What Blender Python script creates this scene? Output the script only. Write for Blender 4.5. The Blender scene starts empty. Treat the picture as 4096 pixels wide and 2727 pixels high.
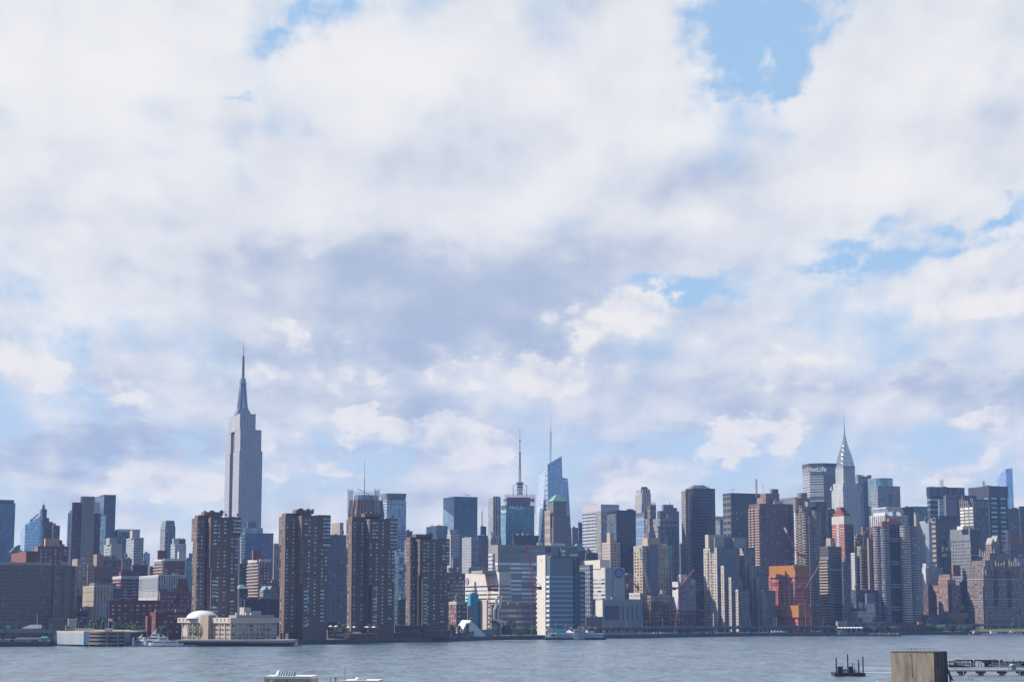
import bpy, bmesh, math, random
from mathutils import Vector, Matrix
R = math.radians
random.seed(7)
SC = bpy.context.scene
COL = SC.collection

# ------------------------------------------------------------------ camera
F, CX, CY, HOR, CAMH = 7450.0, 2048.0, 1363.5, 2443.0, 24.4
TH = math.atan((HOR - CY) / F)
cam_d = bpy.data.cameras.new('camera')
cam_d.sensor_width = 36.0
cam_d.lens = 36.0 * F / 4096.0
cam_d.clip_start = 1.0
cam_d.clip_end = 60000.0
cam = bpy.data.objects.new('camera', cam_d)
COL.objects.link(cam)
cam.location = (0, 0, CAMH)
cam.rotation_euler = (R(90) + TH, 0, 0)
SC.camera = cam
SC.view_settings.view_transform = 'Standard'
SC.view_settings.look = 'None'
SC.view_settings.gamma = 1.0
EXPO = 0.5
SC.view_settings.exposure = EXPO
SC.render.engine = 'CYCLES'
SC.cycles.max_bounces = 5
SC.cycles.diffuse_bounces = 2
SC.cycles.glossy_bounces = 2
SC.cycles.volume_bounces = 0
SC.cycles.transparent_max_bounces = 12
SC.cycles.use_denoising = True

ST, CT = math.sin(TH), math.cos(TH)


def ray(px, py):
    cx, cy = (px - CX) / F, (CY - py) / F
    return cx, CT - cy * ST, ST + cy * CT


def at(px, py, D):
    """the point at distance D (metres north-west of the viewer) seen at a photo pixel"""
    x, y, z = ray(px, py)
    s = D / y
    return Vector((x * s, D, CAMH + z * s))


def azel(px, py):
    x, y, z = ray(px, py)
    return math.atan2(x, y), math.atan2(z, math.hypot(x, y))


# ------------------------------------------------------------------ sun
# the avenues run 29 degrees east of north; the view looks to 321.4 degrees
SUN_AZ, SUN_EL = R(236 - 321.4), R(41)
sd = Vector((math.sin(SUN_AZ) * math.cos(SUN_EL), math.cos(SUN_AZ) * math.cos(SUN_EL), math.sin(SUN_EL)))
sun_l = bpy.data.lights.new('sun', 'SUN')
sun_l.energy = 5.0
sun_l.angle = R(0.5)
sun_l.color = (1.0, 0.94, 0.86)
sun = bpy.data.objects.new('sun', sun_l)
COL.objects.link(sun)
sun.location = (0, 0, 900)
sun.rotation_euler = sd.to_track_quat('Z', 'Y').to_euler()


# ------------------------------------------------------------------ node helper
class NT:
    def __init__(self, tree):
        self.t = tree
        self.n = tree.nodes
        self.l = tree.links

    def node(self, kind, **kw):
        nd = self.n.new(kind)
        for k, v in kw.items():
            setattr(nd, k, v)
        return nd

    def put(self, sock, v):
        if isinstance(v, bpy.types.NodeSocket):
            self.l.new(v, sock)
        elif v is not None:
            if hasattr(sock, 'default_value') and isinstance(v, (tuple, list)) and len(v) == 3 and sock.type == 'RGBA':
                v = (*v, 1.0)
            sock.default_value = v

    def m(self, op, a, b=None, c=None, clamp=False):
        nd = self.node('ShaderNodeMath', operation=op, use_clamp=clamp)
        for i, v in enumerate((a, b, c)):
            if v is not None:
                self.put(nd.inputs[i], v)
        return nd.outputs[0]

    def vm(self, op, a, b=None, scale=None):
        nd = self.node('ShaderNodeVectorMath', operation=op)
        self.put(nd.inputs[0], a)
        if b is not None:
            self.put(nd.inputs[1], b)
        if scale is not None:
            self.put(nd.inputs['Scale'], scale)
        return nd.outputs['Value'] if op in ('LENGTH', 'DOT_PRODUCT', 'DISTANCE') else nd.outputs[0]

    def xyz(self, x, y, z=0.0):
        nd = self.node('ShaderNodeCombineXYZ')
        for i, v in enumerate((x, y, z)):
            self.put(nd.inputs[i], v)
        return nd.outputs[0]

    def sep(self, v):
        nd = self.node('ShaderNodeSeparateXYZ')
        self.put(nd.inputs[0], v)
        return nd.outputs

    def noise(self, vec, scale=1.0, detail=4.0, rough=0.5, dist=0.0, lac=2.0):
        nd = self.node('ShaderNodeTexNoise')
        self.put(nd.inputs['Vector'], vec)
        nd.inputs['Scale'].default_value = scale
        nd.inputs['Detail'].default_value = detail
        nd.inputs['Roughness'].default_value = rough
        nd.inputs['Distortion'].default_value = dist
        nd.inputs['Lacunarity'].default_value = lac
        return nd.outputs['Fac']

    def white(self, vec):
        nd = self.node('ShaderNodeTexWhiteNoise', noise_dimensions='3D')
        self.put(nd.inputs['Vector'], vec)
        return nd.outputs['Value']

    def mix(self, fac, a, b, blend='MIX'):
        nd = self.node('ShaderNodeMix', data_type='RGBA', blend_type=blend)
        self.put(nd.inputs[0], fac)
        self.put(nd.inputs[6], a)
        self.put(nd.inputs[7], b)
        return nd.outputs[2]

    def smooth(self, v, lo, hi, a=0.0, b=1.0):
        nd = self.node('ShaderNodeMapRange', interpolation_type='SMOOTHSTEP')
        self.put(nd.inputs[0], v)
        for i, q in enumerate((lo, hi, a, b)):
            nd.inputs[i + 1].default_value = q
        return nd.outputs[0]


def lin(r, g, b):
    f = lambda c: c / 12.92 if c <= 0.04045 else ((c + 0.055) / 1.055) ** 2.4
    return (f(r), f(g), f(b))


# ------------------------------------------------------------------ sky: clear air above, broken cloud over it
W = bpy.data.worlds.new('World')
SC.world = W
W.use_nodes = True
W.node_tree.nodes.clear()
w = NT(W.node_tree)
SKY = 0.10
KS = SKY * 2 ** EXPO
tc = w.node('ShaderNodeTexCoord')
dirv = tc.outputs['Generated']
dx, dy, dz = w.sep(dirv)[:3]
az = w.m('ARCTAN2', dx, dy)
hyp = w.m('SQRT', w.m('ADD', w.m('MULTIPLY', dx, dx), w.m('MULTIPLY', dy, dy)))
el = w.m('ARCTAN2', dz, hyp)
elp = w.m('ADD', w.m('MAXIMUM', el, 0.0), 0.13)
Uc = w.m('DIVIDE', az, w.m('MULTIPLY_ADD', el, 0.30, 0.19))
lg = w.m('LOGARITHM', elp, math.e)
# broad shapes are flattened, fine billows are rounder
pA = w.xyz(Uc, w.m('MULTIPLY', lg, 2.3), 3.7)
pB = w.xyz(Uc, w.m('MULTIPLY', lg, 2.1), 9.1)
pC = w.xyz(Uc, w.m('MULTIPLY', lg, 1.2), 5.3)
w1 = w.noise(pA, 2.6, 3, 0.5)
w2 = w.noise(w.vm('ADD', pA, (17.3, 5.1, 0)), 2.6, 3, 0.5)
w3 = w.noise(w.vm('ADD', pB, (1.3, 7.1, 0)), 9.0, 4, 0.6)
w4 = w.noise(w.vm('ADD', pB, (8.3, 2.1, 0)), 9.0, 4, 0.6)
waz = w.m('ADD', az, w.m('ADD', w.m('MULTIPLY', w.m('SUBTRACT', w1, 0.5), 0.10), w.m('MULTIPLY', w.m('SUBTRACT', w3, 0.5), 0.07)))
wel = w.m('ADD', el, w.m('ADD', w.m('MULTIPLY', w.m('SUBTRACT', w2, 0.5), 0.05), w.m('MULTIPLY', w.m('SUBTRACT', w4, 0.5), 0.05)))
wp = w.xyz(waz, wel)


def blobs(lst):
    tot = None
    for (px, py, rx, ry, amp) in lst:
        a, e = azel(px, py)
        q = w.vm('MULTIPLY', w.vm('SUBTRACT', wp, (a, e, 0)), (F / rx, F / ry, 0))
        d2 = w.vm('DOT_PRODUCT', q, q)
        g = w.m('MULTIPLY', w.m('EXPONENT', w.m('MULTIPLY', d2, -0.7)), amp)
        tot = g if tot is None else w.m('ADD', tot, g)
    return tot


gaps = blobs([
    (1380, -10, 90, 70, 0.8), (1250, 110, 100, 55, 0.7), (1120, 130, 110, 45, 0.4),
    (2990, 60, 150, 110, 1.0), (3110, 190, 130, 125, 1.15), (3270, 60, 110, 50, 0.5), (3000, 345, 150, 60, 0.75), (3180, 360, 60, 50, 0.6),
    (4040, 850, 170, 100, 1.0), (3850, 920, 170, 60, 0.7), (3520, 1000, 260, 60, 0.75), (3200, 1010, 160, 50, 0.5),
    (2760, 1200, 220, 55, 0.85), (2600, 1240, 120, 40, 0.5),
    (130, 1230, 130, 90, 0.45), (210, 1370, 110, 60, 0.45), (985, 432, 60, 24, 0.5),
    (2880, 1830, 170, 90, 0.75), (2500, 1780, 420, 60, 0.55), (3860, 1740, 260, 60, 0.45), (1600, 1840, 420, 50, 0.45),
    (300, 1880, 380, 60, 0.45), (900, 1930, 260, 60, 0.35), (3700, 1840, 300, 70, 0.35), (300, 1530, 260, 40, 0.3)])
dark = blobs([
    (1850, 1180, 560, 150, 0.85), (1400, 1320, 420, 110, 0.8), (2350, 1080, 420, 130, 0.75), (2050, 1330, 300, 90, 0.55), (1250, 1020, 420, 80, 0.7),
    (450, 800, 480, 80, 0.45), (900, 1120, 420, 110, 0.35), (600, 1180, 260, 60, 0.3), (1180, 640, 200, 60, 0.3),
    (450, 1780, 520, 85, 1.0), (1500, 1650, 480, 75, 0.8), (950, 1600, 260, 80, 0.3), (2450, 1560, 420, 60, 0.35),
    (3750, 1590, 480, 85, 0.85), (2700, 1740, 380, 60, 0.6), (3000, 880, 420, 120, 0.4), (3480, 1120, 170, 70, 0.35),
    (2500, 640, 380, 110, 0.28), (1950, 250, 130, 240, 0.28), (3960, 560, 180, 180, 0.3), (2960, 1330, 330, 60, 0.2), (150, 1480, 260, 60, 0.4)])
lite = blobs([
    (250, 380, 560, 330, 0.5), (1500, 330, 330, 280, 0.65), (2730, 850, 110, 80, 0.8), (3400, 700, 300, 260, 0.45), (2150, 330, 200, 230, 0.35),
    (3900, 260, 260, 230, 0.25), (700, 940, 520, 110, 0.3), (3300, 1510, 380, 50, 0.4)])
cumu = blobs([
    (400, 1620, 150, 80, 1.0), (150, 1420, 240, 70, 0.8), (1180, 1300, 150, 75, 0.7), (950, 1450, 230, 50, 0.6), (1500, 1490, 330, 55, 0.75),
    (1450, 1750, 300, 65, 1.0), (1880, 1720, 190, 75, 0.9), (2560, 1290, 260, 85, 1.0), (2980, 1780, 190, 80, 1.1), (2480, 1900, 130, 95, 1.1),
    (3430, 1100, 150, 45, 0.7), (3450, 1260, 420, 55, 0.75), (3980, 1210, 150, 130, 0.8), (3800, 1900, 260, 75, 0.8), (2250, 1430, 330, 45, 0.55),
    (3800, 1700, 150, 45, 0.5), (1150, 1900, 280, 45, 0.6), (3250, 1490, 300, 50, 0.6), (2150, 1500, 200, 45, 0.5), (600, 1930, 330, 40, 0.5), (3080, 1420, 220, 60, .5), (3120, 1930, 160, 60, .6)])

big = w.noise(pA, 2.2, 3, 0.5)
med = w.noise(pB, 3.4, 3, 0.5)
det = w.noise(pC, 5.5, 9, 0.57)
det2 = w.noise(w.vm('ADD', pC, (0.030, -0.050, 0.0)), 5.5, 9, 0.57)
med2 = w.noise(w.vm('ADD', pB, (0.07, -0.10, 0.0)), 3.4, 3, 0.5)
low = w.smooth(el, 0.02, 0.17)
# thickness of the cloud along each line of sight
thick = w.m('ADD', w.m('MULTIPLY', big, 0.45), w.m('ADD', w.m('MULTIPLY', med, 0.65), w.m('MULTIPLY', det, 0.70)))
thick = w.m('ADD', thick, w.m('MULTIPLY', low, 0.13))
thick = w.m('SUBTRACT', thick, w.m('MULTIPLY', gaps, 0.335))
thick = w.m('ADD', thick, w.m('MULTIPLY', lite, 0.17))
thick = w.m('ADD', thick, w.m('MULTIPLY', dark, 0.16))
# unseen sky behind and overhead is kept mostly clear for darker, bluer fill
north = w.smooth(dy, -0.25, 0.45)
north = w.m('MULTIPLY', north, w.smooth(el, 0.95, 0.45))
thick = w.m('SUBTRACT', thick, w.m('MULTIPLY_ADD', north, -0.34, 0.34))
thick = w.m('ADD', thick, w.m('MULTIPLY', gaps, w.m('MULTIPLY', w.m('SUBTRACT', w.noise(pC, 14.0, 6, 0.6), 0.5), 0.9)))
cover = w.smooth(thick, 0.66, 1.04)
# sunward flanks of the billows are bright, flat bases are grey
hi = w.smooth(el, 0.07, 0.24)
emb = w.m('MULTIPLY', w.m('SUBTRACT', det, det2), w.m('MULTIPLY_ADD', hi, -0.55, 1.2))
emb = w.m('ADD', emb, w.m('MULTIPLY', w.m('SUBTRACT', med, med2), w.m('MULTIPLY_ADD', hi, -0.1, 1.0)))
strat = w.noise(w.xyz(w.m('MULTIPLY', Uc, 0.8), w.m('MULTIPLY', lg, 5.0), 2.2), 2.4, 4, 0.5)
emb = w.m('ADD', emb, w.m('MULTIPLY', w.m('SUBTRACT', strat, 0.5), w.m('MULTIPLY_ADD', hi, -0.9, 1.0)))
lum = w.m('ADD', w.m('MULTIPLY_ADD', hi, 0.12, 0.52), emb)
lum = w.m('ADD', lum, w.m('MULTIPLY', lite, 0.40))
lum = w.m('SUBTRACT', lum, w.m('MULTIPLY', dark, 0.40))
lum = w.m('SUBTRACT', lum, w.m('MULTIPLY', w.m('SUBTRACT', big, 0.5), 0.7))
lum = w.smooth(lum, -0.15, 1.10)
C_DARK, C_MID, C_LITE = lin(0.70, 0.755, 0.85), lin(0.878, 0.892, 0.918), lin(0.972, 0.967, 0.962)
ramp = w.node('ShaderNodeValToRGB')
w.put(ramp.inputs[0], lum)
e = ramp.color_ramp.elements
e[0].position, e[0].color = 0.0, (*C_DARK, 1)
e[1].position, e[1].color = 1.0, (*C_LITE, 1)
mid = e.new(0.5)
mid.color = (*C_MID, 1)
nish = w.node('ShaderNodeTexSky', sky_type='NISHITA')
nish.sun_disc = False
nish.sun_elevation = SUN_EL
nish.sun_rotation = SUN_AZ
nish.air_density, nish.dust_density, nish.ozone_density = 1.0, 0.6, 2.2
veil = w.mix(w.smooth(el, 0.02, 0.2), tuple(c / KS for c in lin(0.82, 0.885, 0.95)), tuple(c / KS for c in lin(0.675, 0.815, 0.94)))
clear = w.mix(w.m('MULTIPLY', north, 0.80), w.mix(1.0, nish.outputs[0], (0.82, 0.95, 1.10), 'MULTIPLY'), veil)
cloud = w.mix(1.0, ramp.outputs[0], (1 / KS, 1 / KS, 1 / KS), 'MULTIPLY')
skyc = w.mix(cover, clear, cloud)
# nearer heaps of cumulus low over the city, crisp above and flat below
cval = w.m('ADD', w.m('ADD', w.m('MULTIPLY', med, 0.5), w.m('MULTIPLY', det, 0.9)), w.m('MULTIPLY', cumu, 0.30))
cval2 = w.m('ADD', w.m('MULTIPLY', med2, 0.5), w.m('MULTIPLY', det2, 0.9))
cmask = w.m('MULTIPLY', w.smooth(cval, 0.81, 0.93), w.smooth(cumu, 0.06, 0.40))
clum = w.m('MULTIPLY_ADD', w.m('SUBTRACT', w.m('ADD', w.m('MULTIPLY', med, 0.5), w.m('MULTIPLY', det, 0.9)), cval2), 2.6, 0.66)
ccol = w.mix(w.smooth(clum, 0.1, 0.95), tuple(c / KS for c in lin(0.76, 0.81, 0.885)), tuple(c / KS for c in lin(0.982, 0.966, 0.946)))
skyc = w.mix(w.m('MULTIPLY', cmask, 0.93), skyc, ccol)
bg = w.node('ShaderNodeBackground')
w.put(bg.inputs[0], skyc)
bg.inputs[1].default_value = SKY
wo = w.node('ShaderNodeOutputWorld')
w.l.new(bg.outputs[0], wo.inputs[0])
W.cycles.sampling_method = 'MANUAL'
W.cycles.sample_map_resolution = 512

# ------------------------------------------------------------------ mesh builder
GROUND = 3.0
ROT = R(22.4)          # the street grid against the viewing axis


class MB:
    def __init__(self):
        self.v, self.f, self.uv, self.sm = [], [], [], []

    def face(self, pts, uv=None, smooth=False):
        i = len(self.v)
        self.v.extend(tuple(p) for p in pts)
        self.f.append(tuple(range(i, i + len(pts))))
        self.uv.extend(uv if uv else [(0.0, 0.0)] * len(pts))
        self.sm.append(smooth)

    def wall(self, p, q, z0, z1, bw, fh, k=0):
        """vertical face from p to q (2-D), pattern cells of bw x fh metres"""
        ln = math.hypot(q[0] - p[0], q[1] - p[1])
        nb, nf = max(1, round(ln / bw)), max(1, round((z1 - z0) / fh))
        self.face([(p[0], p[1], z0), (q[0], q[1], z0), (q[0], q[1], z1), (p[0], p[1], z1)],
                  [(k, 0), (k + nb, 0), (k + nb, nf), (k, nf)])

    def prism(self, poly, z0, z1, bw=3.0, fh=3.3, bottom=False, z1f=None):
        """counter-clockwise plan; z1f(x, y) gives a sloping top"""
        n = len(poly)
        for i in range(n):
            p, q = poly[i], poly[(i + 1) % n]
            if z1f is None:
                self.wall(p, q, z0, z1, bw, fh, 40 * i)
            else:
                ln = math.hypot(q[0] - p[0], q[1] - p[1])
                nb = max(1, round(ln / bw))
                a, b = z1f(*p), z1f(*q)
                self.face([(p[0], p[1], z0), (q[0], q[1], z0), (q[0], q[1], b), (p[0], p[1], a)],
                          [(40 * i, 0), (40 * i + nb, 0), (40 * i + nb, (b - z0) / fh), (40 * i, (a - z0) / fh)])
        self.face([(x, y, z1 if z1f is None else z1f(x, y)) for x, y in poly])
        if bottom:
            self.face([(x, y, z0) for x, y in reversed(poly)])

    def box(self, x0, x1, y0, y1, z0, z1, bw=3.0, fh=3.3, bottom=True):
        self.prism([(x0, y0), (x1, y0), (x1, y1), (x0, y1)], z0, z1, bw, fh, bottom)

    def taper(self, poly0, z0, poly1, z1, bw=3.0, fh=3.3, cap=True):
        n = len(poly0)
        for i in range(n):
            j = (i + 1) % n
            ln = math.dist(poly0[i], poly0[j])
            nb, nf = max(1, round(ln / bw)), max(1, round((z1 - z0) / fh))
            self.face([(*poly0[i], z0), (*poly0[j], z0), (*poly1[j], z1), (*poly1[i], z1)],
                      [(40 * i, 0), (40 * i + nb, 0), (40 * i + nb, nf), (40 * i, nf)])
        if cap:
            self.face([(x, y, z1) for x, y in poly1])

    def bar(self, a, b, r=0.2, n=4, r2=None):
        a, b = Vector(a), Vector(b)
        d = (b - a)
        if d.length < 1e-6:
            return
        d.normalize()
        u = d.orthogonal().normalized()
        v = d.cross(u)
        r2 = r if r2 is None else r2
        ra = [a + (u * math.cos(t) + v * math.sin(t)) * r for t in [2 * math.pi * (i + .5) / n for i in range(n)]]
        rb = [b + (u * math.cos(t) + v * math.sin(t)) * r2 for t in [2 * math.pi * (i + .5) / n for i in range(n)]]
        for i in range(n):
            j = (i + 1) % n
            self.face([ra[i], ra[j], rb[j], rb[i]], None, n > 6)
        self.face(list(reversed(ra)))
        self.face(rb)

    def lathe(self, cx, cy, prof, n=16, bw=2.5, fh=3.3, a0=0.0, a1=2 * math.pi, smooth=True):
        full = abs(a1 - a0 - 2 * math.pi) < 1e-6
        for k in range(n):
            t0, t1 = a0 + (a1 - a0) * k / n, a0 + (a1 - a0) * (k + 1) / n
            for (r0, z0), (r1, z1) in zip(prof[:-1], prof[1:]):
                pts = [(cx + r0 * math.cos(t0), cy + r0 * math.sin(t0), z0), (cx + r0 * math.cos(t1), cy + r0 * math.sin(t1), z0),
                       (cx + r1 * math.cos(t1), cy + r1 * math.sin(t1), z1), (cx + r1 * math.cos(t0), cy + r1 * math.sin(t0), z1)]
                nf = max(1, round(abs(z1 - z0) / fh))
                uv = [(k, 0), (k + 1, 0), (k + 1, nf), (k, nf)]
                if r1 < 1e-4:
                    pts, uv = pts[:3], uv[:3]
                if r0 < 1e-4:
                    pts, uv = [pts[0], pts[2], pts[3]], [uv[0], uv[2], uv[3]]
                self.face(pts, uv, smooth)
        if prof[-1][0] > 1e-4:
            r, z = prof[-1]
            self.face([(cx + r * math.cos(a0 + (a1 - a0) * k / n), cy + r * math.sin(a0 + (a1 - a0) * k / n), z) for k in range(n + (0 if full else 1))])

    def truss(self, a, b, wd, n, r=0.18, up=Vector((0, 0, 1))):
        """square lattice mast or jib from a to b"""
        a, b = Vector(a), Vector(b)
        d = (b - a).normalized()
        u = d.cross(up)
        if u.length < 1e-3:
            u = Vector((1, 0, 0))
        u.normalize()
        v = u.cross(d).normalized()
        cs = [(u * sx + v * sy) * wd / 2 for sx, sy in ((-1, -1), (1, -1), (1, 1), (-1, 1))]
        for c in cs:
            self.bar(a + c, b + c, r)
        for i in range(n):
            p, q = a.lerp(b, i / n), a.lerp(b, (i + 1) / n)
            for k in range(4):
                c0, c1 = cs[k], cs[(k + 1) % 4]
                self.bar(p + c0, q + c1 if i % 2 else q + c1, r * 0.7)
                self.bar(q + c0, q + c1, r * 0.7)

    def build(self, name, mat, parent=None, kind=None, label=None):
        me = bpy.data.meshes.new(name)
        me.from_pydata(self.v, [], self.f)
        uvl = me.uv_layers.new(name='UVMap')
        flat = [c for t in self.uv for c in t]
        uvl.data.foreach_set('uv', flat)
        if any(self.sm):
            me.polygons.foreach_set('use_smooth', self.sm)
        me.materials.append(mat)
        o = bpy.data.objects.new(name, me)
        COL.objects.link(o)
        if parent is not None:
            o.parent = parent
        if kind:
            o['kind'] = kind
        if label:
            o['label'] = label
        return o


def thing(name, label, cat, loc, rz=0.0, group=None):
    o = bpy.data.objects.new(name, None)
    o.empty_display_size = 1.0
    COL.objects.link(o)
    o.location = loc
    o.rotation_euler = (0, 0, rz)
    o['label'], o['category'] = label, cat
    if group:
        o['group'] = group
    return o


def tag(o, label, cat, group=None):
    o['label'], o['category'] = label, cat
    if group:
        o['group'] = group
    return o


def struct(o):
    o['kind'] = 'structure'
    return o


def copy_tree(o, parent=None):
    c = o.copy()
    COL.objects.link(c)
    if parent is not None:
        c.parent = parent
        c.matrix_parent_inverse = o.matrix_parent_inverse.copy()
    for ch in o.children:
        copy_tree(ch, c)
    return c


# ------------------------------------------------------------------ materials
MATS = {}
ALB = 0.87


def mat_new(name):
    m = bpy.data.materials.new(name)
    m.use_nodes = True
    m.node_tree.nodes.clear()
    t = NT(m.node_tree)
    out = t.node('ShaderNodeOutputMaterial')
    p = t.node('ShaderNodeBsdfPrincipled')
    t.l.new(p.outputs[0], out.inputs[0])
    return m, t, p


def plain(name, col, rough=0.7, var=0.18, scale=0.15, metal=0.0, streak=True):
    """painted or masonry surface with weathering of its own"""
    key = ('plain', name)
    if key in MATS:
        return MATS[key]
    m, t, p = mat_new(name)
    col = tuple(c * ALB for c in col)
    geo = t.node('ShaderNodeNewGeometry')
    pos = geo.outputs['Position']
    n1 = t.noise(pos, scale, 5, 0.6)
    if streak:
        n2 = t.noise(t.vm('MULTIPLY', pos, (1.0, 1.0, 0.06)), 0.5, 4, 0.6)
        n1 = t.m('MULTIPLY_ADD', n2, 0.5, t.m('MULTIPLY', n1, 0.5))
    k = t.m('MULTIPLY_ADD', t.m('SUBTRACT', n1, 0.5), var * 4, 1.0)
    c = t.vm('SCALE', (*col,), scale=k)
    t.put(p.inputs['Base Color'], c)
    p.inputs['Roughness'].default_value = rough
    p.inputs['Metallic'].default_value = metal
    MATS[key] = m
    return m


def facade(wall, glass=(0.03, 0.045, 0.07), wf=0.5, hf=0.5, blind=0.25, gm=0.0, gr=0.12, wr=0.75, mull=None, var=0.14, gvar=0.5):
    """wall with a grid of windows; one pattern cell is one bay by one floor.
    mull: colour of spandrel band filling the bay between window rows"""
    key = ('fac', wall, glass, wf, hf, blind, gm, gr, wr, mull, var, gvar)
    if key in MATS:
        return MATS[key]
    m, t, p = mat_new('facade')
    wall, mull = tuple(c * ALB for c in wall), mull and tuple(c * ALB for c in mull)
    uv = t.node('ShaderNodeUVMap').outputs[0]
    u, v = t.sep(uv)[:2]
    fu, fv = t.m('FRACT', u), t.m('FRACT', v)
    oi = t.node('ShaderNodeObjectInfo')
    cell = t.xyz(t.m('FLOOR', u), t.m('FLOOR', v), t.m('MULTIPLY', oi.outputs['Random'], 91.7))
    rnd = t.white(cell)
    rnd2 = t.white(t.vm('ADD', cell, (31.3, 7.7, 3.1)))
    inu = t.m('LESS_THAN', t.m('ABSOLUTE', t.m('SUBTRACT', fu, 0.5)), wf / 2)
    inv = t.m('LESS_THAN', t.m('ABSOLUTE', t.m('SUBTRACT', fv, 0.5)), hf / 2)
    win = t.m('MULTIPLY', inu, inv)
    geo = t.node('ShaderNodeNewGeometry')
    pos = geo.outputs['Position']
    nz = t.sep(geo.outputs['True Normal'])[2]
    n1 = t.noise(t.vm('MULTIPLY', pos, (1, 1, 0.25)), 0.12, 5, 0.6)
    k = t.m('MULTIPLY_ADD', t.m('SUBTRACT', n1, 0.5), var * 4, 1.0)
    wc = t.vm('SCALE', tuple(wall), scale=k)
    if mull is not None:
        wc = t.mix(inu, wc, mull)
    gk = t.m('MULTIPLY_ADD', t.m('SUBTRACT', rnd, 0.5), gvar * 2, 1.0)
    gc = t.vm('SCALE', tuple(glass), scale=gk)
    bl = t.m('LESS_THAN', rnd2, blind * .7)
    gc = t.mix(bl, gc, tuple(0.22 + 0.35 * c for c in glass) if gm < 0.2 else tuple(min(1, c * 1.5) for c in glass))
    t.put(p.inputs['Base Color'], t.mix(win, wc, gc))
    t.put(p.inputs['Roughness'], t.m('MULTIPLY_ADD', win, gr - wr, wr))
    if gm:
        t.put(p.inputs['Metallic'], t.m('MULTIPLY', win, gm))
    # no window ever sits on a roof
    MATS[key] = m
    return m


def glass_mat(name, dark, light, share, rough=0.1):
    """panes: a share is painted pale for sky reflection and blinds, the rest dark"""
    key = ('gl', name)
    if key in MATS:
        return MATS[key]
    m, t, p = mat_new(name)
    oi = t.node('ShaderNodeObjectInfo')
    geo = t.node('ShaderNodeNewGeometry')
    r = t.white(t.xyz(t.m('MULTIPLY', oi.outputs['Random'], 57.0), t.m('MULTIPLY', geo.outputs['Random Per Island'], 83.0), 0.5))
    r2 = t.white(t.xyz(t.m('MULTIPLY', oi.outputs['Random'], 17.0), t.m('MULTIPLY', geo.outputs['Random Per Island'], 43.0), 4.5))
    f = t.m('MULTIPLY', t.m('LESS_THAN', r, share), t.m('MULTIPLY_ADD', r2, 0.7, 0.3))
    t.put(p.inputs['Base Color'], t.mix(f, dark, light))  # pale tint paints reflected sky onto the pane
    p.inputs['Roughness'].default_value = rough
    p.inputs['Specular IOR Level'].default_value = 0.8
    MATS[key] = m
    return m


GLASS_D = glass_mat('window_glass', (0.022, 0.032, 0.05), (0.34, 0.38, 0.41), 0.2)
GLASS_L = glass_mat('bright_window_glass', (0.02, 0.028, 0.045), (0.42, 0.48, 0.52), 0.78)
GLASS_B = glass_mat('pale_window_glass', (.12, .16, .20), (.74, .80, .85), .9)
GLASS_U = glass_mat('dim_window_glass', (.02, .028, .04), (.20, .22, .24), .10)

UNIT = {}


def unit_pane(mat):
    """a shared pane one metre square, 0.2 m deep, standing in the x-z plane"""
    if mat.name not in UNIT:
        b = MB()
        b.box(-0.5, 0.5, -0.1, 0.1, -0.5, 0.5)
        me_o = b.build('window', mat)
        UNIT[mat.name] = me_o.data
        bpy.data.objects.remove(me_o)
    return UNIT[mat.name]


def put_windows(parent, cells, mat, name='window', rest='small_windows', cap=100, proud=0.06):
    """cells: (x, y, z, w, h, side) in the thing's own axes; side 0 = front, 1 = left end.
    the largest hundred become parts, the remainder one part"""
    cells = sorted(cells, key=lambda c: (-round(c[3] * c[4] * (1.0 if c[5] == 0 else 0.35), 2), -c[2]))
    me = unit_pane(mat)
    for (x, y, z, ww, hh, s) in cells[:cap]:
        o = bpy.data.objects.new(name, me)
        COL.objects.link(o)
        o.parent = parent
        o.location = (x, y, z)
        o.scale = (ww, 1.0, hh)
        if s == 1:
            o.rotation_euler = (0, 0, R(90))
    if len(cells) > cap:
        b = MB()
        for (x, y, z, ww, hh, s) in cells[cap:]:
            if s == 0:
                b.box(x - ww / 2, x + ww / 2, y - 0.1, y + 0.1, z - hh / 2, z + hh / 2)
            else:
                b.box(x - 0.1, x + 0.1, y - ww / 2, y + ww / 2, z - hh / 2, z + hh / 2)
        # connected islands per pane are needed for the random tint
        b.weld = True
        o = b.build(rest, mat, parent, kind='stuff')
        bm = bmesh.new()
        bm.from_mesh(o.data)
        bmesh.ops.remove_doubles(bm, verts=bm.verts, dist=0.001)
        bm.to_mesh(o.data)
        bm.free()


def cells_front(x0, x1, y, z0, z1, bw, fh, wf, hf, side=0):
    """window cells over a face lying along x (side 0) or y (side 1)"""
    nb, nf = max(1, round((x1 - x0) / bw)), max(1, round((z1 - z0) / fh))
    cw, chh = (x1 - x0) / nb, (z1 - z0) / nf
    out = []
    for i in range(nb):
        for j in range(nf):
            a, z = x0 + (i + .5) * cw, z0 + (j + .5) * chh
            if side == 0:
                out.append((a, y, z, cw * wf, chh * hf, 0))
            else:
                out.append((y, a, z, cw * wf, chh * hf, 1))
    return out


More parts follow.
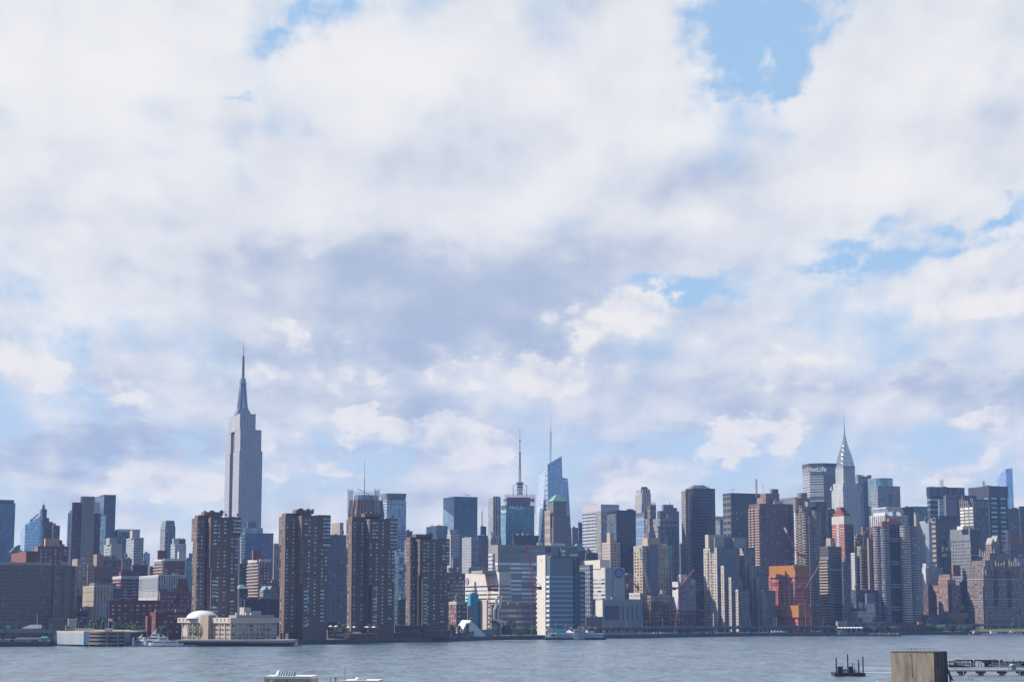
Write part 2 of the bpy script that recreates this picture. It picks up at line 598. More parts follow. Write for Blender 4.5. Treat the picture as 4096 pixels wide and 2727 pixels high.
# ------------------------------------------------------------------ a building set on the grid from what is seen of it
class Bld:
    """near corner at pixel xc and distance D; the end wall runs back to pixel xl, the front to pixel xr"""

    def __init__(self, name, label, cat, xl, xc, xr, yt, D, rot=ROT, group=None, base=GROUND, maxd=95.0):
        self.rot, self.D = rot, D
        self.yt = yt
        P = at(xc, yt, D)
        self.P = Vector((P.x, P.y, 0))
        self.b = Vector((math.cos(rot), math.sin(rot), 0))
        self.a = Vector((-math.sin(rot), math.cos(rot), 0))
        self.H = P.z
        self.h = P.z - base
        self.base = base
        self.root = thing(name, label, cat, (P.x, P.y, base), rot, group)
        self.L = self.sx(xr, yt)
        self.Wd = min(maxd, self.sy(xl, yt)) if xl < xc else min(30.0, max(12.0, self.L * 0.6))

    def _solve(self, px, py, d):
        x, y, _ = ray(px, py)
        k = x / y
        den = d.x - k * d.y
        return (k * self.P.y - self.P.x) / den

    def sx(self, px, py=None):
        """metres along the front for a photo column"""
        return self._solve(px, self.yt if py is None else py, self.b)

    def sb(self, px, py, back):
        """metres along a wall set back from the front"""
        x, y, _ = ray(px, py)
        k, q = x / y, self.P + self.a * back
        return (k * q.y - q.x) / (self.b.x - k * self.b.y)

    def sy(self, px, py=None):
        t = self._solve(px, self.yt if py is None else py, self.a)
        return t if 0 < t < 200 else 95.0

    def z(self, py, dd=0.0):
        """height above the base for a photo row at the near corner"""
        return at(self.P.x / self.P.y * F + CX, py, self.D + dd).z - self.base

    def zx(self, px, py):
        """height above the base for a photo point on the front wall"""
        t = self.sx(px, py)
        return at(px, py, self.P.y + self.b.y * t).z - self.base


NAMES = {}
BUILT = []


def style(**k):
    return k


def tower(label, xl, xc, xr, yt, D, st, tiers=(), name='office_tower', cat='tower', rot=ROT, yb=None, clutter=True, parapet=True, group=None, cap=100, maxd=95.0):
    """generic building. tiers: (xl, xc, xr, yt, setback, style or None, part name)"""
    B = Bld(name, label, cat, xl, xc, xr, yt, D, rot, group, maxd=maxd)
    H = B.z(yt)
    body(B, 0, B.L, 0, B.Wd, 0, H, st, 'wall', cap)
    rng = random.Random(int(xc * 7 + yt))
    if parapet and H > 8:
        b = MB()
        t_, hh = 0.6, 1.1
        b.box(-0.15, B.L + .15, -0.15, t_, H + .01, H + hh)
        b.box(-0.15, B.L + .15, B.Wd - t_, B.Wd + .15, H + .01, H + hh)
        b.box(-0.15, t_, t_ + .01, B.Wd - t_ - .01, H + .01, H + hh)
        b.box(B.L - t_, B.L + .15, t_ + .01, B.Wd - t_ - .01, H + .01, H + hh)
        b.build('parapet', plain('parapet_' + str(st['wall']), tuple(min(.8, c * 1.15) for c in st['wall'])), B.root)
    top = H
    for tr in tiers:
        (txl, txc, txr, tyt, sb, tst, tname) = tr
        tst = tst or st
        x0 = B.sx(txc, tyt)
        P2 = B.P + B.b * x0 + B.a * sb
        # the tier's own near corner, set back from the front
        xr_ = B._solve(txr, tyt, B.b)
        k = ray(txc, tyt)
        kk = k[0] / k[1]
        den = B.b.x - kk * B.b.y
        q = B.P + B.a * sb
        x0 = (kk * q.y - q.x) / den
        k = ray(txr, tyt)
        kk = k[0] / k[1]
        den = B.b.x - kk * B.b.y
        x1 = (kk * q.y - q.x) / den
        if txl < txc:
            q2 = B.P + B.a * sb + B.b * x0
            k = ray(txl, tyt)
            kk = k[0] / k[1]
            den = B.a.x - kk * B.a.y
            dep = (kk * q2.y - q2.x) / den
            dep = dep if 0 < dep < 60 else 30
        else:
            dep = max(6.0, B.Wd - sb - 2)
        near = B.P + B.a * sb + B.b * x0
        zt = at(txc, tyt, near.y).z - B.base
        cap_ = any(k_ in tname for k_ in ('parapet', 'cornice', 'roof', 'crown', 'top', 'band', 'house', 'plant'))
        z0 = 0 if sb <= 1 and not cap_ else (H - 1.5 if sb <= 0.2 else H + 0.02)
        body(B, x0, x1, sb, sb + dep, z0 if zt > z0 else 0, zt, tst, tname, cap)
        top = max(top, zt)
    if (clutter or parapet) and B.L > 7:
        for i in range(rng.randint(2, 4) if clutter else 2):
            b = MB()
            cw, cd, ch = rng.uniform(2, min(7, B.L * .3)), rng.uniform(2, 5), rng.uniform(1.2, 3.6)
            x = rng.uniform(1, max(1.5, B.L - cw - 1))
            y = rng.uniform(1.5, max(2, B.Wd - cd - 1.5))
            b.box(x, x + cw, y, y + cd, H + .03 + i * .01, H + ch)
            b.build('rooftop_unit', plain('roof_unit', (0.22, 0.22, 0.23)), B.root)
        for i in range(rng.randint(1, 2)):
            m = MB()
            x, y = rng.uniform(1, B.L - 1), rng.uniform(2, max(3, B.Wd - 1))
            m.bar((x, y, H), (x, y, H + rng.uniform(3, 7)), 0.12)
            m.build('rooftop_mast', plain('mast_grey', (0.2, 0.2, 0.21)), B.root)
        if rng.random() < .55:
            m = MB()
            x, y = rng.uniform(1, B.L - 1), rng.uniform(2, max(3, B.Wd - 1))
            m.bar((x, y, H), (x, y, H + rng.uniform(3, 8)), .14)
            m.build('rooftop_mast', MAST, B.root)
        if parapet and name in ('apartment_block', 'apartment_tower', 'brick_block', 'loft_building', 'office_block') and D < 2420 and rng.random() < .6:
            x, y = rng.uniform(2.5, max(3, B.L - 3)), rng.uniform(2.5, max(3, min(B.Wd, 20) - 3))
            m = MB()
            m.lathe(x, y, [(1.9, H + 2.6), (1.9, H + 6), (.1, H + 7.4)], 10)
            for sx_ in (-1, 1):
                m.bar((x + sx_, y, H), (x + sx_, y, H + 2.6), .2)
            m.build('water_tank', plain('tank_wood', (.13, .10, .08)), B.root)
    BUILT.append(B)
    return B


def body(B, x0, x1, y0, y1, z0, z1, st, name, cap=100):
    """one block of a building, with its windows"""
    bw, fh = st.get('bw', 3.2), st.get('fh', 3.4)
    wf, hf = st.get('wf', 0.5), st.get('hf', 0.5)
    mode = st.get('mode', 'tex')
    if mode == 'blank':
        m = plain('wall_' + str(st['wall']), st['wall'], st.get('wr', 0.75), st.get('var', .14))
    elif mode in ('punch', 'band'):
        m = plain('wall_' + str(st['wall']), st['wall'], st.get('wr', 0.75), st.get('var', .14))
    else:
        m = facade(st['wall'], st.get('glass', (0.03, 0.045, 0.07)), wf, hf, st.get('blind', .25), st.get('gm', 0.0), st.get('gr', .12), st.get('wr', .75), st.get('mull'), st.get('var', .14), st.get('gvar', .5))
    b = MB()
    b.box(x0, x1, y0, y1, z0, z1, bw, fh)
    o = b.build(name, m, B.root)
    if mode in ('punch', 'band'):
        zb, zt = z0 + st.get('skirt', 3.0), z1 - st.get('crown', 1.5)
        g = st.get('gmat', GLASS_D)
        if mode == 'punch':
            c = cells_front(x0 + .6, x1 - .6, y0, zb, zt, bw, fh, wf, hf)
            if y1 - y0 > 4:
                c += cells_front(y0 + .6, y1 - .6, x0, zb, zt, st.get('bw2', bw), fh, st.get('wf2', wf), hf, 1)
            put_windows(B.root, c, g, cap=cap)
        else:
            c = cells_front(x0 + .5, x1 - .5, y0, zb, zt, max(1, (x1 - x0 - 1) / st.get('nb', 1)), fh, st.get('wf', .97), hf)
            if y1 - y0 > 4:
                c += cells_front(y0 + .5, y1 - .5, x0, zb, zt, (y1 - y0 - 1) / st.get('nb2', 1), fh, .95, hf, 1)
            put_windows(B.root, c, g, 'window_band', 'window_bands', cap=cap)
    return o


def text_part(txt, size, mat, parent, loc, rot=(R(90), 0, 0), name='sign_letters', depth=0.15, spread=1.0):
    cu = bpy.data.curves.new(name, 'FONT')
    cu.body = txt
    cu.size = size
    cu.extrude = depth
    cu.offset = size * .022
    cu.align_x = 'CENTER'
    cu.align_y = 'CENTER'
    cu.space_character = spread
    tmp = bpy.data.objects.new(name, cu)
    COL.objects.link(tmp)
    dg = bpy.context.evaluated_depsgraph_get()
    me = bpy.data.meshes.new_from_object(tmp.evaluated_get(dg))
    bpy.data.objects.remove(tmp)
    me.name = name
    me.materials.clear()
    me.materials.append(mat)
    o = bpy.data.objects.new(name, me)
    COL.objects.link(o)
    o.parent = parent
    o.location = loc
    o.rotation_euler = rot
    return o

# ------------------------------------------------------------------ the setting: river, land, air
SHORE_PX = [(-900, 2590), (-300, 2588), (0, 2585), (195, 2584), (206, 2577), (700, 2577), (1170, 2576), (1190, 2577), (1350, 2575), (1780, 2564), (2000, 2558),
            (2400, 2553), (2700, 2548), (3000, 2543), (3300, 2543), (3400, 2542), (3650, 2538), (4096, 2538), (4500, 2537), (5200, 2536)]
SHORE = []
for px_, py_ in SHORE_PX:
    x_, y_, z_ = ray(px_, py_)
    s_ = -CAMH / z_
    SHORE.append((x_ * s_, y_ * s_))


def shore_D(px, back=0.0):
    for (a, b), (p, q) in zip(zip(SHORE_PX[:-1], SHORE_PX[1:]), zip(SHORE[:-1], SHORE[1:])):
        if a[0] <= px <= b[0]:
            t = (px - a[0]) / (b[0] - a[0])
            return p[1] + (q[1] - p[1]) * t + back
    return SHORE[-1][1] + back


def on_ground(px, D, z=GROUND):
    """point of height z in the column of a photo pixel near the waterline, D metres out"""
    x, y, _ = ray(px, 2520)
    return Vector((x / y * D, D, z))


def m_water():
    m, t, p = mat_new('river_water')
    pos = t.node('ShaderNodeNewGeometry').outputs['Position']
    n1 = t.noise(t.vm('MULTIPLY', pos, (0.30, 0.085, 1.0)), 1.0, 4, 0.62, 0.3)
    n2 = t.noise(t.vm('MULTIPLY', pos, (0.07, 0.024, 1.0)), 1.0, 4, 0.6, 0.5)
    n3 = t.noise(t.vm('MULTIPLY', pos, (0.011, 0.006, 1.0)), 1.0, 3, 0.55, 0.6)
    bp = t.node('ShaderNodeBump')
    bp.inputs['Strength'].default_value = 0.5
    bp.inputs['Distance'].default_value = 0.5
    t.put(bp.inputs['Height'], t.m('ADD', n1, t.m('MULTIPLY', n2, 1.6)))
    t.l.new(bp.outputs[0], p.inputs['Normal'])
    mud = t.mix(n3, (0.078, 0.115, 0.150), (0.115, 0.158, 0.195))
    chop = t.smooth(t.m('ADD', t.m('MULTIPLY', n1, 0.65), t.m('MULTIPLY', n2, 0.45)), 0.40, 0.72)
    t.put(p.inputs['Base Color'], t.mix(chop, t.vm('SCALE', mud, scale=0.5), t.vm('SCALE', mud, scale=1.65)))  # light and dark of the waves put into the water colour
    t.put(p.inputs['Roughness'], t.m('MULTIPLY_ADD', n3, 0.12, 0.26))
    p.inputs['IOR'].default_value = 1.333
    return m


b = MB()
b.face([(-2600, 420, 0), (2600, 420, 0), (2600, 2300, 0), (-2600, 2300, 0)])
struct(b.build('river', m_water()))

M_GROUND = plain('city_ground', (0.09, 0.09, 0.09), 0.9, 0.15, 0.05, streak=False)
M_QUAY = plain('quay_concrete', (0.10, 0.095, 0.09), 0.9, 0.25, 0.3)
b = MB()
poly = [(p[0], p[1]) for p in SHORE] + [(2900, 5200), (-2900, 5200)]
b.face([(x, y, GROUND) for x, y in poly])
for p, q in zip(SHORE[:-1], SHORE[1:]):
    b.face([(p[0], p[1], -1), (q[0], q[1], -1), (q[0], q[1], GROUND), (p[0], p[1], GROUND)])
struct(b.build('city_ground', M_GROUND))
# quay wall: cap, fender timbers and a dark tidal strip
b = MB()
for i, (p, q) in enumerate(zip(SHORE[:-1], SHORE[1:])):
    d = Vector((q[0] - p[0], q[1] - p[1], 0))
    ln = d.length
    d.normalize()
    nrm = Vector((d.y, -d.x, 0))
    P3, Q3 = Vector((*p, 0)), Vector((*q, 0))
    A, Bq = P3 + nrm * 0.5, Q3 + nrm * 0.5
    b.face([(A.x, A.y, 2.2), (Bq.x, Bq.y, 2.2), (Bq.x, Bq.y, 3.5), (A.x, A.y, 3.5)])
    b.face([(A.x, A.y, 3.5), (Bq.x, Bq.y, 3.5), (q[0] - nrm.x, q[1] - nrm.y, 3.5), (p[0] - nrm.x, p[1] - nrm.y, 3.5)])
struct(b.build('quay', M_QUAY))
b = MB()
b.face([(-700, -80, 2), (900, -80, 2), (900, 430, 2), (-700, 430, 2)])
b.face([(-700, 430, -1), (900, 430, -1), (900, 430, 2), (-700, 430, 2)])
struct(b.build('near_bank', M_GROUND))

# pale air between here and midtown
hz = MB()
hz.box(-2950, 2950, -100, 5300, -2.0, 480)
hzm = bpy.data.materials.new('haze')
hzm.use_nodes = True
hzm.node_tree.nodes.clear()
ht = NT(hzm.node_tree)
ho = ht.node('ShaderNodeOutputMaterial')
hv = ht.node('ShaderNodeVolumePrincipled')
hv.inputs['Color'].default_value = (0.32, 0.5, 1.0, 1)
hv.inputs['Density'].default_value = 6.2e-5
ht.l.new(hv.outputs[0], ho.inputs['Volume'])
HAZE = hz.build('haze', hzm)
HAZE['kind'] = 'stuff'
HAZE['label'] = 'thin blue summer air between the river and the midtown towers'

MAST = plain('mast_grey', (.2, .2, .21))

# ------------------------------------------------------------------ colours and window grids
BROWN = (0.105, 0.066, 0.052)
REDB = (0.15, 0.045, 0.037)
TAN = (0.40, 0.30, 0.20)
CREAM = (0.52, 0.44, 0.33)
GREYB = (0.165, 0.135, 0.115)
WHITE = (0.62, 0.61, 0.58)
GREY = (0.24, 0.245, 0.25)
LGREY = (0.38, 0.38, 0.38)
DARK = (0.035, 0.04, 0.05)
NAVY = (0.03, 0.045, 0.08)


def curtain(col, bw=1.8, fh=3.8, gm=0.55, gr=0.12, line=0.6, gvar=0.25, wf=.88, hf=.80):
    return style(wall=tuple(c * line for c in col), glass=col, bw=bw, fh=fh, wf=wf, hf=hf, gm=gm, gr=gr, blind=.12, gvar=gvar, wr=.4)


def grid(wall, bw=3.0, fh=3.4, wf=.5, hf=.5, **k):
    return style(wall=wall, bw=bw, fh=fh, wf=wf, hf=hf, **k)


def punch(wall, bw=3.0, fh=3.0, wf=.5, hf=.5, **k):
    return style(wall=wall, bw=bw, fh=fh, wf=wf, hf=hf, mode='punch', **k)


def band(wall, fh=3.6, hf=.5, **k):
    return style(wall=wall, fh=fh, hf=hf, mode='band', **k)


def fins(wall, glass=NAVY, bw=3.0, wf=.5, **k):
    return style(wall=wall, glass=glass, bw=bw, fh=3.8, wf=wf, hf=1.01, **k)


def blank(wall, **k):
    return style(wall=wall, mode='blank', **k)


# ------------------------------------------------------------------ left: 20s streets
tower('dark blue glass slab cut by the left edge of the picture', -70, -70, 62, 2012, 2600, curtain((0.07, 0.12, 0.20), 3.0, 3.8, .4),
      [(-70, -70, 57, 1996, 2, blank((0.10, 0.13, 0.17)), 'plant_storey')], 'glass_tower', clutter=False)
tower('dark brick tower with a gold hipped crown and stepped shoulders', 158, 170, 213, 2090, 2700, grid((0.10, 0.045, 0.04), 3, 3.5, .4, .45),
      [(165, 172, 197, 2070, 4, None, 'shoulder'), (159, 168, 188, 2036, 6, grid((0.13, 0.06, 0.05), 3, 3.5, .3, .5), 'upper_shaft')], 'brick_tower', clutter=False)
Bg = BUILT[-1]
q = Bg.P + Bg.a * 8
x0, x1 = Bg.sx(168, 2036) + 0.5, Bg.sx(187, 2036) - 0.5
zc = Bg.z(2036, 6)
c_ = (x0 + x1) / 2
hw = (x1 - x0) / 2
b = MB()
b.taper([(c_ - hw, 7), (c_ + hw, 7), (c_ + hw, 7 + 2 * hw), (c_ - hw, 7 + 2 * hw)], zc, [(c_ - hw * .5, 7 + hw * .5), (c_ + hw * .5, 7 + hw * .5), (c_ + hw * .5, 7 + hw * 1.5), (c_ - hw * .5, 7 + hw * 1.5)], zc + 7)
b.bar((c_, 7 + hw, zc + 7), (c_, 7 + hw, zc + 13), .3)
b.build('gold_roof', plain('gold_leaf', (0.5, 0.32, 0.10), .45, metal=.3), Bg.root)
tower('dark brick flats with open corner balconies beside the gold crowned tower', 213, 213, 240, 2105, 2690, grid((0.11, 0.06, 0.055), 4, 3.2, .6, .5, blind=.4),
      [(213, 214, 224, 2092, 3, blank((0.3, 0.3, 0.3)), 'penthouse')], 'apartment_tower')
tower('pale blue glass tower with white balcony strips against the maroon slab', 268, 272, 290, 2053, 2450, grid((0.45, 0.52, 0.56), 3, 3.2, .8, .55, glass=(0.12, 0.2, 0.28), gm=.3),
      [(278, 279, 290, 2040, 3, blank((0.4, 0.42, 0.44)), 'penthouse')], 'apartment_tower')
# dark tower behind, then the maroon slab with its concrete core
tower('dark glass tower with a clipped crown behind the concrete cored slab', 380, 417, 464, 1981, 2500, curtain((0.05, 0.065, 0.10), 2.4, 3.8, .35),
      [(384, 417, 461, 1978, 2, blank((0.06, 0.07, 0.09)), 'crown'), (378, 380, 401, 2007, -8, curtain((0.22, 0.28, 0.36), 2.4, 3.8, .5), 'glass_annex')], 'glass_tower', clutter=False)
tower('maroon brick slab split by a windowless grey concrete core', 288, 290, 403, 2055, 2200, grid((0.085, 0.035, 0.042), 3.0, 3.0, .22, .5, blind=.5),
      [(288, 290, 329, 2008, 0.1, None, 'left_wing'), (322, 323, 331, 1985, 6, blank((0.3, 0.2, 0.16)), 'lift_tower'), (328, 329, 380, 1984, -2, style(wall=(0.215, 0.205, 0.20), bw=40, fh=3.1, wf=1.01, hf=.10, glass=(.16, .155, .15), blind=0, gr=.8, gvar=.1), 'concrete_core')], 'apartment_tower', clutter=False)
tower('slim pale mirror glass tower right of the maroon slab', 398, 402, 424, 2062, 2350, curtain((0.36, 0.44, 0.54), 2, 3.5, .6), name='glass_tower', clutter=False)
tower('dark office block with white columns along its open top storey', 416, 477, 560, 2121, 2500, fins((0.06, 0.07, 0.09), (0.04, 0.055, 0.09), 2.5, .6),
      [(416, 477, 561, 2115, -0.6, blank((0.55, 0.55, 0.55)), 'cornice')], clutter=True, parapet=False)
Bk = BUILT[-1]
b = MB()
for i in range(5):
    y = Bk.Wd * (i + .3) / 5
    b.box(-1.2, -0.1, y, y + 2.2, Bk.h - 42, Bk.h)
b.build('columns', plain('white_column', (0.6, 0.6, 0.6)), Bk.root)
tower('small beige block with a glazed corner below the columned office block', 416, 445, 489, 2178, 2150, blank((0.36, 0.35, 0.32)),
      [(424, 438, 467, 2150, 4, blank((0.33, 0.32, 0.30)), 'upper_block')], 'apartment_block')
Bk = BUILT[-1]
b = MB()
b.box(-0.3, 0.2, 1, Bk.Wd * .75, 10, Bk.h - 3, 3, 3.2)
b.build('glazed_corner', facade((.4, .42, .42), (.25, .32, .36), .85, .7, gm=.3), Bk.root)
tower('slim tower with a pale stone frame grid and a beige sign box on its roof', 505, 536, 575, 2152, 2300, grid((0.36, 0.36, 0.36), 3.3, 3.4, .62, .62, glass=(.05, .07, .1)),
      [(520, 530, 560, 2120, 3, blank((0.42, 0.37, 0.31)), 'sign_box')], 'apartment_tower')
tower('pale blue glass block peeping between two towers above the white finned block', 572, 576, 600, 2215, 2420, curtain((0.22, 0.30, 0.38), 3, 3.5, .4), name='glass_block')
tower('grey stone tower with sloped shoulders standing alone against the sky', 641, 661, 702, 2112, 2700, grid((0.20, 0.195, 0.20), 5, 5.5, .55, .6, blind=.4), name='stone_tower', clutter=False, parapet=False)
Bk = BUILT[-1]
b = MB()
h0, L_, W_ = Bk.h, Bk.L, Bk.Wd
h1 = Bk.z(2080)
b.taper([(0, 0), (L_, 0), (L_, W_), (0, W_)], h0, [(L_ * .09, 3), (L_ * .92, 3), (L_ * .92, W_ - 3), (L_ * .09, W_ - 3)], h0 + (h1 - h0) * .85, 3, 6)
b.taper([(L_ * .09, 3), (L_ * .92, 3), (L_ * .92, W_ - 3), (L_ * .09, W_ - 3)], h0 + (h1 - h0) * .85, [(L_ * .12, 4), (L_ * .89, 4), (L_ * .89, W_ - 4), (L_ * .12, W_ - 4)], h1, 3, 6)
b.build('crown', facade((0.21, .21, .22), (.10, .11, .12), 1.01, .35, blind=0), Bk.root)
tower('white and glass stepped flats topped by two round water tanks', 683, 700, 745, 2178, 2300, grid((0.46, 0.47, 0.48), 4.5, 3.3, .6, .6, glass=(.10, .15, .2), gm=.3),
      [(690, 694, 718, 2152, 4, blank((.5, .5, .5)), 'penthouse'), (707, 716, 742, 2204, -10, blank((.52, .50, .48)), 'white_wing')], 'apartment_block', clutter=False)
Bk = BUILT[-1]
for px_ in (724, 737):
    b = MB()
    x = Bk.sx(px_, 2170)
    b.lathe(x, 6, [(3.0, Bk.h), (3.0, Bk.h + 7), (0, Bk.h + 9)], 10)
    b.build('water_tank', plain('tank_wood', (.16, .13, .11)), Bk.root)
tower('teal glass slab partly hidden by the left brown tower', 743, 744, 800, 2240, 2120, curtain((0.09, 0.17, 0.21), 2, 3.6, .4),
      [(755, 756, 790, 2212, 4, blank((.17, .2, .22)), 'plant_storey')], 'glass_block')
tower('low dark house with a green copper roof between brick blocks', 592, 600, 622, 2268, 2020, grid((.13, .10, .09), 3, 3.5, .4, .5),
      [(592, 600, 622, 2263, 0.2, blank((.16, .30, .25)), 'copper_roof')], 'house', clutter=False)
tower('red brick mid rise with long white balcony edges and a plain brick penthouse', 617, 655, 740, 2236, 1900, style(wall=(0.15, .055, .045), glass=(.05, .05, .06), bw=6, fh=3.0, wf=.55, hf=.5, blind=.3),
      [(630, 632, 670, 2200, 5, blank((.15, .05, .045)), 'brick_penthouse'), (617, 655, 741, 2232, -.5, blank((.5, .5, .5)), 'white_parapet')], 'apartment_block', parapet=False)
Bk = BUILT[-1]
for k in range(12):
    z = Bk.h - 4 - 3.0 * k
    if z > 8:
        b = MB()
        b.box(-1.3, .2, 1, Bk.Wd - 1, z, z + .9)
        b.build('balcony', plain('balcony_cream', (.42, .34, .26)), Bk.root)
tower('white finned laboratory block with a dark glazed right end', 551, 634, 743, 2302, 1800, fins((0.50, 0.49, 0.47), (.05, .06, .08), 2.4, .45),
      [(556, 634, 735, 2298, 3, blank((.3, .32, .34)), 'plant_storey')], 'laboratory_building', clutter=True)
Bk = BUILT[-1]
b = MB()
b.box(1, Bk.L, -.4, .2, 2, Bk.h - 12, 6, 60)
b.build('glazed_end', facade((.05, .07, .1), (.20, .23, .27), .6, 1.01, gm=.3, blind=.0), Bk.root)
b = MB()
b.box(-.5, .2, 1, Bk.Wd, 8, 34, 3, 8)
b.build('lower_window_bands', facade((.5, .49, .47), (.05, .06, .08), 1.01, .3, blind=.1), Bk.root)
b = MB()
b.box(-.4, .2, .5, Bk.Wd, Bk.h - 14, Bk.h - 1, 4.5, 13)
b.build('louvred_top', facade((.42, .42, .42), (.04, .05, .07), .6, .9, blind=.0), Bk.root)
tower('tan edged brown brick flats with a roof full of tanks right of the hospital', 289, 310, 362, 2238, 1900, punch((.30, .235, .17), 4.2, 3.1, .5, .5, gmat=GLASS_L), name='apartment_block')
Bk = BUILT[-1]
tower('plain brown brick block with a tall tan penthouse tower', 351, 377, 440, 2268, 1800, style(wall=(.15, .10, .085), glass=(.13, .09, .075), bw=40, fh=3.1, wf=1.01, hf=.12, blind=0, gr=.8, gvar=.1),
      [(351, 352, 378, 2258, -6, grid((.34, .25, .18), 3.2, 3.1, .45, .5), 'windowed_wing'), (374, 388, 415, 2215, 5, blank((.27, .18, .13)), 'tan_penthouse')], 'apartment_block')
tower('brown brick flats with pale windows behind the tan penthouse', 408, 410, 487, 2240, 1960, grid((.16, .125, .105), 5, 3.1, .5, .5, blind=.5),
      [(413, 415, 462, 2222, 4, blank((.22, .18, .14)), 'penthouse')], 'apartment_block')
tower('grey brown walk up with a water tank right of the brown flats', 487, 489, 528, 2237, 2010, grid((.21, .18, .155), 4, 3.3, .5, .5), name='apartment_block')
tower('dark low loft block with bulky roof machinery', 525, 530, 592, 2262, 1985, grid((.07, .07, .085), 4, 3.5, .5, .5),
      [(533, 535, 548, 2247, 3, blank((.2, .2, .21)), 'plant_room')], 'loft_building')
tower('dark red slab with white balcony lines and a red penthouse above the beige cube', 444, 485, 556, 2307, 1760, style(wall=(.125, .04, .045), glass=(.3, .3, .33), bw=8, fh=3.0, wf=.35, hf=.4, blind=.3, gvar=.8),
      [(476, 484, 545, 2283, 3, blank((.17, .05, .045)), 'red_penthouse'), (444, 485, 557, 2302, -.4, blank((.46, .46, .46)), 'white_parapet')], 'apartment_block', parapet=False, clutter=False)
Bk = BUILT[-1]
for k in range(13):
    z = Bk.h - 5 - 3.0 * k
    if z > 5:
        b = MB()
        b.box(-1.2, .2, 1, min(40, Bk.Wd) - 1, z, z + .8)
        b.box(.3, Bk.L - .5, -.9, .2, z - .05, z + .55)
        b.build('balcony', plain('balcony_cream2', (.36, .32, .30)), Bk.root)
tower('beige panelled cube with narrow slit windows and a grey plant storey', 332, 376, 452, 2346, 1640, fins((.47, .40, .30), (.06, .07, .09), 2.6, .30),
      [(357, 378, 465, 2330, 6, blank((.17, .165, .165)), 'plant_storey'), (452, 453, 488, 2350, 3, grid((.10, .11, .13), 5, 4, .9, .5), 'dark_annex')], 'laboratory_building')
Bk = BUILT[-1]
b = MB()
for k in range(7):
    z = 6 + k * 8.0
    if z < Bk.h:
        b.box(-.25, .1, .0, Bk.Wd, z, z + .5)
        b.box(-.25, Bk.L + .2, -.25, .1, z, z + .5)
b.build('floor_lines', plain('beige_line', (.30, .25, .19)), Bk.root)
tower('narrow brown brick block with lit windows left of the beige cube', 297, 300, 332, 2384, 1720, grid((.13, .10, .09), 4, 3.2, .5, .5, blind=.5),
      [(297, 299, 333, 2372, 1, blank((.33, .29, .24)), 'stone_cornice')], 'apartment_block', clutter=False)
tower('flat dark service block at the foot of the beige cube', 296, 300, 352, 2448, 1600, grid((.07, .055, .06), 5, 4, .5, .4), name='service_building')
tower('tan penthouse block over red brown flats with pale window columns', 137, 152, 274, 2187, 1700, punch((.20, .095, .07), 4.6, 3.0, .42, .55, gmat=GLASS_L),
      [(177, 182, 238, 2152, 4, blank((.44, .30, .17)), 'tan_penthouse')], 'apartment_block')
tower('low red brick hall with a flat parapet beside the red brown flats', 30, 105, 152, 2208, 1620, blank((.19, .055, .042)), name='brick_hall', cat='hall')
# glass arch behind it
P = at(62, 2207, 1900)
g = thing('glass_pavilion', 'small arched glass pavilion roof beside the blue sloped tower', 'pavilion', (P.x, P.y, GROUND), ROT)
b = MB()
hgt = at(62, 2178, 1900).z - GROUND
pts = [(-4.6 + 9.2 * i / 10, (hgt - 9) + 9 * math.sin(math.pi * (0.12 + .88 * i / 10) / 1.9)) for i in range(11)]
for (xa, za), (xb, zb) in zip(pts[:-1], pts[1:]):
    b.face([(xa, 0, 0), (xb, 0, 0), (xb, 0, zb), (xa, 0, za)], [(0, 0), (1, 0), (1, 12), (0, 12)])
    b.face([(xa, 0, za), (xb, 0, zb), (xb, 14, zb), (xa, 14, za)])
b.face([(pts[-1][0], 0, 0), (pts[-1][0], 14, 0), (pts[-1][0], 14, pts[-1][1]), (pts[-1][0], 0, pts[-1][1])])
b.build('glass_shell', facade((.10, .13, .13), (.07, .10, .12), .8, .8, gm=.4), g)
# sloped blue glass tower
B = Bld('glass_tower', 'bright blue mirror glass tower with a slanting top', 'tower', 80, 101, 176, 2098, 2300)
H, L, W_ = B.z(2098), B.L, min(B.Wd, 40)
zr = B.zx(171, 2058)
Lr = B.sx(171, 2080)
b = MB()
b.prism([(0, 0), (Lr, 0), (Lr, W_), (0, W_)], 0, H, 3.2, 3.9, z1f=lambda x, y: H + (zr - H) * min(1, x / Lr) - (7 if y > 1 else 0))
b.build('curtain_wall', facade((.16, .24, .36), (.30, .44, .66), .96, .86, .12, .6, .1, .4, gvar=.12), B.root)
b = MB()
b.box(Lr + .05, L, 0.5, W_, 0, B.z(2100), 3, 3.9)
b.build('side_wing', facade((.16, .24, .36), (.26, .39, .58), .94, .86, .12, .6, .1, .4, gvar=.15), B.root)
b = MB()
b.truss((Lr * .35, 6, H + (zr - H) * .35 + 1), (Lr * .78, 6, zr + 1), 1.8, 6, .25)
b.box(Lr * .3, Lr * .42, 4, 8, H + (zr - H) * .35, H + (zr - H) * .35 + 2.5)
b.build('window_crane', plain('crane_grey', (.2, .2, .2)), B.root)
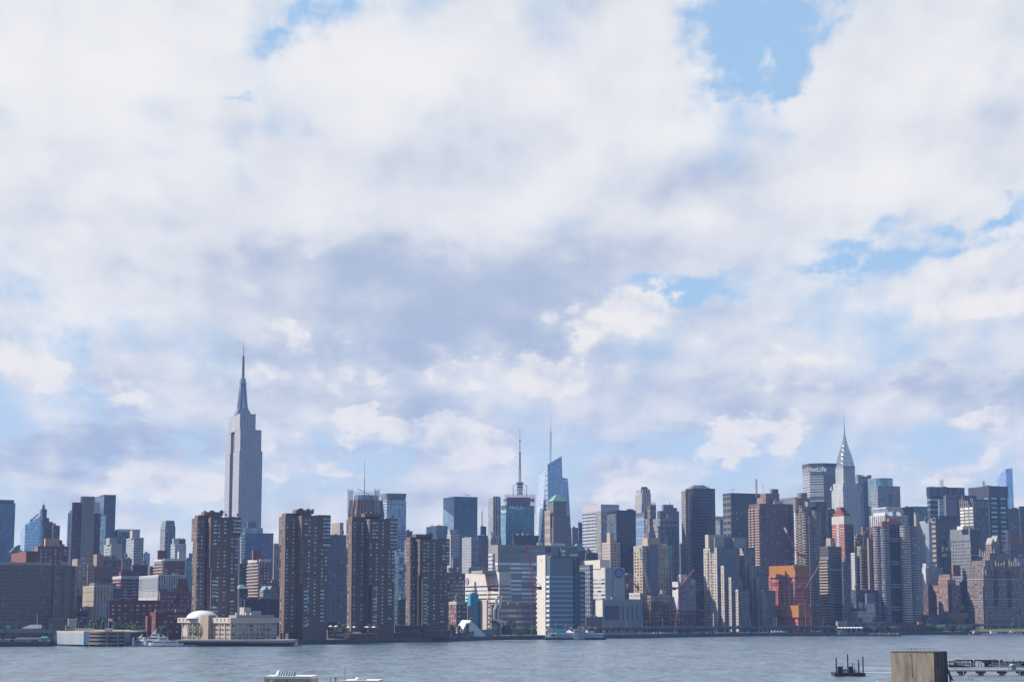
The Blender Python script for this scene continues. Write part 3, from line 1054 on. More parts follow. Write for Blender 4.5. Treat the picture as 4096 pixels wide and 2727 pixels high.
# big grey brown hospital
VA = punch(GREYB, 2.35, 3.0, .60, .55, skirt=4, crown=2, gmat=GLASS_U)
tower('huge grey brown hospital slab with sixteen rows of small square windows', -90, -90, 213, 2262, 1480, VA,
      [(-90, -90, 195, 2247, 6, blank((.34, .33, .34)), 'plant_storey')], 'hospital_building', 'hospital', rot=R(9), cap=100)
tower('grey brown hospital end wing with a blank stair wall and the last window columns', 213, 216, 258, 2262, 1478, punch(GREYB, 3.2, 3.0, .6, .55, skirt=4, crown=2, gmat=GLASS_U),
      [(258, 259, 285, 2262, -3, blank(GREYB), 'blank_stair_wall'), (285, 286, 301, 2262, 1, punch(GREYB, 3.2, 3.0, .6, .5), 'end_bay'), (240, 242, 272, 2246, 5, blank((.33, .32, .33)), 'plant_storey')], 'hospital_building', 'hospital', rot=R(9))
tower('single storey grey annex at the foot of the hospital end wing', 190, 194, 258, 2477, 1470, blank((.16, .14, .125)), name='hospital_annex', cat='annex', rot=R(9), clutter=False)
tower('brick power house chimney shaft before the hospital', 148, 151, 164, 2458, 1450, blank((.13, .05, .045)), name='chimney', clutter=False, parapet=True)
# red brick school blocks
RB = punch(REDB, 4.5, 3.4, .40, .42, gmat=GLASS_L, skirt=5)
tower('long dark red brick hall with pale square windows behind the garage', 425, 438, 640, 2405, 1480, RB, name='brick_block', rot=R(12), cat='brick hall')
Bk = BUILT[-1]
b = MB()
x0 = Bk.sx(423, 2440)
b.box(x0 - 5.0, x0 - .5, -2, 12, 0, Bk.z(2413))
b.build('blue_end_panel', plain('pale_blue_panel', (.22, .30, .40)), Bk.root)
tower('red brick college block carrying white roof edge lettering', 600, 623, 772, 2453, 1440, punch(REDB, 4.4, 3.4, .40, .42, gmat=GLASS_L, skirt=4, crown=4.5),
      [(582, 590, 607, 2462, -6, blank((.17, .055, .045)), 'left_stair_wing')], 'college_building', 'college')
Bk = BUILT[-1]
M_LET = plain('white_letter', (.55, .55, .55))
text_part('HUNTER COLLEGE', 1.25, M_LET, Bk.root, (Bk.sx(700), -.2, Bk.h - 1.7))
text_part('CITY UNIVERSITY', .85, M_LET, Bk.root, (Bk.sx(746), -.2, Bk.h - 1.7))
text_part('BROOKDALE HEALTH SCIENCE CENTER', .7, M_LET, Bk.root, (Bk.sx(728), -.2, Bk.h - 3.3))
tower('stepped pink brick hospital with a dark central recess and rows of white windows', 636, 640, 775, 2370, 1600, punch((.22, .085, .07), 2.6, 3.4, .5, .42, gmat=GLASS_L),
      [(690, 691, 758, 2354, 6, blank((.2, .08, .065)), 'second_tier'), (704, 705, 752, 2338, 10, blank((.17, .065, .055)), 'third_tier'), (710, 711, 751, 2314, 14, blank((.16, .06, .05)), 'top_tier'), (706, 708, 716, 2372, -2, blank((.10, .04, .04)), 'recess_shade_strip')], 'hospital_building', 'hospital', rot=R(12), clutter=False)  # strip stands proud; the central recess is only shade in its dark colour

# ------------------------------------------------------------------ between and behind the brown towers
tower('blue grey office slab with a pale window strip and a glass roof house', 965, 981, 1094, 2134, 2250, style(wall=(.105, .15, .23), glass=(.075, .11, .17), bw=4, fh=3.6, wf=.35, hf=.4, blind=.1),
      [(974, 976, 1052, 2110, 6, curtain((.20, .25, .30), 3, 4, .4), 'glass_roof_house'), (990, 992, 1026, 2085, 10, blank((.14, .15, .18)), 'plant_box'), (963, 965, 981, 2136, -4, grid((.55, .58, .62), 3, 3.6, .5, .5), 'pale_strip')])
tower('brick tower with cream balconies, white windows and a white parapet', 991, 1039, 1083, 2239, 1800, punch((.17, .055, .045), 3.4, 3.0, .55, .5, gmat=GLASS_L),
      [(1008, 1013, 1043, 2199, 5, blank((.22, .075, .06)), 'brick_penthouse'), (1024, 1027, 1057, 2224, 3, blank((.22, .075, .06)), 'penthouse_step'), (991, 1039, 1084, 2235, -.4, blank((.52, .52, .52)), 'white_parapet')], 'apartment_tower', parapet=False, clutter=False)
Bk = BUILT[-1]
for k in range(15):
    z = Bk.h - 5 - 3.0 * k
    if z > 4:
        b = MB()
        b.box(-1.4, .2, 1, min(Bk.Wd, 50) - 1, z, z + 1.0)
        b.build('balcony', plain('balcony_cream', (.42, .34, .26)), Bk.root)
tower('dark brown loft block left of the balconied brick tower', 955, 958, 996, 2258, 1870, grid((.07, .05, .055), 3.5, 3.6, .4, .4), name='loft_building')
tower('brick hall under a teal hipped roof with a tall glass strip', 955, 957, 992, 2353, 1650, grid((.09, .05, .05), 4, 4, .4, .5), name='brick_hall', cat='hall', clutter=False, parapet=False)
Bk = BUILT[-1]
b = MB()
h = Bk.h
b.taper([(-.5, -.5), (Bk.L + .5, -.5), (Bk.L + .5, 14), (-.5, 14)], h, [(Bk.L * .3, 5), (Bk.L * .6, 5), (Bk.L * .6, 9), (Bk.L * .3, 9)], h + 3.6)
b.build('teal_roof', plain('copper_teal', (.10, .24, .22)), Bk.root)
b = MB()
b.box(-.2, 2.6, -.4, .1, 1, h - 8, 2.6, 4)
b.build('glass_strip', facade((.3, .35, .4), (.35, .45, .55), .9, .85, gm=.6), Bk.root)
tower('wide dark brick factory block with a pale string course', 975, 980, 1118, 2400, 1620, grid((.075, .035, .035), 5, 4.5, .5, .45),
      [(990, 992, 1062, 2386, 5, blank((.12, .12, .12)), 'roof_shed')], 'brick_block', 'brick hall')
tower('grey rendered house with twin green gable roofs below the pink brick block', 1038, 1053, 1098, 2358, 1690, grid((.20, .21, .22), 3.4, 4, .4, .45, blind=.4), name='house', cat='house', clutter=False, parapet=False)
Bk = BUILT[-1]
h = Bk.h
for xo in (0.1, .55):
    b = MB()
    xa, xb = Bk.L * xo, Bk.L * (xo + .42)
    xm = (xa + xb) / 2
    b.face([(xa, 0, h), (xb, 0, h), (xm, 0, h + 3.4)])
    b.face([(xa, 0, h), (xm, 0, h + 3.4), (xm, 16, h + 3.4), (xa, 16, h)])
    b.face([(xm, 0, h + 3.4), (xb, 0, h), (xb, 16, h), (xm, 16, h + 3.4)])
    b.build('green_gable', plain('copper_green2', (.13, .24, .21)), Bk.root)
tower('stepped pink brick block with a roof tank between brown towers', 1076, 1082, 1122, 2334, 1850, grid((.24, .12, .09), 4, 3.4, .4, .45),
      [(1084, 1087, 1118, 2318, 4, None, 'upper_step')], 'apartment_block', clutter=False)
tower('slender cream art deco shaft half hidden by the second brown tower', 1090, 1096, 1136, 2176, 2300, fins((.36, .31, .24), (.08, .07, .07), 3, .35), name='stone_tower', clutter=False)
tower('tall grey brown slab with vertical ribs and a pale louvred crown', 1296, 1300, 1392, 2141, 2200, style(wall=(.115, .095, .10), glass=(.07, .075, .09), bw=4.6, fh=4, wf=.5, hf=.45, blind=.22),
      [(1326, 1360, 1374, 2089, 5, fins((.36, .31, .24), (.16, .14, .11), 1.6, .35, blind=0), 'louvred_crown')], 'apartment_tower', clutter=False)
Bk = BUILT[-1]
b = MB()
for i in range(5):
    x = Bk.L * (i + .25) / 5
    b.box(x, x + 1.0, -.5, .1, 0, Bk.h)
b.build('ribs', plain('rib_brown', (.15, .125, .12)), Bk.root)
tower('white and blue gridded tower with a flared crown of fins', 1525, 1548, 1625, 1998, 2700, grid((.42, .46, .52), 4.2, 4.2, .72, .66, glass=(.13, .2, .3), gm=.5, blind=.3), name='office_tower', clutter=False, parapet=False)
Bk = BUILT[-1]
h, h1 = Bk.h, Bk.z(1972)
b = MB()
n = 9
for i in range(n):
    x = Bk.L * i / n
    b.taper([(x, 0), (x + Bk.L / n * .6, 0), (x + Bk.L / n * .6, 1.2), (x, 1.2)], h, [(x, -1.5), (x + Bk.L / n * .95, -1.5), (x + Bk.L / n * .95, .3), (x, .3)], h1)
for i in range(6):
    y = 1 + Bk.Wd * i / 6
    b.taper([(0, y), (1.2, y), (1.2, y + 3), (0, y + 3)], h, [(-1.5, y), (.3, y), (.3, y + 5), (-1.5, y + 5)], h1)
b.box(1.5, Bk.L - 1, 1.5, Bk.Wd - 1, h, h1 - 1)
b.build('flared_crown', plain('crown_grey', (.20, .21, .22)), Bk.root)
tower('pale blue glass block with a grid face between two brown towers', 1578, 1583, 1640, 2204, 2100, curtain((.25, .34, .46), 4, 4, .5), name='glass_block')
tower('narrow mirror glass tower whose left face catches bright reflections', 1578, 1597, 1622, 2233, 1760, curtain((.12, .18, .24), 2, 3.6, .7, .06, gvar=.8), name='glass_tower', clutter=False)
tower('black glass infill block behind the fourth brown tower', 1590, 1597, 1640, 2402, 1640, curtain((.02, .03, .035), 4, 5, .3), name='glass_block', clutter=False)
tower('small blue black glass tower peeping over the fourth brown tower', 1624, 1627, 1650, 2126, 2600, curtain((.035, .06, .11), 2, 3.8, .4), name='glass_tower', clutter=False)
tower('dark glass block with a sloping roof left of the big blue tower', 1705, 1745, 1790, 2105, 2620, curtain((.08, .12, .18), 3, 3.8, .5), name='glass_tower', clutter=False)
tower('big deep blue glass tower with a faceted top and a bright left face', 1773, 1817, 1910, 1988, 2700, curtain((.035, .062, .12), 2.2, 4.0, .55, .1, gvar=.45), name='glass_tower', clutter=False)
Bk = BUILT[-1]
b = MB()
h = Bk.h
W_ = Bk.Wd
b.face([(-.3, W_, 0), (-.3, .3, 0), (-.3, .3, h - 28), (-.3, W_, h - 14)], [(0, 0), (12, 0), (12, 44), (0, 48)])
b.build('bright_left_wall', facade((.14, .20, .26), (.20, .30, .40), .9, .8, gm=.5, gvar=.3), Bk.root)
b = MB()
b.bar((Bk.L * .6, 6, h), (Bk.L * .6, 6, h + 5), .3)
b.bar((Bk.L * .45, 6, h + 5), (Bk.L * .72, 6, h + 4), .3)
b.build('roof_crane', MAST, Bk.root)
tower('stepped white art deco shaft in front of the big blue glass tower', 1788, 1803, 1838, 2140, 2400, grid((.40, .39, .37), 3, 3.6, .4, .5, blind=.2),
      [(1791, 1800, 1830, 2117, 3, None, 'upper_step'), (1786, 1812, 1842, 2230, -6, grid((.16, .16, .18), 3, 3.6, .4, .5), 'lower_step')], 'stone_tower')
tower('grey tower with a fine mesh left face and striped right face', 1848, 1885, 1911, 2151, 2300, grid((.30, .30, .30), 2.0, 3.4, .5, .5, glass=(.12, .13, .14)), clutter=False)
Bk = BUILT[-1]
b = MB()
b.box(.2, Bk.L - .2, -.3, .1, 2, Bk.h - 2, 2.2, 8)
b.build('striped_front', facade((.26, .27, .28), (.05, .07, .1), .6, .85, gm=.3), Bk.root)
tower('slim black glass wedge carrying a lone white mast', 1921, 1925, 1945, 2108, 2800, curtain((.025, .04, .07), 2, 4, .4), name='glass_tower', clutter=False)
Bk = BUILT[-1]
b = MB()
h = Bk.h
b.truss((Bk.L * .45, 6, h), (Bk.L * .45, 6, h + 24), 1.4, 9, .16)
b.bar((Bk.L * .45, 6, h + 24), (Bk.L * .45, 6, h + 30), .15)
b.build('mast', plain('mast_pale', (.45, .47, .5)), Bk.root)
tower('dark blue block at the foot of the slim black wedge', 1910, 1913, 1952, 2145, 2750, curtain((.04, .06, .10), 3, 4, .4), name='glass_block')
tower('slender tower of white, gold and dark vertical stripes', 1952, 1972, 2003, 1988, 2800, fins((.52, .50, .47), (.05, .07, .11), 4.2, .55),
      [(1956, 1974, 2000, 1984, 2, blank((.4, .4, .4)), 'crown_screen'), (1938, 1964, 2006, 2152, -8, fins((.48, .46, .42), (.06, .08, .11), 4.2, .5), 'lower_wing')], 'stone_tower', clutter=False, parapet=False)
Bk = BUILT[-1]
b = MB()
h = Bk.h
for k in range(34):
    z = h - 8 - k * 6.2
    if z > 20:
        b.box(1.0, 4.2, -1.0, .1, z, z + 2.6)
b.build('gold_balconies', plain('gold_panel', (.40, .28, .12)), Bk.root)
tower('dark brown flat block with roof machinery in front of the teal tower', 2050, 2053, 2155, 2143, 2350, style(wall=(.06, .05, .06), glass=(.05, .045, .055), bw=4, fh=4, wf=.5, hf=.5, blind=0),
      [(2088, 2092, 2118, 2131, 5, blank((.3, .3, .32)), 'cooling_plant'), (2068, 2070, 2088, 2138, 4, blank((.25, .24, .24)), 'plant_room')])
tower('dark slim slab left of the white banded office tower', 2312, 2314, 2336, 2092, 3000, fins((.05, .055, .07), (.03, .04, .06), 2, .5), clutter=False)
tower('blue black block peeping out between slim slab and crystal tower', 2288, 2292, 2315, 2112, 3100, curtain((.06, .08, .12), 3, 4, .3), name='glass_block')
tower('white office tower with wide horizontal window bands and a blank top', 2329, 2404, 2476, 2018, 2900, style(wall=(.46, .44, .43), glass=(.035, .045, .07), bw=9, fh=5.2, wf=.90, hf=.52, blind=.05),
      [(2333, 2404, 2474, 2016, .2, blank((.30, .31, .36)), 'blank_top')], parapet=False)
Bk = BUILT[-1]
b = MB()
h = Bk.h
b.box(-.4, Bk.L + .1, -.4, Bk.Wd, h - 10, h + .6)
b.build('blank_crown', plain('crown_white', (.43, .42, .42)), Bk.root)
tower('ribbed cream art deco shaft before the white banded tower', 2383, 2404, 2428, 2052, 2600, fins((.36, .32, .27), (.05, .06, .08), 4, .4),
      [(2388, 2404, 2424, 2044, 3, None, 'crown_step')], 'stone_tower', clutter=False)
tower('black glass slab with a faint grey left face', 2427, 2466, 2543, 2043, 2300, curtain((.016, .022, .034), 2.4, 3.9, .25, gvar=.5), name='glass_tower')
Bk = BUILT[-1]
b = MB()
b.box(-.3, .1, .3, Bk.Wd - .3, 4, Bk.h - 3, 2.6, 3.9)
b.build('grey_left_wall', facade((.06, .075, .085), (.12, .15, .17), .8, .7, gm=.3, gvar=.5), Bk.root)
tower('cream stepped flats with shaded slots before the black glass slab', 2408, 2441, 2480, 2172, 2000, style(wall=(.42, .35, .28), bw=4.5, fh=3.2, wf=.35, hf=.5, glass=(.06, .06, .07)),
      [(2427, 2440, 2458, 2130, 4, blank((.42, .33, .27)), 'lift_tower')], 'apartment_tower', clutter=False)
tower('dark old block under a teal pyramid roof', 2296, 2300, 2348, 2203, 2200, grid((.09, .075, .075), 4, 3.6, .4, .5), name='office_block', cat='office block', clutter=False, parapet=False)
Bk = BUILT[-1]
b = MB()
h = Bk.h
b.taper([(0, 0), (Bk.L, 0), (Bk.L, 14), (0, 14)], h, [(Bk.L * .32, 5), (Bk.L * .62, 5), (Bk.L * .62, 9), (Bk.L * .32, 9)], h + 9)
b.build('teal_roof', plain('copper_teal', (.10, .24, .22)), Bk.root)
tower('dark brick block with a roof tank right of the teal pyramid', 2340, 2345, 2392, 2215, 2150, grid((.07, .055, .055), 4, 3.6, .4, .4), name='office_block', cat='office block')
# medical centre
tower('long grey hospital slab with many pale window bands and a lit white end', 1965, 1992, 2312, 2182, 1900, style(wall=(.26, .24, .23), fh=4.1, hf=.52, mode='band', nb=7, nb2=3, gmat=GLASS_B, skirt=20, crown=16),
      [(2200, 2202, 2262, 2171, 8, blank((.5, .5, .5)), 'white_plant_rooms'), (2148, 2150, 2170, 2169, 6, blank((.5, .49, .48)), 'lift_house'), (2238, 2243, 2312, 2189, -4, style(wall=(.13, .12, .12), fh=4, hf=.6, mode='band', nb=4, gmat=GLASS_L), 'dark_glazed_wing')], 'hospital_building', 'hospital')
Bk = BUILT[-1]
b = MB()
h = Bk.h
x0 = Bk.sx(2011, 2197)
b.box(x0, Bk.sx(2230, 2197), -.3, .1, h - 6.6, h - 3.0, 7, 3.6)
b.build('top_window_row', facade((.2, .18, .17), (.10, .13, .17), .88, .9, gm=.2), Bk.root)
P_ = MB()
P_.lathe(0, 0, [(0, 0), (3.2, 0), (3.2, .4)], 24)
pd = P_.build('round_sign', plain('sign_purple', (.06, .05, .20)), Bk.root)
pd.rotation_euler = (R(90), 0, 0)
pd.location = (Bk.sx(2193, 2198), -.35, Bk.zx(2193, 2198))
tower('white balconied end tower left of the long grey hospital', 1953, 1970, 1980, 2217, 1880, style(wall=(.5, .48, .45), bw=6, fh=3.8, wf=.8, hf=.45, glass=(.08, .10, .12)), name='hospital_building', cat='hospital wing', clutter=False)
tower('wide cream hospital block with thin window bands and a purple oval sign', 1861, 1997, 2045, 2292, 1800, style(wall=(.60, .545, .47), fh=4.1, hf=.33, mode='band', nb=1, nb2=3, skirt=3, crown=10),
      [(1885, 1930, 1985, 2280, 8, blank((.3, .29, .27)), 'plant_rooms'), (1990, 2001, 2045, 2288, .5, blank((.19, .165, .155)), 'grey_front_wall')], 'hospital_building', 'hospital')
Bk = BUILT[-1]
P_ = MB()
P_.lathe(0, 0, [(0, 0), (3.4, 0), (3.4, .4)], 24)
pd = P_.build('oval_sign', plain('sign_lilac', (.32, .24, .45)), Bk.root)
pd.rotation_euler = (R(90), 0, R(-90))
pd.scale = (1.3, 1, 1)
pd.location = (-.4, Bk.Wd * .93, Bk.h - 6)
tower('brown office block with a plain grid of pale windows right of the last brown tower', 1770, 1775, 1861, 2296, 1850, punch((.10, .085, .08), 3.1, 3.9, .62, .52, gmat=GLASS_L),
      [(1792, 1795, 1822, 2270, 5, blank((.14, .12, .11)), 'plant_room')], 'office_block', 'office block')
tower('low tan block with roof sheds behind the cream hospital', 1870, 1876, 1968, 2274, 2150, grid((.24, .21, .17), 4, 3.6, .4, .4), name='office_block', cat='office block')
tower('old red brick institute with cream string courses and lit brick end', 1795, 1826, 1869, 2410, 1660, punch((.17, .07, .055), 4.2, 4.2, .42, .45, gmat=GLASS_L),
      [(1795, 1826, 1870, 2405, -.5, blank((.40, .35, .28)), 'stone_cornice')], 'brick_block', 'institute')
tower('bright cyan stair tower behind the white tent', 1870, 1882, 1914, 2380, 1650, blank((.03, .27, .42)), name='stair_tower', clutter=False)
tower('plain grey concrete wall block below the cyan tower', 1868, 1870, 1898, 2427, 1630, blank((.20, .19, .185)), name='concrete_block', cat='block', clutter=False)
tower('tall blank beige block lit by the sun beside the red crane', 1913, 1947, 1951, 2403, 1640, blank((.47, .41, .34)), name='concrete_block', cat='block', clutter=False)
tower('wide grey laboratory block with big silver ducts and thin window strips', 1958, 1966, 2160, 2420, 1730, style(wall=(.20, .175, .16), fh=5.0, hf=.42, mode='band', nb=6, gmat=GLASS_L, skirt=4, crown=2),
      [(2030, 2034, 2162, 2408, 4, blank((.25, .23, .22)), 'roof_plant')], 'laboratory_building', 'laboratory')
Bk = BUILT[-1]
b = MB()
for xa, xb in ((1982, 1973), (1998, 1987)):
    X0, X1 = Bk.sx(xa, 2420), Bk.sx(xb, 2450)
    zt, zm, zb = Bk.zx(xa, 2392), Bk.zx(xa, 2432), Bk.zx(xb, 2475)
    b.bar((X0, -2.5, zt), (X0, -2.5, zm + 3), 1.3, 10)
    b.bar((X0, -2.5, zm + 3), (X1, -2.5, zm - 2), 1.3, 10)
    b.bar((X1, -2.5, zm - 2), (X1, -2.5, zb), 1.3, 10)
    b.bar((X1, -2.5, zb), (X1 + 7, -2.5, zb - 3.5), 1.3, 10)
    b.bar((X1 + 7, -2.5, zb - 3.5), (X1 + 7, -2.5, 1), 1.3, 10)
    b.bar((X0, -2.5, zt), (X0 + 2.4, -1.0, zt + 1.3), 1.3, 10)
b.build('silver_duct', plain('duct_metal', (.5, .5, .48), .35, metal=.6), Bk.root)
# glass research tower
tower('blue banded glass research tower with a lit cream stone end', 2146, 2200, 2312, 2233, 1700, style(wall=(.08, .125, .185), fh=4.3, hf=.34, mode='band', nb=1, nb2=1, gmat=plain('teal_band', (.21, .36, .43), .2), wr=.15, crown=14),
      [(2196, 2204, 2316, 2222, 1, blank((.10, .115, .15)), 'plant_storeys'), (2315, 2317, 2341, 2285, 5, style(wall=(.07, .11, .165), fh=4.3, hf=.4, mode='band', gmat=plain('teal_band', (.21, .36, .43), .2)), 'right_glass_wing'), (2296, 2298, 2316, 2228, -2.0, blank((.09, .085, .10)), 'brown_pier')], 'laboratory_building', 'research tower', clutter=False)
Bk = BUILT[-1]
h = Bk.zx(2186, 2217)
b = MB()
y0, y1 = Bk.sy(2186, 2230), Bk.sy(2153, 2230)
b.box(-1.2, 3.5, y0, y1, 0, h)
b.build('stone_end_wall', plain('end_stone', (.62, .57, .49)), Bk.root)
for k in range(16):
    z = h - 21 - 4.3 * k
    if z > 2:
        b = MB()
        b.box(-.6, .2, .4, y0 - .3, z, z + 1.7)
        b.box(-.6, .2, y1 + .3, Bk.Wd - .5, z, z + 1.7)
        b.build('white_spandrel', plain('spandrel_white', (.62, .62, .60)), Bk.root)
b = MB()
b.lathe(0, 0, [(0, 0), (1.7, 0), (1.7, .2)], 20)
pd = b.build('oval_emblem', plain('emblem_blue', (.45, .5, .62)), Bk.root)
pd.rotation_euler = (R(90), 0, R(-90))
pd.location = (-1.3, (y0 + y1) / 2, h - 4.6)
tower('cream hospital block whose blank blue grey front bears a round purple lettered sign', 2360, 2420, 2497, 2273, 1880, style(wall=(.56, .52, .46), bw=200, fh=4.0, wf=.97, hf=.4, mode='band', nb=1, nb2=4, gmat=GLASS_L, crown=9, skirt=20),
      [(2314, 2400, 2440, 2238, 10, blank((.60, .55, .48)), 'cream_penthouse'), (2418, 2421, 2498, 2270, -.6, blank((.36, .36, .37)), 'blank_front')], 'hospital_building', 'hospital', clutter=False)
Bk = BUILT[-1]
b = MB()
b.lathe(0, 0, [(0, 0), (5.0, 0), (5.0, .4)], 28)
pd = b.build('round_sign', plain('sign_violet', (.10, .08, .30)), Bk.root)
pd.rotation_euler = (R(90), 0, 0)
pd.location = (Bk.sx(2474, 2290), -1.1, Bk.zx(2474, 2290))
for i, tx in enumerate(('NYU', 'Medical', 'Center')):
    text_part(tx, 2.0, M_LET, Bk.root, (Bk.sx(2474, 2290), -1.6, Bk.zx(2474, 2290) + 2.2 - 2.2 * i))
b = MB()
xs = Bk.sx(2449, 2300)
for k in range(14):
    b.box(xs - .5, xs + .5, -.8, -.5, 30 + k * 3.2, 31.8 + k * 3.2)
b.build('slit_windows', plain('slit_dark', (.04, .045, .06), .3), Bk.root)
tower('dark service core between glass research tower and cream hospital', 2318, 2360, 2372, 2262, 1850, style(wall=(.08, .08, .10), bw=4, fh=4, wf=.5, hf=.4, glass=(.3, .3, .3), blind=.3), name='hospital_wing', cat='wing', clutter=False)
tower('low blue grey block with a dark panel and tall slits above the highway', 2345, 2412, 2574, 2400, 1835, blank((.27, .28, .31)), name='concrete_block', cat='block', clutter=False, maxd=60)
Bk = BUILT[-1]
h = Bk.h
b = MB()
b.box(-.6, .1, 0, Bk.Wd, 8, h)
b.build('cream_end_wall', plain('end_cream', (.60, .55, .47)), Bk.root)
b = MB()
b.box(Bk.sx(2419, 2450), Bk.sx(2470, 2450), -.4, .1, h - 19, h - 5)
for px_ in (2475, 2492, 2510, 2529, 2548):
    b.box(Bk.sx(px_, 2450) - .5, Bk.sx(px_, 2450) + .5, -.4, .1, h - 19, h - 5)
b.build('dark_panel', plain('panel_dark', (.05, .055, .07), .4), Bk.root)
tower('grey podium shed at the foot of the glass research tower', 2340, 2344, 2411, 2470, 1800, blank((.16, .165, .18)),
      [(2362, 2364, 2380, 2456, 4, blank((.28, .27, .25)), 'plant_room')], 'service_building', 'podium', clutter=False)

# ------------------------------------------------------------------ right half: 34th to 45th streets
tower('cream stone skyscraper with a scaffolded top and lit vertical ribs', 2541, 2568, 2603, 1975, 3000, fins((.46, .43, .38), (.10, .10, .11), 4.4, .38),
      [(2546, 2570, 2601, 1957, 3, None, 'crown_block'), (2565, 2567, 2590, 1946, 8, blank((.10, .11, .14)), 'roof_scaffold'), (2563, 2564, 2594, 1952, 6, blank((.2, .21, .23)), 'scaffold_deck'), (2537, 2566, 2608, 2015, -3, None, 'lower_shaft')], 'stone_tower', clutter=False)
tower('sky blue glass block with a dark cornice below the cream skyscraper', 2542, 2576, 2600, 2068, 2750, style(wall=(.16, .20, .26), glass=(.28, .40, .54), bw=60, fh=5.5, wf=1.01, hf=.62, gm=.6, blind=.1, gvar=.2),
      [(2540, 2578, 2602, 2048, -.6, style(wall=(.09, .095, .11), glass=(.14, .15, .17), bw=60, fh=6, wf=1.01, hf=.3, blind=0), 'dark_cornice')], 'glass_block', clutter=False)
tower('brown gothic brick tower crowned by a row of pointed pinnacles', 2590, 2600, 2624, 2036, 2400, fins((.20, .155, .125), (.06, .05, .055), 3.2, .38),
      [(2583, 2598, 2629, 2075, -3, None, 'middle_stage'), (2576, 2596, 2634, 2130, -5, None, 'lower_stage')], 'brick_tower', clutter=False, parapet=False)
Bk = BUILT[-1]
b = MB()
h = Bk.h
for i in range(4):
    x = Bk.L * (i + .2) / 3.6
    b.box(x - .9, x + .9, -.3, 1.5, h, h + 4)
    b.bar((x, .6, h + 4), (x, .6, h + 10), 1.2, 6, .05)
for i in range(3):
    y = 3 + i * 4
    b.bar((.6, y, h), (.6, y, h + 8), 1.2, 6, .05)
b.box(2, Bk.L - 2, 2, 10, h, h + 5)
b.build('pinnacles', plain('gothic_brick', (.19, .15, .125)), Bk.root)
tower('dark grey blocky tower with a central raised house and a thin finial', 2628, 2640, 2716, 2045, 2900, style(wall=(.085, .09, .11), glass=(.05, .06, .085), bw=60, fh=4, wf=1.01, hf=.4, blind=0),
      [(2647, 2654, 2694, 2017, 5, blank((.13, .145, .17)), 'centre_house'), (2694, 2696, 2708, 2030, 4, blank((.09, .10, .12)), 'right_step')], clutter=False)
Bk = BUILT[-1]
b = MB()
b.bar((Bk.sx(2689, 2017), 8, Bk.z(2017)), (Bk.sx(2689, 2017), 8, Bk.z(2003)), 1.0, 6, .1)
b.build('finial', MAST, Bk.root)
tower('grey stone and glass block with a greenish mirror front', 2612, 2640, 2711, 2077, 2300, grid((.21, .215, .22), 6, 7, .6, .35, glass=(.06, .07, .09)),
      [(2602, 2632, 2640, 2100, -3, grid((.25, .255, .26), 5, 5, .6, .4), 'windowed_left_stage'), (2660, 2678, 2712, 2105, -2.5, curtain((.13, .17, .18), 2.4, 3.8, .5, gvar=.5), 'mirror_front')], 'office_block', 'office block', clutter=False)
tower('teal glass slab behind the cream hotel tower', 2640, 2668, 2690, 2178, 2080, curtain((.07, .12, .17), 3, 3.6, .5, gvar=.4), name='glass_block', clutter=False)
tower('cream hotel tower with a yellow lit end and a wide roof box', 2534, 2569, 2675, 2186, 1950, punch((.40, .325, .22), 3.4, 3.2, .5, .5, bw2=7, gmat=GLASS_D),
      [(2569, 2590, 2641, 2150, 4, blank((.42, .34, .22)), 'roof_box'), (2592, 2594, 2632, 2176, -2, blank((.14, .15, .18)), 'grey_centre_bay'), (2640, 2646, 2660, 2178, 3, blank((.45, .42, .36)), 'white_roof_wall')], 'hotel_tower', clutter=False, maxd=60)
tower('huge dark green glass slab with a tan brick left strip and low hipped roof', 2742, 2774, 2860, 1955, 2300, curtain((.028, .04, .06), 2.2, 4, .4, .12, hf=.55, gvar=.5),
      [(2725, 2742, 2751, 1962, 4, grid((.24, .195, .16), 3, 3.6, .45, .5), 'tan_brick_strip')], 'glass_tower', clutter=False)
Bk = BUILT[-1]
b = MB()
h = Bk.h
b.taper([(-3, 1), (Bk.L - 2, 1), (Bk.L - 2, 20), (-3, 20)], h, [(6, 8), (Bk.L * .62, 8), (Bk.L * .62, 14), (6, 14)], h + 5.5)
b.box(Bk.L * .42, Bk.L * .62, 6, 16, h, h + 5)
b.build('hipped_roof', plain('slate_grey', (.14, .15, .17)), Bk.root)
tower('dark brown brick shaft at the left foot of the huge dark green slab', 2718, 2722, 2750, 2178, 2250, grid((.12, .095, .085), 3, 3.6, .4, .5),
      [(2720, 2724, 2752, 2232, -4, blank((.07, .06, .065)), 'lower_block')], 'brick_tower', clutter=False)
tower('grey tower with a white roof deck showing between two dark towers', 2858, 2880, 2893, 2078, 2800, grid((.19, .20, .22), 4, 4, .5, .5),
      [(2860, 2862, 2893, 2064, 4, blank((.38, .4, .42)), 'roof_deck')], clutter=True)
tower('black office tower with a gridded grey left wall and a roof crane', 2891, 2923, 3042, 1974, 2500, style(wall=(.026, .028, .036), glass=(.035, .042, .055), bw=3.4, fh=3.9, wf=.8, hf=.6, blind=.08, gvar=.6), clutter=False)
Bk = BUILT[-1]
b = MB()
b.box(-.3, .1, .3, Bk.Wd - .3, 3, Bk.h - 2, 11, 8)
b.build('gridded_left_wall', facade((.13, .13, .135), (.03, .033, .04), .84, .55, .05), Bk.root)
b = MB()
h = Bk.h
b.bar((5, 4, h), (5, 4, h + 4), .35)
b.bar((2, 4, h + 4.5), (9, 4, h + 7), .3)
b.build('roof_crane', MAST, Bk.root)
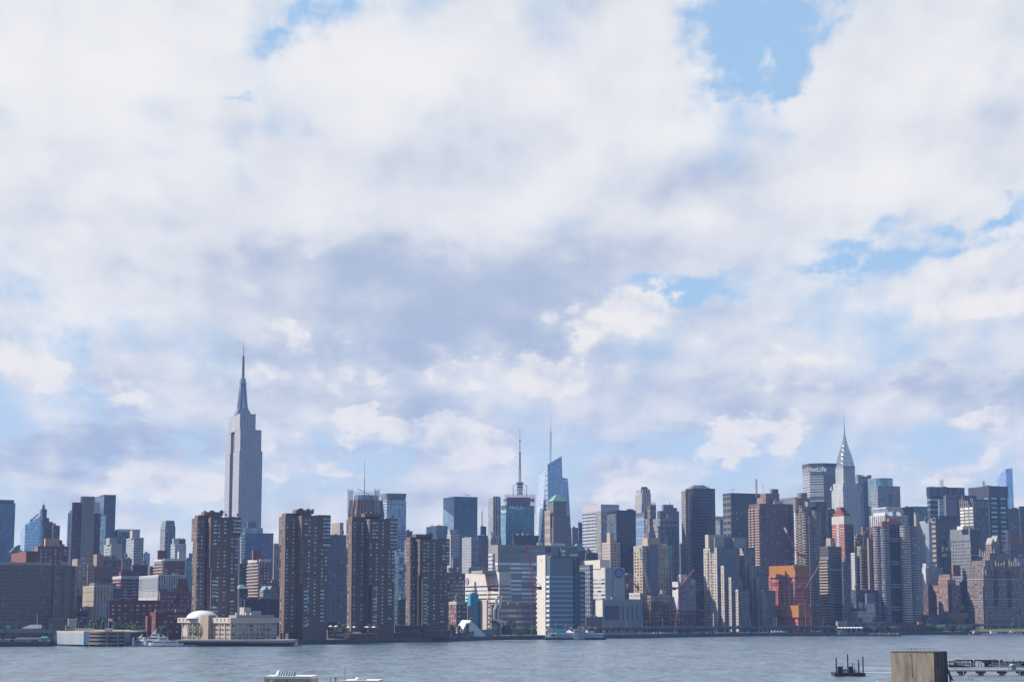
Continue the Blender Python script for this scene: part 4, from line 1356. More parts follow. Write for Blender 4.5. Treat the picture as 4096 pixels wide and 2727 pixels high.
tower('pink brown apartment slab with cream balcony edges and a stepped roof house', 2995, 3040, 3172, 2017, 2200, style(wall=(.125, .075, .07), glass=(.06, .06, .08), bw=3.4, fh=3.1, wf=.62, hf=.5, blind=.18),
      [(3027, 3062, 3076, 1988, 4, blank((.26, .165, .13)), 'pink_roof_house'), (3040, 3064, 3117, 1972, 12, fins((.22, .18, .14), (.10, .08, .07), 3, .4, blind=0), 'ribbed_roof_house'), (3080, 3088, 3113, 1955, 16, blank((.16, .13, .11)), 'tank_house'), (3093, 3104, 3132, 2004, 2, blank((.45, .44, .44)), 'white_roof_box'), (3158, 3160, 3174, 2025, -1.5, grid((.07, .06, .075), 3.4, 3.1, .7, .55), 'dark_end_bay')], 'apartment_tower', clutter=False)
Bk = BUILT[-1]
for k in range(62):
    z = Bk.h - 6 - 3.1 * k
    if z > 40:
        b = MB()
        for (ya, yb) in ((.02, .40), (.50, .72), (.80, .98)):
            b.box(-1.5, .2, Bk.Wd * ya, Bk.Wd * yb, z, z + 1.4)
        b.build('balcony', plain('balcony_pink', (.46, .31, .235)), Bk.root)
b = MB()
h = Bk.z(1960, 10)
x = Bk.sx(3046, 1960)
b.truss((x, 12, h - 8), (x, 12, Bk.z(1915, 10)), 1.6, 9, .16)
x = Bk.sx(3073, 1960)
b.bar((x, 12, h - 8), (x, 12, Bk.z(1932, 10)), .2)
b.build('roof_mast', MAST, Bk.root)
tower('wide grey tower top with a flat roof behind the pink brown slab', 3110, 3178, 3215, 1990, 2950, style(wall=(.16, .17, .19), glass=(.11, .12, .14), bw=60, fh=6, wf=1.01, hf=.4, blind=0), clutter=False)
tower('white gridded tower squeezed between pink brown slab and tan balconied tower', 3160, 3183, 3200, 2019, 2550, grid((.46, .46, .47), 3.4, 3.9, .45, .5),
      [(3158, 3184, 3200, 2018, -1, fins((.44, .44, .46), (.25, .25, .27), 3, .4, blind=0), 'ribbed_crown')], clutter=False)
Bk = BUILT[-1]
# the tan tower with scalloped balconies
B = Bld('apartment_tower', 'tan apartment tower with rounded balconies and round turrets on its roof', 'tower', 3185, 3234, 3313, 2025, 2050)
h = B.H - GROUND
TANM = facade((.24, .185, .14), (.06, .06, .07), .42, .5, .2)
b = MB()
b.box(0, B.sx(3275), 0, B.Wd, 0, B.z(2062), 3, 3.0)
b.build('wall', TANM, B.root)
b = MB()
b.box(-1, B.sx(3262), 8, B.Wd - 2, 0, B.z(2022), 3, 3.0)
b.build('upper_shaft', TANM, B.root)
b = MB()
b.box(B.sx(3275), B.L, 4, 30, 0, B.z(2005, 6), 3, 3.0)
b.build('brown_wing', facade((.115, .09, .08), (.06, .06, .075), .5, .5, .15), B.root)
for yy, zt in ((B.Wd * .22, B.z(2050)), (B.Wd * .50, B.z(2020)), (B.Wd * .74, B.z(1995))):
    b = MB()
    b.lathe(0, yy, [(4.6, 0), (4.6, zt)], 14, fh=3.0)
    b.build('balcony_stack', facade((.30, .23, .17), (.05, .045, .05), 1.01, .55, .1), B.root)
xb = B.sx(3266)
b = MB()
b.lathe(xb, 1, [(5.2, 0), (5.2, B.z(2040))], 16, fh=3.0)
b.build('round_bay', facade((.20, .155, .125), (.06, .06, .075), 1.01, .5, .15), B.root)
for px_, zt, r_ in ((3243, 1970, 5.6), (3222, 1990, 4.5), (3262, 1992, 3.6)):
    b = MB()
    x = B._solve(px_, 1985, B.b)
    b.lathe(x, 18, [(r_, h - 4), (r_, B.z(zt, 8))], 14)
    b.build('round_turret', plain('turret_tan', (.21, .165, .13)), B.root)
b = MB()
b.box(B.sx(3240), B.sx(3275), 5, 14, h, B.z(2005, 4))
b.build('plant_house', plain('turret_grey', (.26, .26, .27)), B.root)
tower('teal black glass slab behind the tan balconied tower', 3305, 3310, 3340, 2038, 2320, curtain((.03, .055, .075), 3, 3.6, .4, gvar=.8), name='glass_block', clutter=False)
tower('brown apartment tower with striped tan balcony end and a plain tan roof box', 3278, 3313, 3366, 2190, 1965, style(wall=(.085, .065, .065), glass=(.04, .04, .055), bw=60, fh=3.0, wf=1.01, hf=.5, blind=.1),
      [(3304, 3322, 3338, 2151, 6, blank((.36, .26, .19)), 'tan_roof_box'), (3282, 3313, 3358, 2184, 3, blank((.10, .095, .10)), 'plant_storey')], 'apartment_tower', clutter=False)
Bk = BUILT[-1]
for k in range(31):
    z = Bk.h - 15 - 3.0 * k
    if z > 6:
        b = MB()
        b.box(-1.2, .2, .5, Bk.Wd - .5, z, z + 1.35)
        b.build('balcony', plain('balcony_tan', (.38, .29, .20)), Bk.root)
tower('red brick tower with a white band, a white window stripe and a stepped red crown', 3328, 3376, 3412, 2062, 2150, style(wall=(.13, .055, .06), glass=(.06, .06, .08), bw=60, fh=3.1, wf=1.01, hf=.35, blind=.1),
      [(3332, 3374, 3400, 2051, 4, blank((.25, .07, .055)), 'crown_base'), (3340, 3367, 3388, 2040, 7, blank((.25, .07, .055)), 'crown_middle'), (3345, 3362, 3380, 2027, 10, blank((.25, .07, .055)), 'crown_top')], 'apartment_tower', clutter=False, parapet=False)
Bk = BUILT[-1]
h = Bk.h
b = MB()
b.box(-.3, .2, -.3, Bk.Wd, 5, h - 9.6, 60, 3.1)
b.build('red_end_wall', facade((.30, .085, .07), (.45, .30, .26), 1.01, .22, 0), Bk.root)
b = MB()
b.box(-.6, Bk.L + .3, -.6, Bk.Wd, h - 9.5, h - .2)
b.build('white_band', plain('band_white', (.50, .45, .38)), Bk.root)
b = MB()
b.box(-.7, .0, Bk.Wd * .40, Bk.Wd * .60, 20, h - 9.5, 2.5, 3.1)
b.build('white_window_stripe', facade((.55, .53, .50), (.06, .07, .09), .6, .5, .2), Bk.root)
# beige stepped riverside slabs
RT = punch((.47, .405, .33), 3.3, 2.9, .42, .48, bw2=4.2, gmat=GLASS_D, skirt=2)
RTF = style(wall=(.125, .12, .135), glass=(.06, .085, .12), bw=4.2, fh=2.9, wf=.66, hf=.6, blind=.22, gm=.25)
tower('beige stepped apartment slab by the highway with a wall of small square windows', 2815, 2868, 2958, 2190, 1935, RTF,
      [(2820, 2833, 2898, 2137, 8, blank((.42, .36, .30)), 'beige_roof_house'), (2846, 2858, 2898, 2150, 4, blank((.34, .30, .26)), 'plant_box'), (2896, 2900, 2985, 2146, 6, blank((.14, .14, .16)), 'glazed_roof_house'), (2930, 2934, 2985, 2151, 3, blank((.30, .275, .25)), 'right_plant_box')], 'apartment_slab', 'apartments', parapet=False, clutter=False, maxd=60)
Bk = BUILT[-1]
h = Bk.h
o = MB()
o.box(-.4, .1, 0, Bk.Wd, 0, h)
o.build('beige_end_wall', plain('beige_brick', (.47, .405, .33)), Bk.root)
put_windows(Bk.root, [c for c in cells_front(1, Bk.Wd - 1, -.42, 3, h - 1, 4.2, 2.9, .42, .46, 1)], GLASS_D)
for k in range(2):
    b = MB()
    yy = Bk.Wd * (.36, .62)[k]
    b.box(-1.0, -.4, yy, yy + 3.2, 2, h - 2, 3.2, 2.9)
    b.build('balcony_stack', facade((.16, .14, .13), (.40, .34, .28), 1.01, .42, 0), Bk.root)
steps = [(2867, 2896, 2950, 2264, -6), (2896, 2925, 2970, 2311, -11), (2922, 2953, 2998, 2359, -16),
         (2955, 2982, 3020, 2189, 14), (2975, 3010, 3053, 2264, 9), (3006, 3035, 3075, 2311, 4), (3028, 3056, 3105, 2360, -2)]
for i, (xl, xc, xr, yt, dd) in enumerate(steps):
    zt = at(xc, yt, 1935 + dd).z - GROUND
    pos = at(xc, yt, 1935 + dd)
    rel = pos - Bk.P
    x0, y0 = rel.x * Bk.b.x + rel.y * Bk.b.y, rel.x * Bk.a.x + rel.y * Bk.a.y
    wd = (xr - xc) / F * 1935 / .92
    dp = min(24, (xc - xl) / F * 1935 / .40)
    b = MB()
    b.box(x0, x0 + wd, y0, y0 + dp, 0, zt, 4.2, 2.9)
    b.build('stepped_wing', facade(RTF['wall'], RTF['glass'], .66, .6, .22, .25), Bk.root)
    b = MB()
    b.box(x0 - .4, x0 + .05, y0 - .2, y0 + dp, 0, zt + .8)
    b.build('wing_end_wall', plain('beige_brick', (.47, .405, .33)), Bk.root)
    put_windows(Bk.root, cells_front(y0 + .6, y0 + dp - .6, x0 - .42, 3, zt - 1, 4.0, 2.9, .42, .46, 1), GLASS_D, cap=40)
    if i < 3:
        b = MB()
        b.box(x0 - 1.0, x0 - .4, y0 + dp * .72, y0 + dp * .94, 2, zt - 2, 3, 2.9)
        b.build('balcony_stack', facade((.16, .14, .13), (.40, .34, .28), 1.01, .42, 0), Bk.root)
# behind the highway
tower('white walk up block with a stair tower between cranes', 2516, 2560, 2592, 2374, 1950, grid((.46, .44, .41), 4, 4, .45, .4),
      [(2560, 2564, 2582, 2346, 3, blank((.5, .48, .46)), 'stair_tower')], 'house', 'house')
tower('tan brick walk up with arched top windows behind the steel frame', 2590, 2606, 2680, 2385, 1930, grid((.30, .235, .17), 3.6, 4, .45, .5),
      [(2640, 2648, 2664, 2358, 3, blank((.32, .26, .20)), 'stair_tower')], 'apartment_block')
tower('tan flats with long roof terraces below the hotel tower', 2555, 2572, 2668, 2326, 2080, grid((.26, .21, .165), 4, 3.2, .55, .45), name='apartment_block')
tower('white painted blank sided building right of the steel frame', 2689, 2712, 2716, 2330, 1930, blank((.56, .55, .55)), name='concrete_block', cat='block', clutter=False)
tower('grey blue rendered block with few windows behind the leaning red crane', 2712, 2716, 2782, 2336, 1935, grid((.19, .195, .23), 9, 6, .3, .3),
      [(2708, 2722, 2748, 2296, 8, blank((.52, .5, .47)), 'white_roof_house'), (2760, 2764, 2782, 2316, 6, blank((.36, .3, .24)), 'tan_roof_house')], 'office_block', 'office block')
tower('maroon brick block with small green domes beside the beige stepped slab', 2776, 2780, 2830, 2366, 1960, grid((.085, .05, .05), 4, 3.6, .3, .4), name='brick_block', cat='brick block', clutter=False)
Bk = BUILT[-1]
for i in range(3):
    b = MB()
    b.lathe(Bk.L * (.2 + .3 * i), 4, [(1.8, Bk.h), (1.8, Bk.h + 1.5), (1.2, Bk.h + 3), (0, Bk.h + 3.7)], 10)
    b.build('green_dome', plain('copper_green3', (.20, .33, .28)), Bk.root)
tower('brown brick flats with a red crane before them left of the hotel tower', 2480, 2492, 2540, 2302, 2150, grid((.20, .12, .095), 4, 3.4, .4, .45), name='apartment_block')
tower('mixed dark brick block low behind the cream hospital', 2484, 2490, 2530, 2360, 2050, grid((.12, .09, .085), 4, 3.4, .5, .45, blind=.4), name='apartment_block')

# ------------------------------------------------------------------ right edge: 42nd street and beyond
tower('dark grey tower with recessed notches and rooftop aerials behind the eagle crowned spire', 3412, 3432, 3484, 1906, 3150, fins((.24, .24, .25), (.09, .10, .13), 4, .5),
      [(3424, 3426, 3446, 1898, 6, blank((.3, .3, .32)), 'roof_house'), (3468, 3470, 3486, 1899, 2, blank((.12, .12, .15)), 'right_pylon'), (3455, 3457, 3473, 1925, -1, blank((.06, .065, .09)), 'slot_shade_strip')], clutter=False)  # shade of the notch put into a dark strip on the face
tower('gridded grey tower with a rounded green glass crown', 3481, 3510, 3600, 1942, 2900, grid((.24, .25, .26), 4.2, 4.4, .55, .55, glass=(.06, .09, .12)), clutter=False, parapet=False)
Bk = BUILT[-1]
h, h1 = Bk.h, Bk.z(1910)
b = MB()
cx_ = Bk.L * .47
n = 14
poly = [(cx_ + Bk.L * .42 * math.sin(math.pi * (i / n - .5)), 16 - 14 * math.cos(math.pi * (i / n - .5))) for i in range(n + 1)] + [(cx_ + Bk.L * .42, 30), (cx_ - Bk.L * .42, 30)]
b.prism(poly, h - 30, h1, 2.4, 40)
b.build('green_glass_crown', facade((.18, .26, .27), (.13, .23, .26), .8, .9, gm=.4, gvar=.2), Bk.root)
b = MB()
b.box(Bk.L * .55, Bk.L * .72, -3, 6, 0, h - 12, 4, 4.4)
b.build('front_pier', facade((.22, .22, .24), (.06, .09, .12), .5, .5, .2), Bk.root)
# white tower with round ornaments and rooftop dishes
tower('white deco tower with big round crown ornaments and rooftop satellite dishes', 3478, 3540, 3632, 2062, 2250, fins((.47, .46, .42), (.07, .08, .10), 4.2, .45),
      [(3485, 3552, 3618, 2040, 4, curtain((.16, .22, .22), 6, 10, .2), 'glazed_crown')], 'office_tower', clutter=False)
Bk = BUILT[-1]
b = MB()
h, h1 = Bk.z(2040, 4), Bk.z(2031, 4)
x0, x1 = Bk._solve(3553, 2040, Bk.b) + 1, Bk._solve(3616, 2040, Bk.b)
for i in range(13):
    x = x0 + (x1 - x0) * i / 12
    b.bar((x, 3.5, h - 4), (x, 3.5, h1), .45, 6)
for i in range(12):
    y = 5 + Bk.Wd * i / 13
    b.bar((x0 - 1, y, h - 4), (x0 - 1, y, h1), .45, 6)
b.box(x0 - 1.5, x1, 3, 5, h1, h1 + 1.2)
b.box(x0 - 1.5, x0 + .5, 5.1, Bk.Wd, h1, h1 + 1.2)
b.build('white_roof_truss', plain('truss_white', (.62, .62, .62)), Bk.root)
for i in range(7):
    b = MB()
    b.lathe(0, 0, [(0, 0), (1.9, 0), (1.9, .8), (1.1, .8), (0, .4)], 14)
    o = b.build('round_ornament', plain('truss_white', (.62, .62, .62)), Bk.root)
    o.rotation_euler = (R(90), 0, R(-90))
    o.location = (x0 - 2.2, 6 + (Bk.Wd - 8) * i / 7, h - 4)
for px_ in (3557, 3589):
    b = MB()
    b.lathe(0, 0, [(0, 0), (1.7, .3), (2.9, 1.1), (3.2, 1.7)], 16)
    b.bar((0, 0, 0), (0, -1, -4), .3)
    o = b.build('satellite_dish', plain('dish_white', (.72, .72, .72)), Bk.root)
    o.rotation_euler = (R(60), 0, R(-20))
    o.location = (Bk.sx(px_, 2058), -2, Bk.z(2057))
tower('brown brick tower with a reddish roof turret behind the cream balconied slab', 3442, 3453, 3486, 2133, 2140, grid((.20, .125, .105), 4, 3.4, .5, .5),
      [(3445, 3450, 3476, 2106, 4, blank((.30, .17, .13)), 'brick_turret')], 'apartment_tower')
tower('dark brick flats with white window bars left of the red brick roofed towers', 3416, 3428, 3452, 2144, 2080, style(wall=(.15, .10, .09), glass=(.4, .38, .35), bw=60, fh=3.2, wf=1.01, hf=.3, blind=.2), name='apartment_tower')
tower('slim white tower with a grid of small windows', 3399, 3418, 3426, 2214, 2040, grid((.52, .50, .47), 3.4, 3.1, .4, .45, glass=(.10, .10, .11)), name='apartment_tower', clutter=False)
tower('cream and brown slab with rounded balcony stacks left of the twin scalloped towers', 3418, 3442, 3478, 2188, 2040, style(wall=(.33, .28, .21), glass=(.08, .075, .07), bw=6, fh=3.0, wf=.5, hf=.5, blind=.2), name='apartment_tower', clutter=False)
Bk = BUILT[-1]
for i in range(3):
    b = MB()
    b.lathe(Bk.L * (.1 + .4 * i), 0, [(2.6, 0), (2.6, Bk.h - 2)], 12, fh=3.0)
    b.build('balcony_stack', facade((.30, .26, .20), (.05, .05, .05), 1.01, .5, .1), Bk.root)
tower('tall plain tan slab behind the cream balconied slab', 3468, 3474, 3504, 2158, 2030, grid((.30, .235, .17), 8, 3.0, .15, .5), name='apartment_tower', clutter=False)
tower('dark loft building with stepped grey roofs below the cream balconied slab', 3405, 3424, 3510, 2362, 2000, grid((.055, .055, .075), 4, 3.6, .4, .4),
      [(3460, 3466, 3500, 2372, -8, blank((.15, .17, .22)), 'grey_step')], 'loft_building')
tower('dark narrow block rising behind the white corner house', 3368, 3372, 3400, 2250, 1960, grid((.05, .05, .065), 3, 3.2, .5, .5, glass=(.10, .13, .16)), name='apartment_tower', clutter=False)
# white corner house with a green dome
tower('white stone corner house with tall windows, a dark cornice and a green dome', 3390, 3431, 3502, 2437, 1965, punch((.50, .45, .42), 3.2, 4.6, .36, .5, bw2=4.2, gmat=GLASS_D, skirt=2),
      [(3388, 3431, 3466, 2432, -.5, blank((.08, .09, .09)), 'dark_cornice'), (3432, 3436, 3450, 2408, 4, blank((.42, .36, .33)), 'left_roof_house'), (3455, 3462, 3500, 2412, 5, blank((.5, .45, .41)), 'right_roof_house')], 'corner_house', 'house', clutter=False, parapet=False, maxd=40)
Bk = BUILT[-1]
h = Bk.h
b = MB()
b.lathe(1.5, Bk.Wd - 7, [(2.6, h), (2.6, h + 2), (2.4, h + 4), (1.6, h + 6.2), (0.5, h + 7.4), (0, h + 8.4)], 12)
b.build('green_dome', plain('copper_green3', (.20, .33, .28)), Bk.root)
# teal office low
tower('low teal glass block with small roof cranes left of the black slab with aerials', 3600, 3660, 3712, 2027, 2900, curtain((.04, .08, .10), 3, 4, .5),
      [(3664, 3666, 3700, 2026, 2, curtain((.08, .13, .15), 3, 4, .6), 'front_bay')], 'glass_block')
tower('cream stone turret top in front of the low teal block', 3655, 3664, 3686, 2062, 2600, grid((.34, .30, .255), 3, 4, .3, .4),
      [(3656, 3660, 3676, 2048, 3, None, 'upper_turret')], 'stone_tower', clutter=False)
tower('pale blue white tower with a folded front of vertical window strips', 3678, 3701, 3726, 2088, 2250, fins((.40, .42, .46), (.17, .20, .26), 2.6, .4), name='apartment_tower', clutter=False)
Bk = BUILT[-1]
b = MB()
x = Bk.L * .25
b.prism([(-.5, -.3), (x, -4), (x + 2, -.3)], 0, Bk.h - 1, 3, 4)
b.build('folded_bay', plain('fold_white', (.50, .51, .53)), Bk.root)
tower('brown office slab with tan striped end and a darker top block', 3713, 3744, 3832, 2078, 2300, style(wall=(.07, .062, .065), glass=(.04, .042, .055), bw=60, fh=3.9, wf=1.01, hf=.4, blind=.05),
      [(3752, 3757, 3828, 2062, 4, blank((.06, .06, .075)), 'top_block'), (3722, 3728, 3744, 2073, 3, blank((.34, .29, .24)), 'tan_corner')], clutter=False)
Bk = BUILT[-1]
for k in range(40):
    z = Bk.h - 4 - 5.9 * k
    if z > 40:
        b = MB()
        b.box(-1.0, .2, .3, Bk.Wd - .3, z, z + 3.2)
        b.build('tan_floor_band', plain('balcony_tan2', (.34, .275, .215)), Bk.root)
tower('black office slab with pale glass upper storeys and a lattice mast on top', 3707, 3719, 3856, 1949, 2700, style(wall=(.02, .025, .035), glass=(.17, .23, .27), bw=60, fh=7, wf=1.01, hf=.42, gm=.3, blind=.3),
      [(3706, 3719, 3857, 1946, -.6, fins((.018, .02, .03), (.03, .035, .05), 2.2, .5), 'black_crown'), (3752, 3756, 3797, 2000, -14, grid((.40, .40, .41), 3.4, 4, .55, .55), 'white_gridded_wing')], clutter=False)
Bk = BUILT[-1]
h = Bk.h
b = MB()
b.box(-.9, Bk.L + .3, -.9, Bk.Wd, h - 12, h + .8, 2.2, 50)
b.build('black_plant_crown', facade((.018, .02, .03), (.03, .035, .05), .5, .96), Bk.root)
b = MB()
x = Bk.sx(3782, 1945)
b.truss((x, 10, h), (x, 10, h + 13), 4, 5, .25)
b.build('lattice_mast', plain('mast_pale', (.45, .47, .5)), Bk.root)
tower('blank grey concrete slab with three square openings near its top', 3780, 3782, 3850, 1978, 2450, blank((.19, .185, .20)), clutter=False, parapet=False)
Bk = BUILT[-1]
h = Bk.h
for px_ in (3797, 3805, 3813):
    b = MB()
    x = Bk.sx(px_, 1993)
    z = Bk.zx(px_, 1993)
    b.box(x - 1.0, x + 1.0, -.25, .1, z - 1.0, z + 1.0)
    b.build('square_opening', plain('opening_dark', (.03, .03, .04), .3), Bk.root)
b = MB()
b.box(Bk.sx(3828, 1980), Bk.L + .2, -.6, 30, 0, h + .4)
b.build('dark_side_wall', plain('slab_dark', (.10, .095, .105)), Bk.root)
tower('office tower with a sunlit white gridded end and dark ribbed front', 3839, 3893, 3952, 1998, 2350, fins((.075, .075, .09), (.05, .06, .08), 2.2, .5, blind=.1),
      [(3845, 3850, 3905, 1980, 8, fins((.05, .055, .07), (.09, .10, .12), 3, .4, blind=0), 'roof_plant')], clutter=False)
Bk = BUILT[-1]
h = Bk.h
b = MB()
b.box(-.6, .1, 0, Bk.Wd, 0, h - 8.5, 9, 4.1)
b.build('white_gridded_end', facade((.13, .12, .115), (.60, .56, .48), .78, .52, .2, gvar=.35, gr=.5), Bk.root)
b = MB()
b.box(-.6, Bk.L + .2, -.4, Bk.Wd, h - 8.5, h - 2.5, 4, 12)
b.box(-.8, .2, 0, Bk.Wd, h - 2.5, h + 1.5, 4, 40)
b.build('louvred_crown', facade((.30, .28, .27), (.04, .045, .06), .72, .9, 0), Bk.root)
tower('black banded tower with green tinted windows under a tall dark crown', 3874, 3955, 4028, 1946, 2500, style(wall=(.022, .026, .034), glass=(.17, .24, .25), bw=17, fh=6.2, wf=.62, hf=.42, gm=.3, blind=.3, gvar=.6), clutter=False)
Bk = BUILT[-1]
h = Bk.h
b = MB()
b.box(-.8, Bk.L + .8, -.8, Bk.Wd, h - 14, h + 1, 2.6, 30)
b.build('dark_crown', facade((.05, .055, .07), (.03, .035, .045), .5, .95, 0), Bk.root)
b = MB()
x = Bk.sx(3953, 1940)
b.truss((x, 10, h), (x, 10, h + 8), 2, 4, .2)
b.bar((x + 6, 12, h), (x + 6, 12, h + 6), .2)
b.build('roof_mast', MAST, Bk.root)
tower('grey gridded office slab with a white rooftop shed', 3801, 3880, 3920, 2117, 2100, style(wall=(.20, .20, .205), glass=(.055, .06, .075), bw=3.0, fh=3.7, wf=.55, hf=.62, blind=.15), clutter=False)
Bk = BUILT[-1]
h = Bk.h
b = MB()
b.box(.4, Bk.L, -.4, .1, 0, h - 1, 60, 3.7)
b.build('dark_front', facade((.025, .03, .042), (.045, .052, .07), 1.01, .45, .05), Bk.root)
b = MB()
b.box(-.4, .2, 0, Bk.Wd, h - 12, h + 1, 2.5, 40)
b.build('ribbed_crown', facade((.21, .21, .22), (.13, .13, .14), .35, .97, 0), Bk.root)
b = MB()
b.box(-6, 8, 5, 16, h, h + 4)
b.build('white_roof_shed', plain('shed_white', (.6, .59, .56)), Bk.root)
tower('cream stepped block tucked left of the grey gridded slab', 3778, 3795, 3808, 2157, 2300, grid((.46, .37, .24), 4, 4, .4, .5),
      [(3786, 3796, 3806, 2132, 4, None, 'middle_step'), (3798, 3802, 3812, 2108, 8, blank((.27, .24, .22)), 'top_step'), (3774, 3790, 3808, 2192, -3, grid((.19, .17, .165), 4, 4, .5, .4), 'grey_base')], 'stone_tower', clutter=False, parapet=False)
tower('black low block with a pale green lit panel near its top', 3764, 3769, 3804, 2208, 2150, curtain((.015, .018, .026), 3, 4, .5), name='office_block', cat='office block')
Bk = BUILT[-1]
b = MB()
b.box(Bk.sx(3770, 2220), Bk.sx(3787, 2220), -.4, .1, Bk.zx(3778, 2226), Bk.zx(3778, 2213))
b.build('green_panel', plain('panel_green', (.38, .52, .47)), Bk.root)
tower('white and blue ribbed block with cooling boxes on its roof', 3692, 3706, 3772, 2272, 2140, fins((.36, .39, .43), (.16, .22, .29), 2.2, .4),
      [(3690, 3704, 3742, 2252, 6, blank((.40, .45, .50)), 'cooling_boxes'), (3688, 3702, 3713, 2268, -4, blank((.52, .52, .52)), 'white_bay')], 'office_block', 'office block', clutter=False)
# one tower far off with a curved glass top
B = Bld('glass_tower', 'far pale blue glass tower with a curved sweeping top', 'tower', 3985, 4024, 4051, 1905, 3900)
h, h1 = B.H - GROUND, B.zx(4045, 1871)
b = MB()
W_ = min(B.Wd, 60)
L = B.L
n = 8
def onez(x, y):
    t = max(0.0, min(1.0, y / W_))
    return h1 - (h1 - h) * .15 * (1 - x / L) - (h1 - h) * 1.2 * t ** 1.6
pl = [(0, 0), (L, 0), (L, W_)] + [(0, W_ - W_ * i / n) for i in range(n)]
b.prism(pl, 0, h, 2.4, 3.6, z1f=onez)
b.build('curtain_wall', facade((.22, .30, .42), (.26, .38, .58), .9, .85, .3, .5, .12, .4, gvar=.35), B.root)
tower('dark ribbed tower beside the curved glass tower', 4026, 4030, 4082, 2036, 2700, fins((.06, .065, .085), (.04, .05, .07), 5, .5, blind=.1), clutter=True)
tower('black blue slab with banded windows cut by the right edge of the picture', 4074, 4079, 4170, 2027, 2600, style(wall=(.03, .034, .05), glass=(.06, .08, .11), bw=60, fh=5, wf=1.01, hf=.4, gm=.2), clutter=False)
tower('half built tower with red painted steel floors and a hoist', 4016, 4022, 4092, 2172, 2300, style(wall=(.09, .07, .08), glass=(.035, .035, .045), bw=8, fh=4.2, wf=.8, hf=.7, blind=.05), name='unfinished_tower', parapet=False, clutter=False)
Bk = BUILT[-1]
h = Bk.h
b = MB()
for i in range(4):
    for j in range(7):
        x = Bk.L * j / 6
        b.box(x - .25, x + .25, -.2, .3, h, h + 9)
    z = h + 3 * i
    b.box(0, Bk.L, -.3, .4, z, z + .7)
    b.box(0, Bk.L, 8, 8.5, z, z + .7)
b.build('red_steel_frame', plain('steel_red', (.35, .07, .055)), Bk.root)
b = MB()
b.truss((2, -2, 0), (2, -2, h + 16), 3.4, 26, .25)
b.build('hoist_tower', plain('hoist_grey', (.22, .26, .28)), Bk.root)
tower('tan brick tower with bay windows cut by the right edge of the picture', 4058, 4064, 4150, 2262, 2120, punch((.22, .15, .11), 3.4, 3.1, .5, .5, gmat=GLASS_L),
      [(4058, 4061, 4140, 2229, 8, blank((.24, .27, .34)), 'grey_blue_roof_house')], 'apartment_tower', clutter=False)

# brick gothic towers on the bluff
def crenels(B, x0, x1, y, z, step=3.2, col=(.34, .29, .25), hgt=4.5):
    b = MB()
    n = max(2, int((x1 - x0) / step))
    for i in range(n + 1):
        x = x0 + (x1 - x0) * i / n
        hh = hgt * (1.0 if i % 3 else 1.7)
        b.box(x - .5, x + .5, y - .5, y + .6, z - 3, z + hh * .6)
        b.bar((x, y, z + hh * .6), (x, y, z + hh), .5, 4, .05)
    b.build('stone_pinnacles', plain('pinnacle_stone', col), B.root)


TU = punch((.165, .115, .095), 3.0, 3.0, .42, .46, bw2=3.2, gmat=GLASS_L, skirt=12)
tower('great brown brick gothic tower with pale stone pinnacles and a gabled crown', 3868, 3934, 4082, 2302, 2045, TU,
      [(3874, 3936, 4076, 2262, 2, grid((.19, .135, .11), 3.2, 3.2, .5, .5, blind=.5), 'first_setback'), (3886, 3940, 4066, 2240, 6, grid((.19, .14, .115), 3.2, 3.2, .5, .5, blind=.5), 'second_setback'),
       (3930, 3958, 4040, 2212, 12, grid((.20, .145, .12), 3.2, 3.2, .4, .5), 'third_setback'), (3942, 3965, 3998, 2172, 16, grid((.21, .15, .12), 3.2, 3.4, .35, .5), 'crown_tower')], 'brick_tower', clutter=False, maxd=60)
Bk = BUILT[-1]
h = Bk.h
b = MB()
b.box(-.5, Bk.L + .3, -.5, Bk.Wd, h - 4.2, h - 3.0)
b.box(-.5, Bk.L + .3, -.5, Bk.Wd, 34, 34.8)
b.build('stone_courses', plain('pinnacle_stone', (.34, .29, .25)), Bk.root)
for xa, xb in ((.25, .37), (.62, .74)):
    b = MB()
    b.box(Bk.L * xa, Bk.L * xb, -.35, .1, 26, h + 6)  # shade of the light wells painted as dark strips proud of the wall
    b.build('light_well_shade', plain('well_dark', (.045, .035, .042)), Bk.root)
crenels(Bk, 0, Bk.L * .24, .3, Bk.z(2290))
crenels(Bk, Bk.L * .38, Bk.L * .61, 2.5, Bk.z(2262), 3.0)
crenels(Bk, Bk.L * .75, Bk.L, 2.5, Bk.z(2255), 3.0)
crenels(Bk, Bk.L * .12, Bk.L * .5, 12.5, Bk.z(2215, 12), 3.0)
xg0, xg1 = Bk.sb(3964, 2172, 16), Bk.sb(3999, 2172, 16)
b = MB()
zg = Bk.z(2174, 10)
zp = Bk.z(2140, 10)
for (xa, xb, hh) in ((xg0, xg0 + (xg1 - xg0) * .48, zp - 2), (xg0 + (xg1 - xg0) * .5, xg1, zp)):
    xm = (xa + xb) / 2
    for (p0, p1) in (((xa, zg), (xm, hh)), ((xm, hh), (xb, zg))):
        b.face([(p0[0], 15.8, p0[1]), (p1[0], 15.8, p1[1]), (p1[0], 26, p1[1]), (p0[0], 26, p0[1])])
    b.face([(xa, 15.8, zg), (xb, 15.8, zg), (xm, 15.8, hh)])
b.build('gabled_crown', plain('gable_stone', (.36, .30, .26)), Bk.root)
b = MB()
for i in range(12):
    t = (i + .5) / 12
    b.box(Bk.L * t - .9, Bk.L * t + .9, -.5, .1, 1, 7)
b.build('stone_arcade', plain('arcade_stone', (.30, .255, .225)), Bk.root)
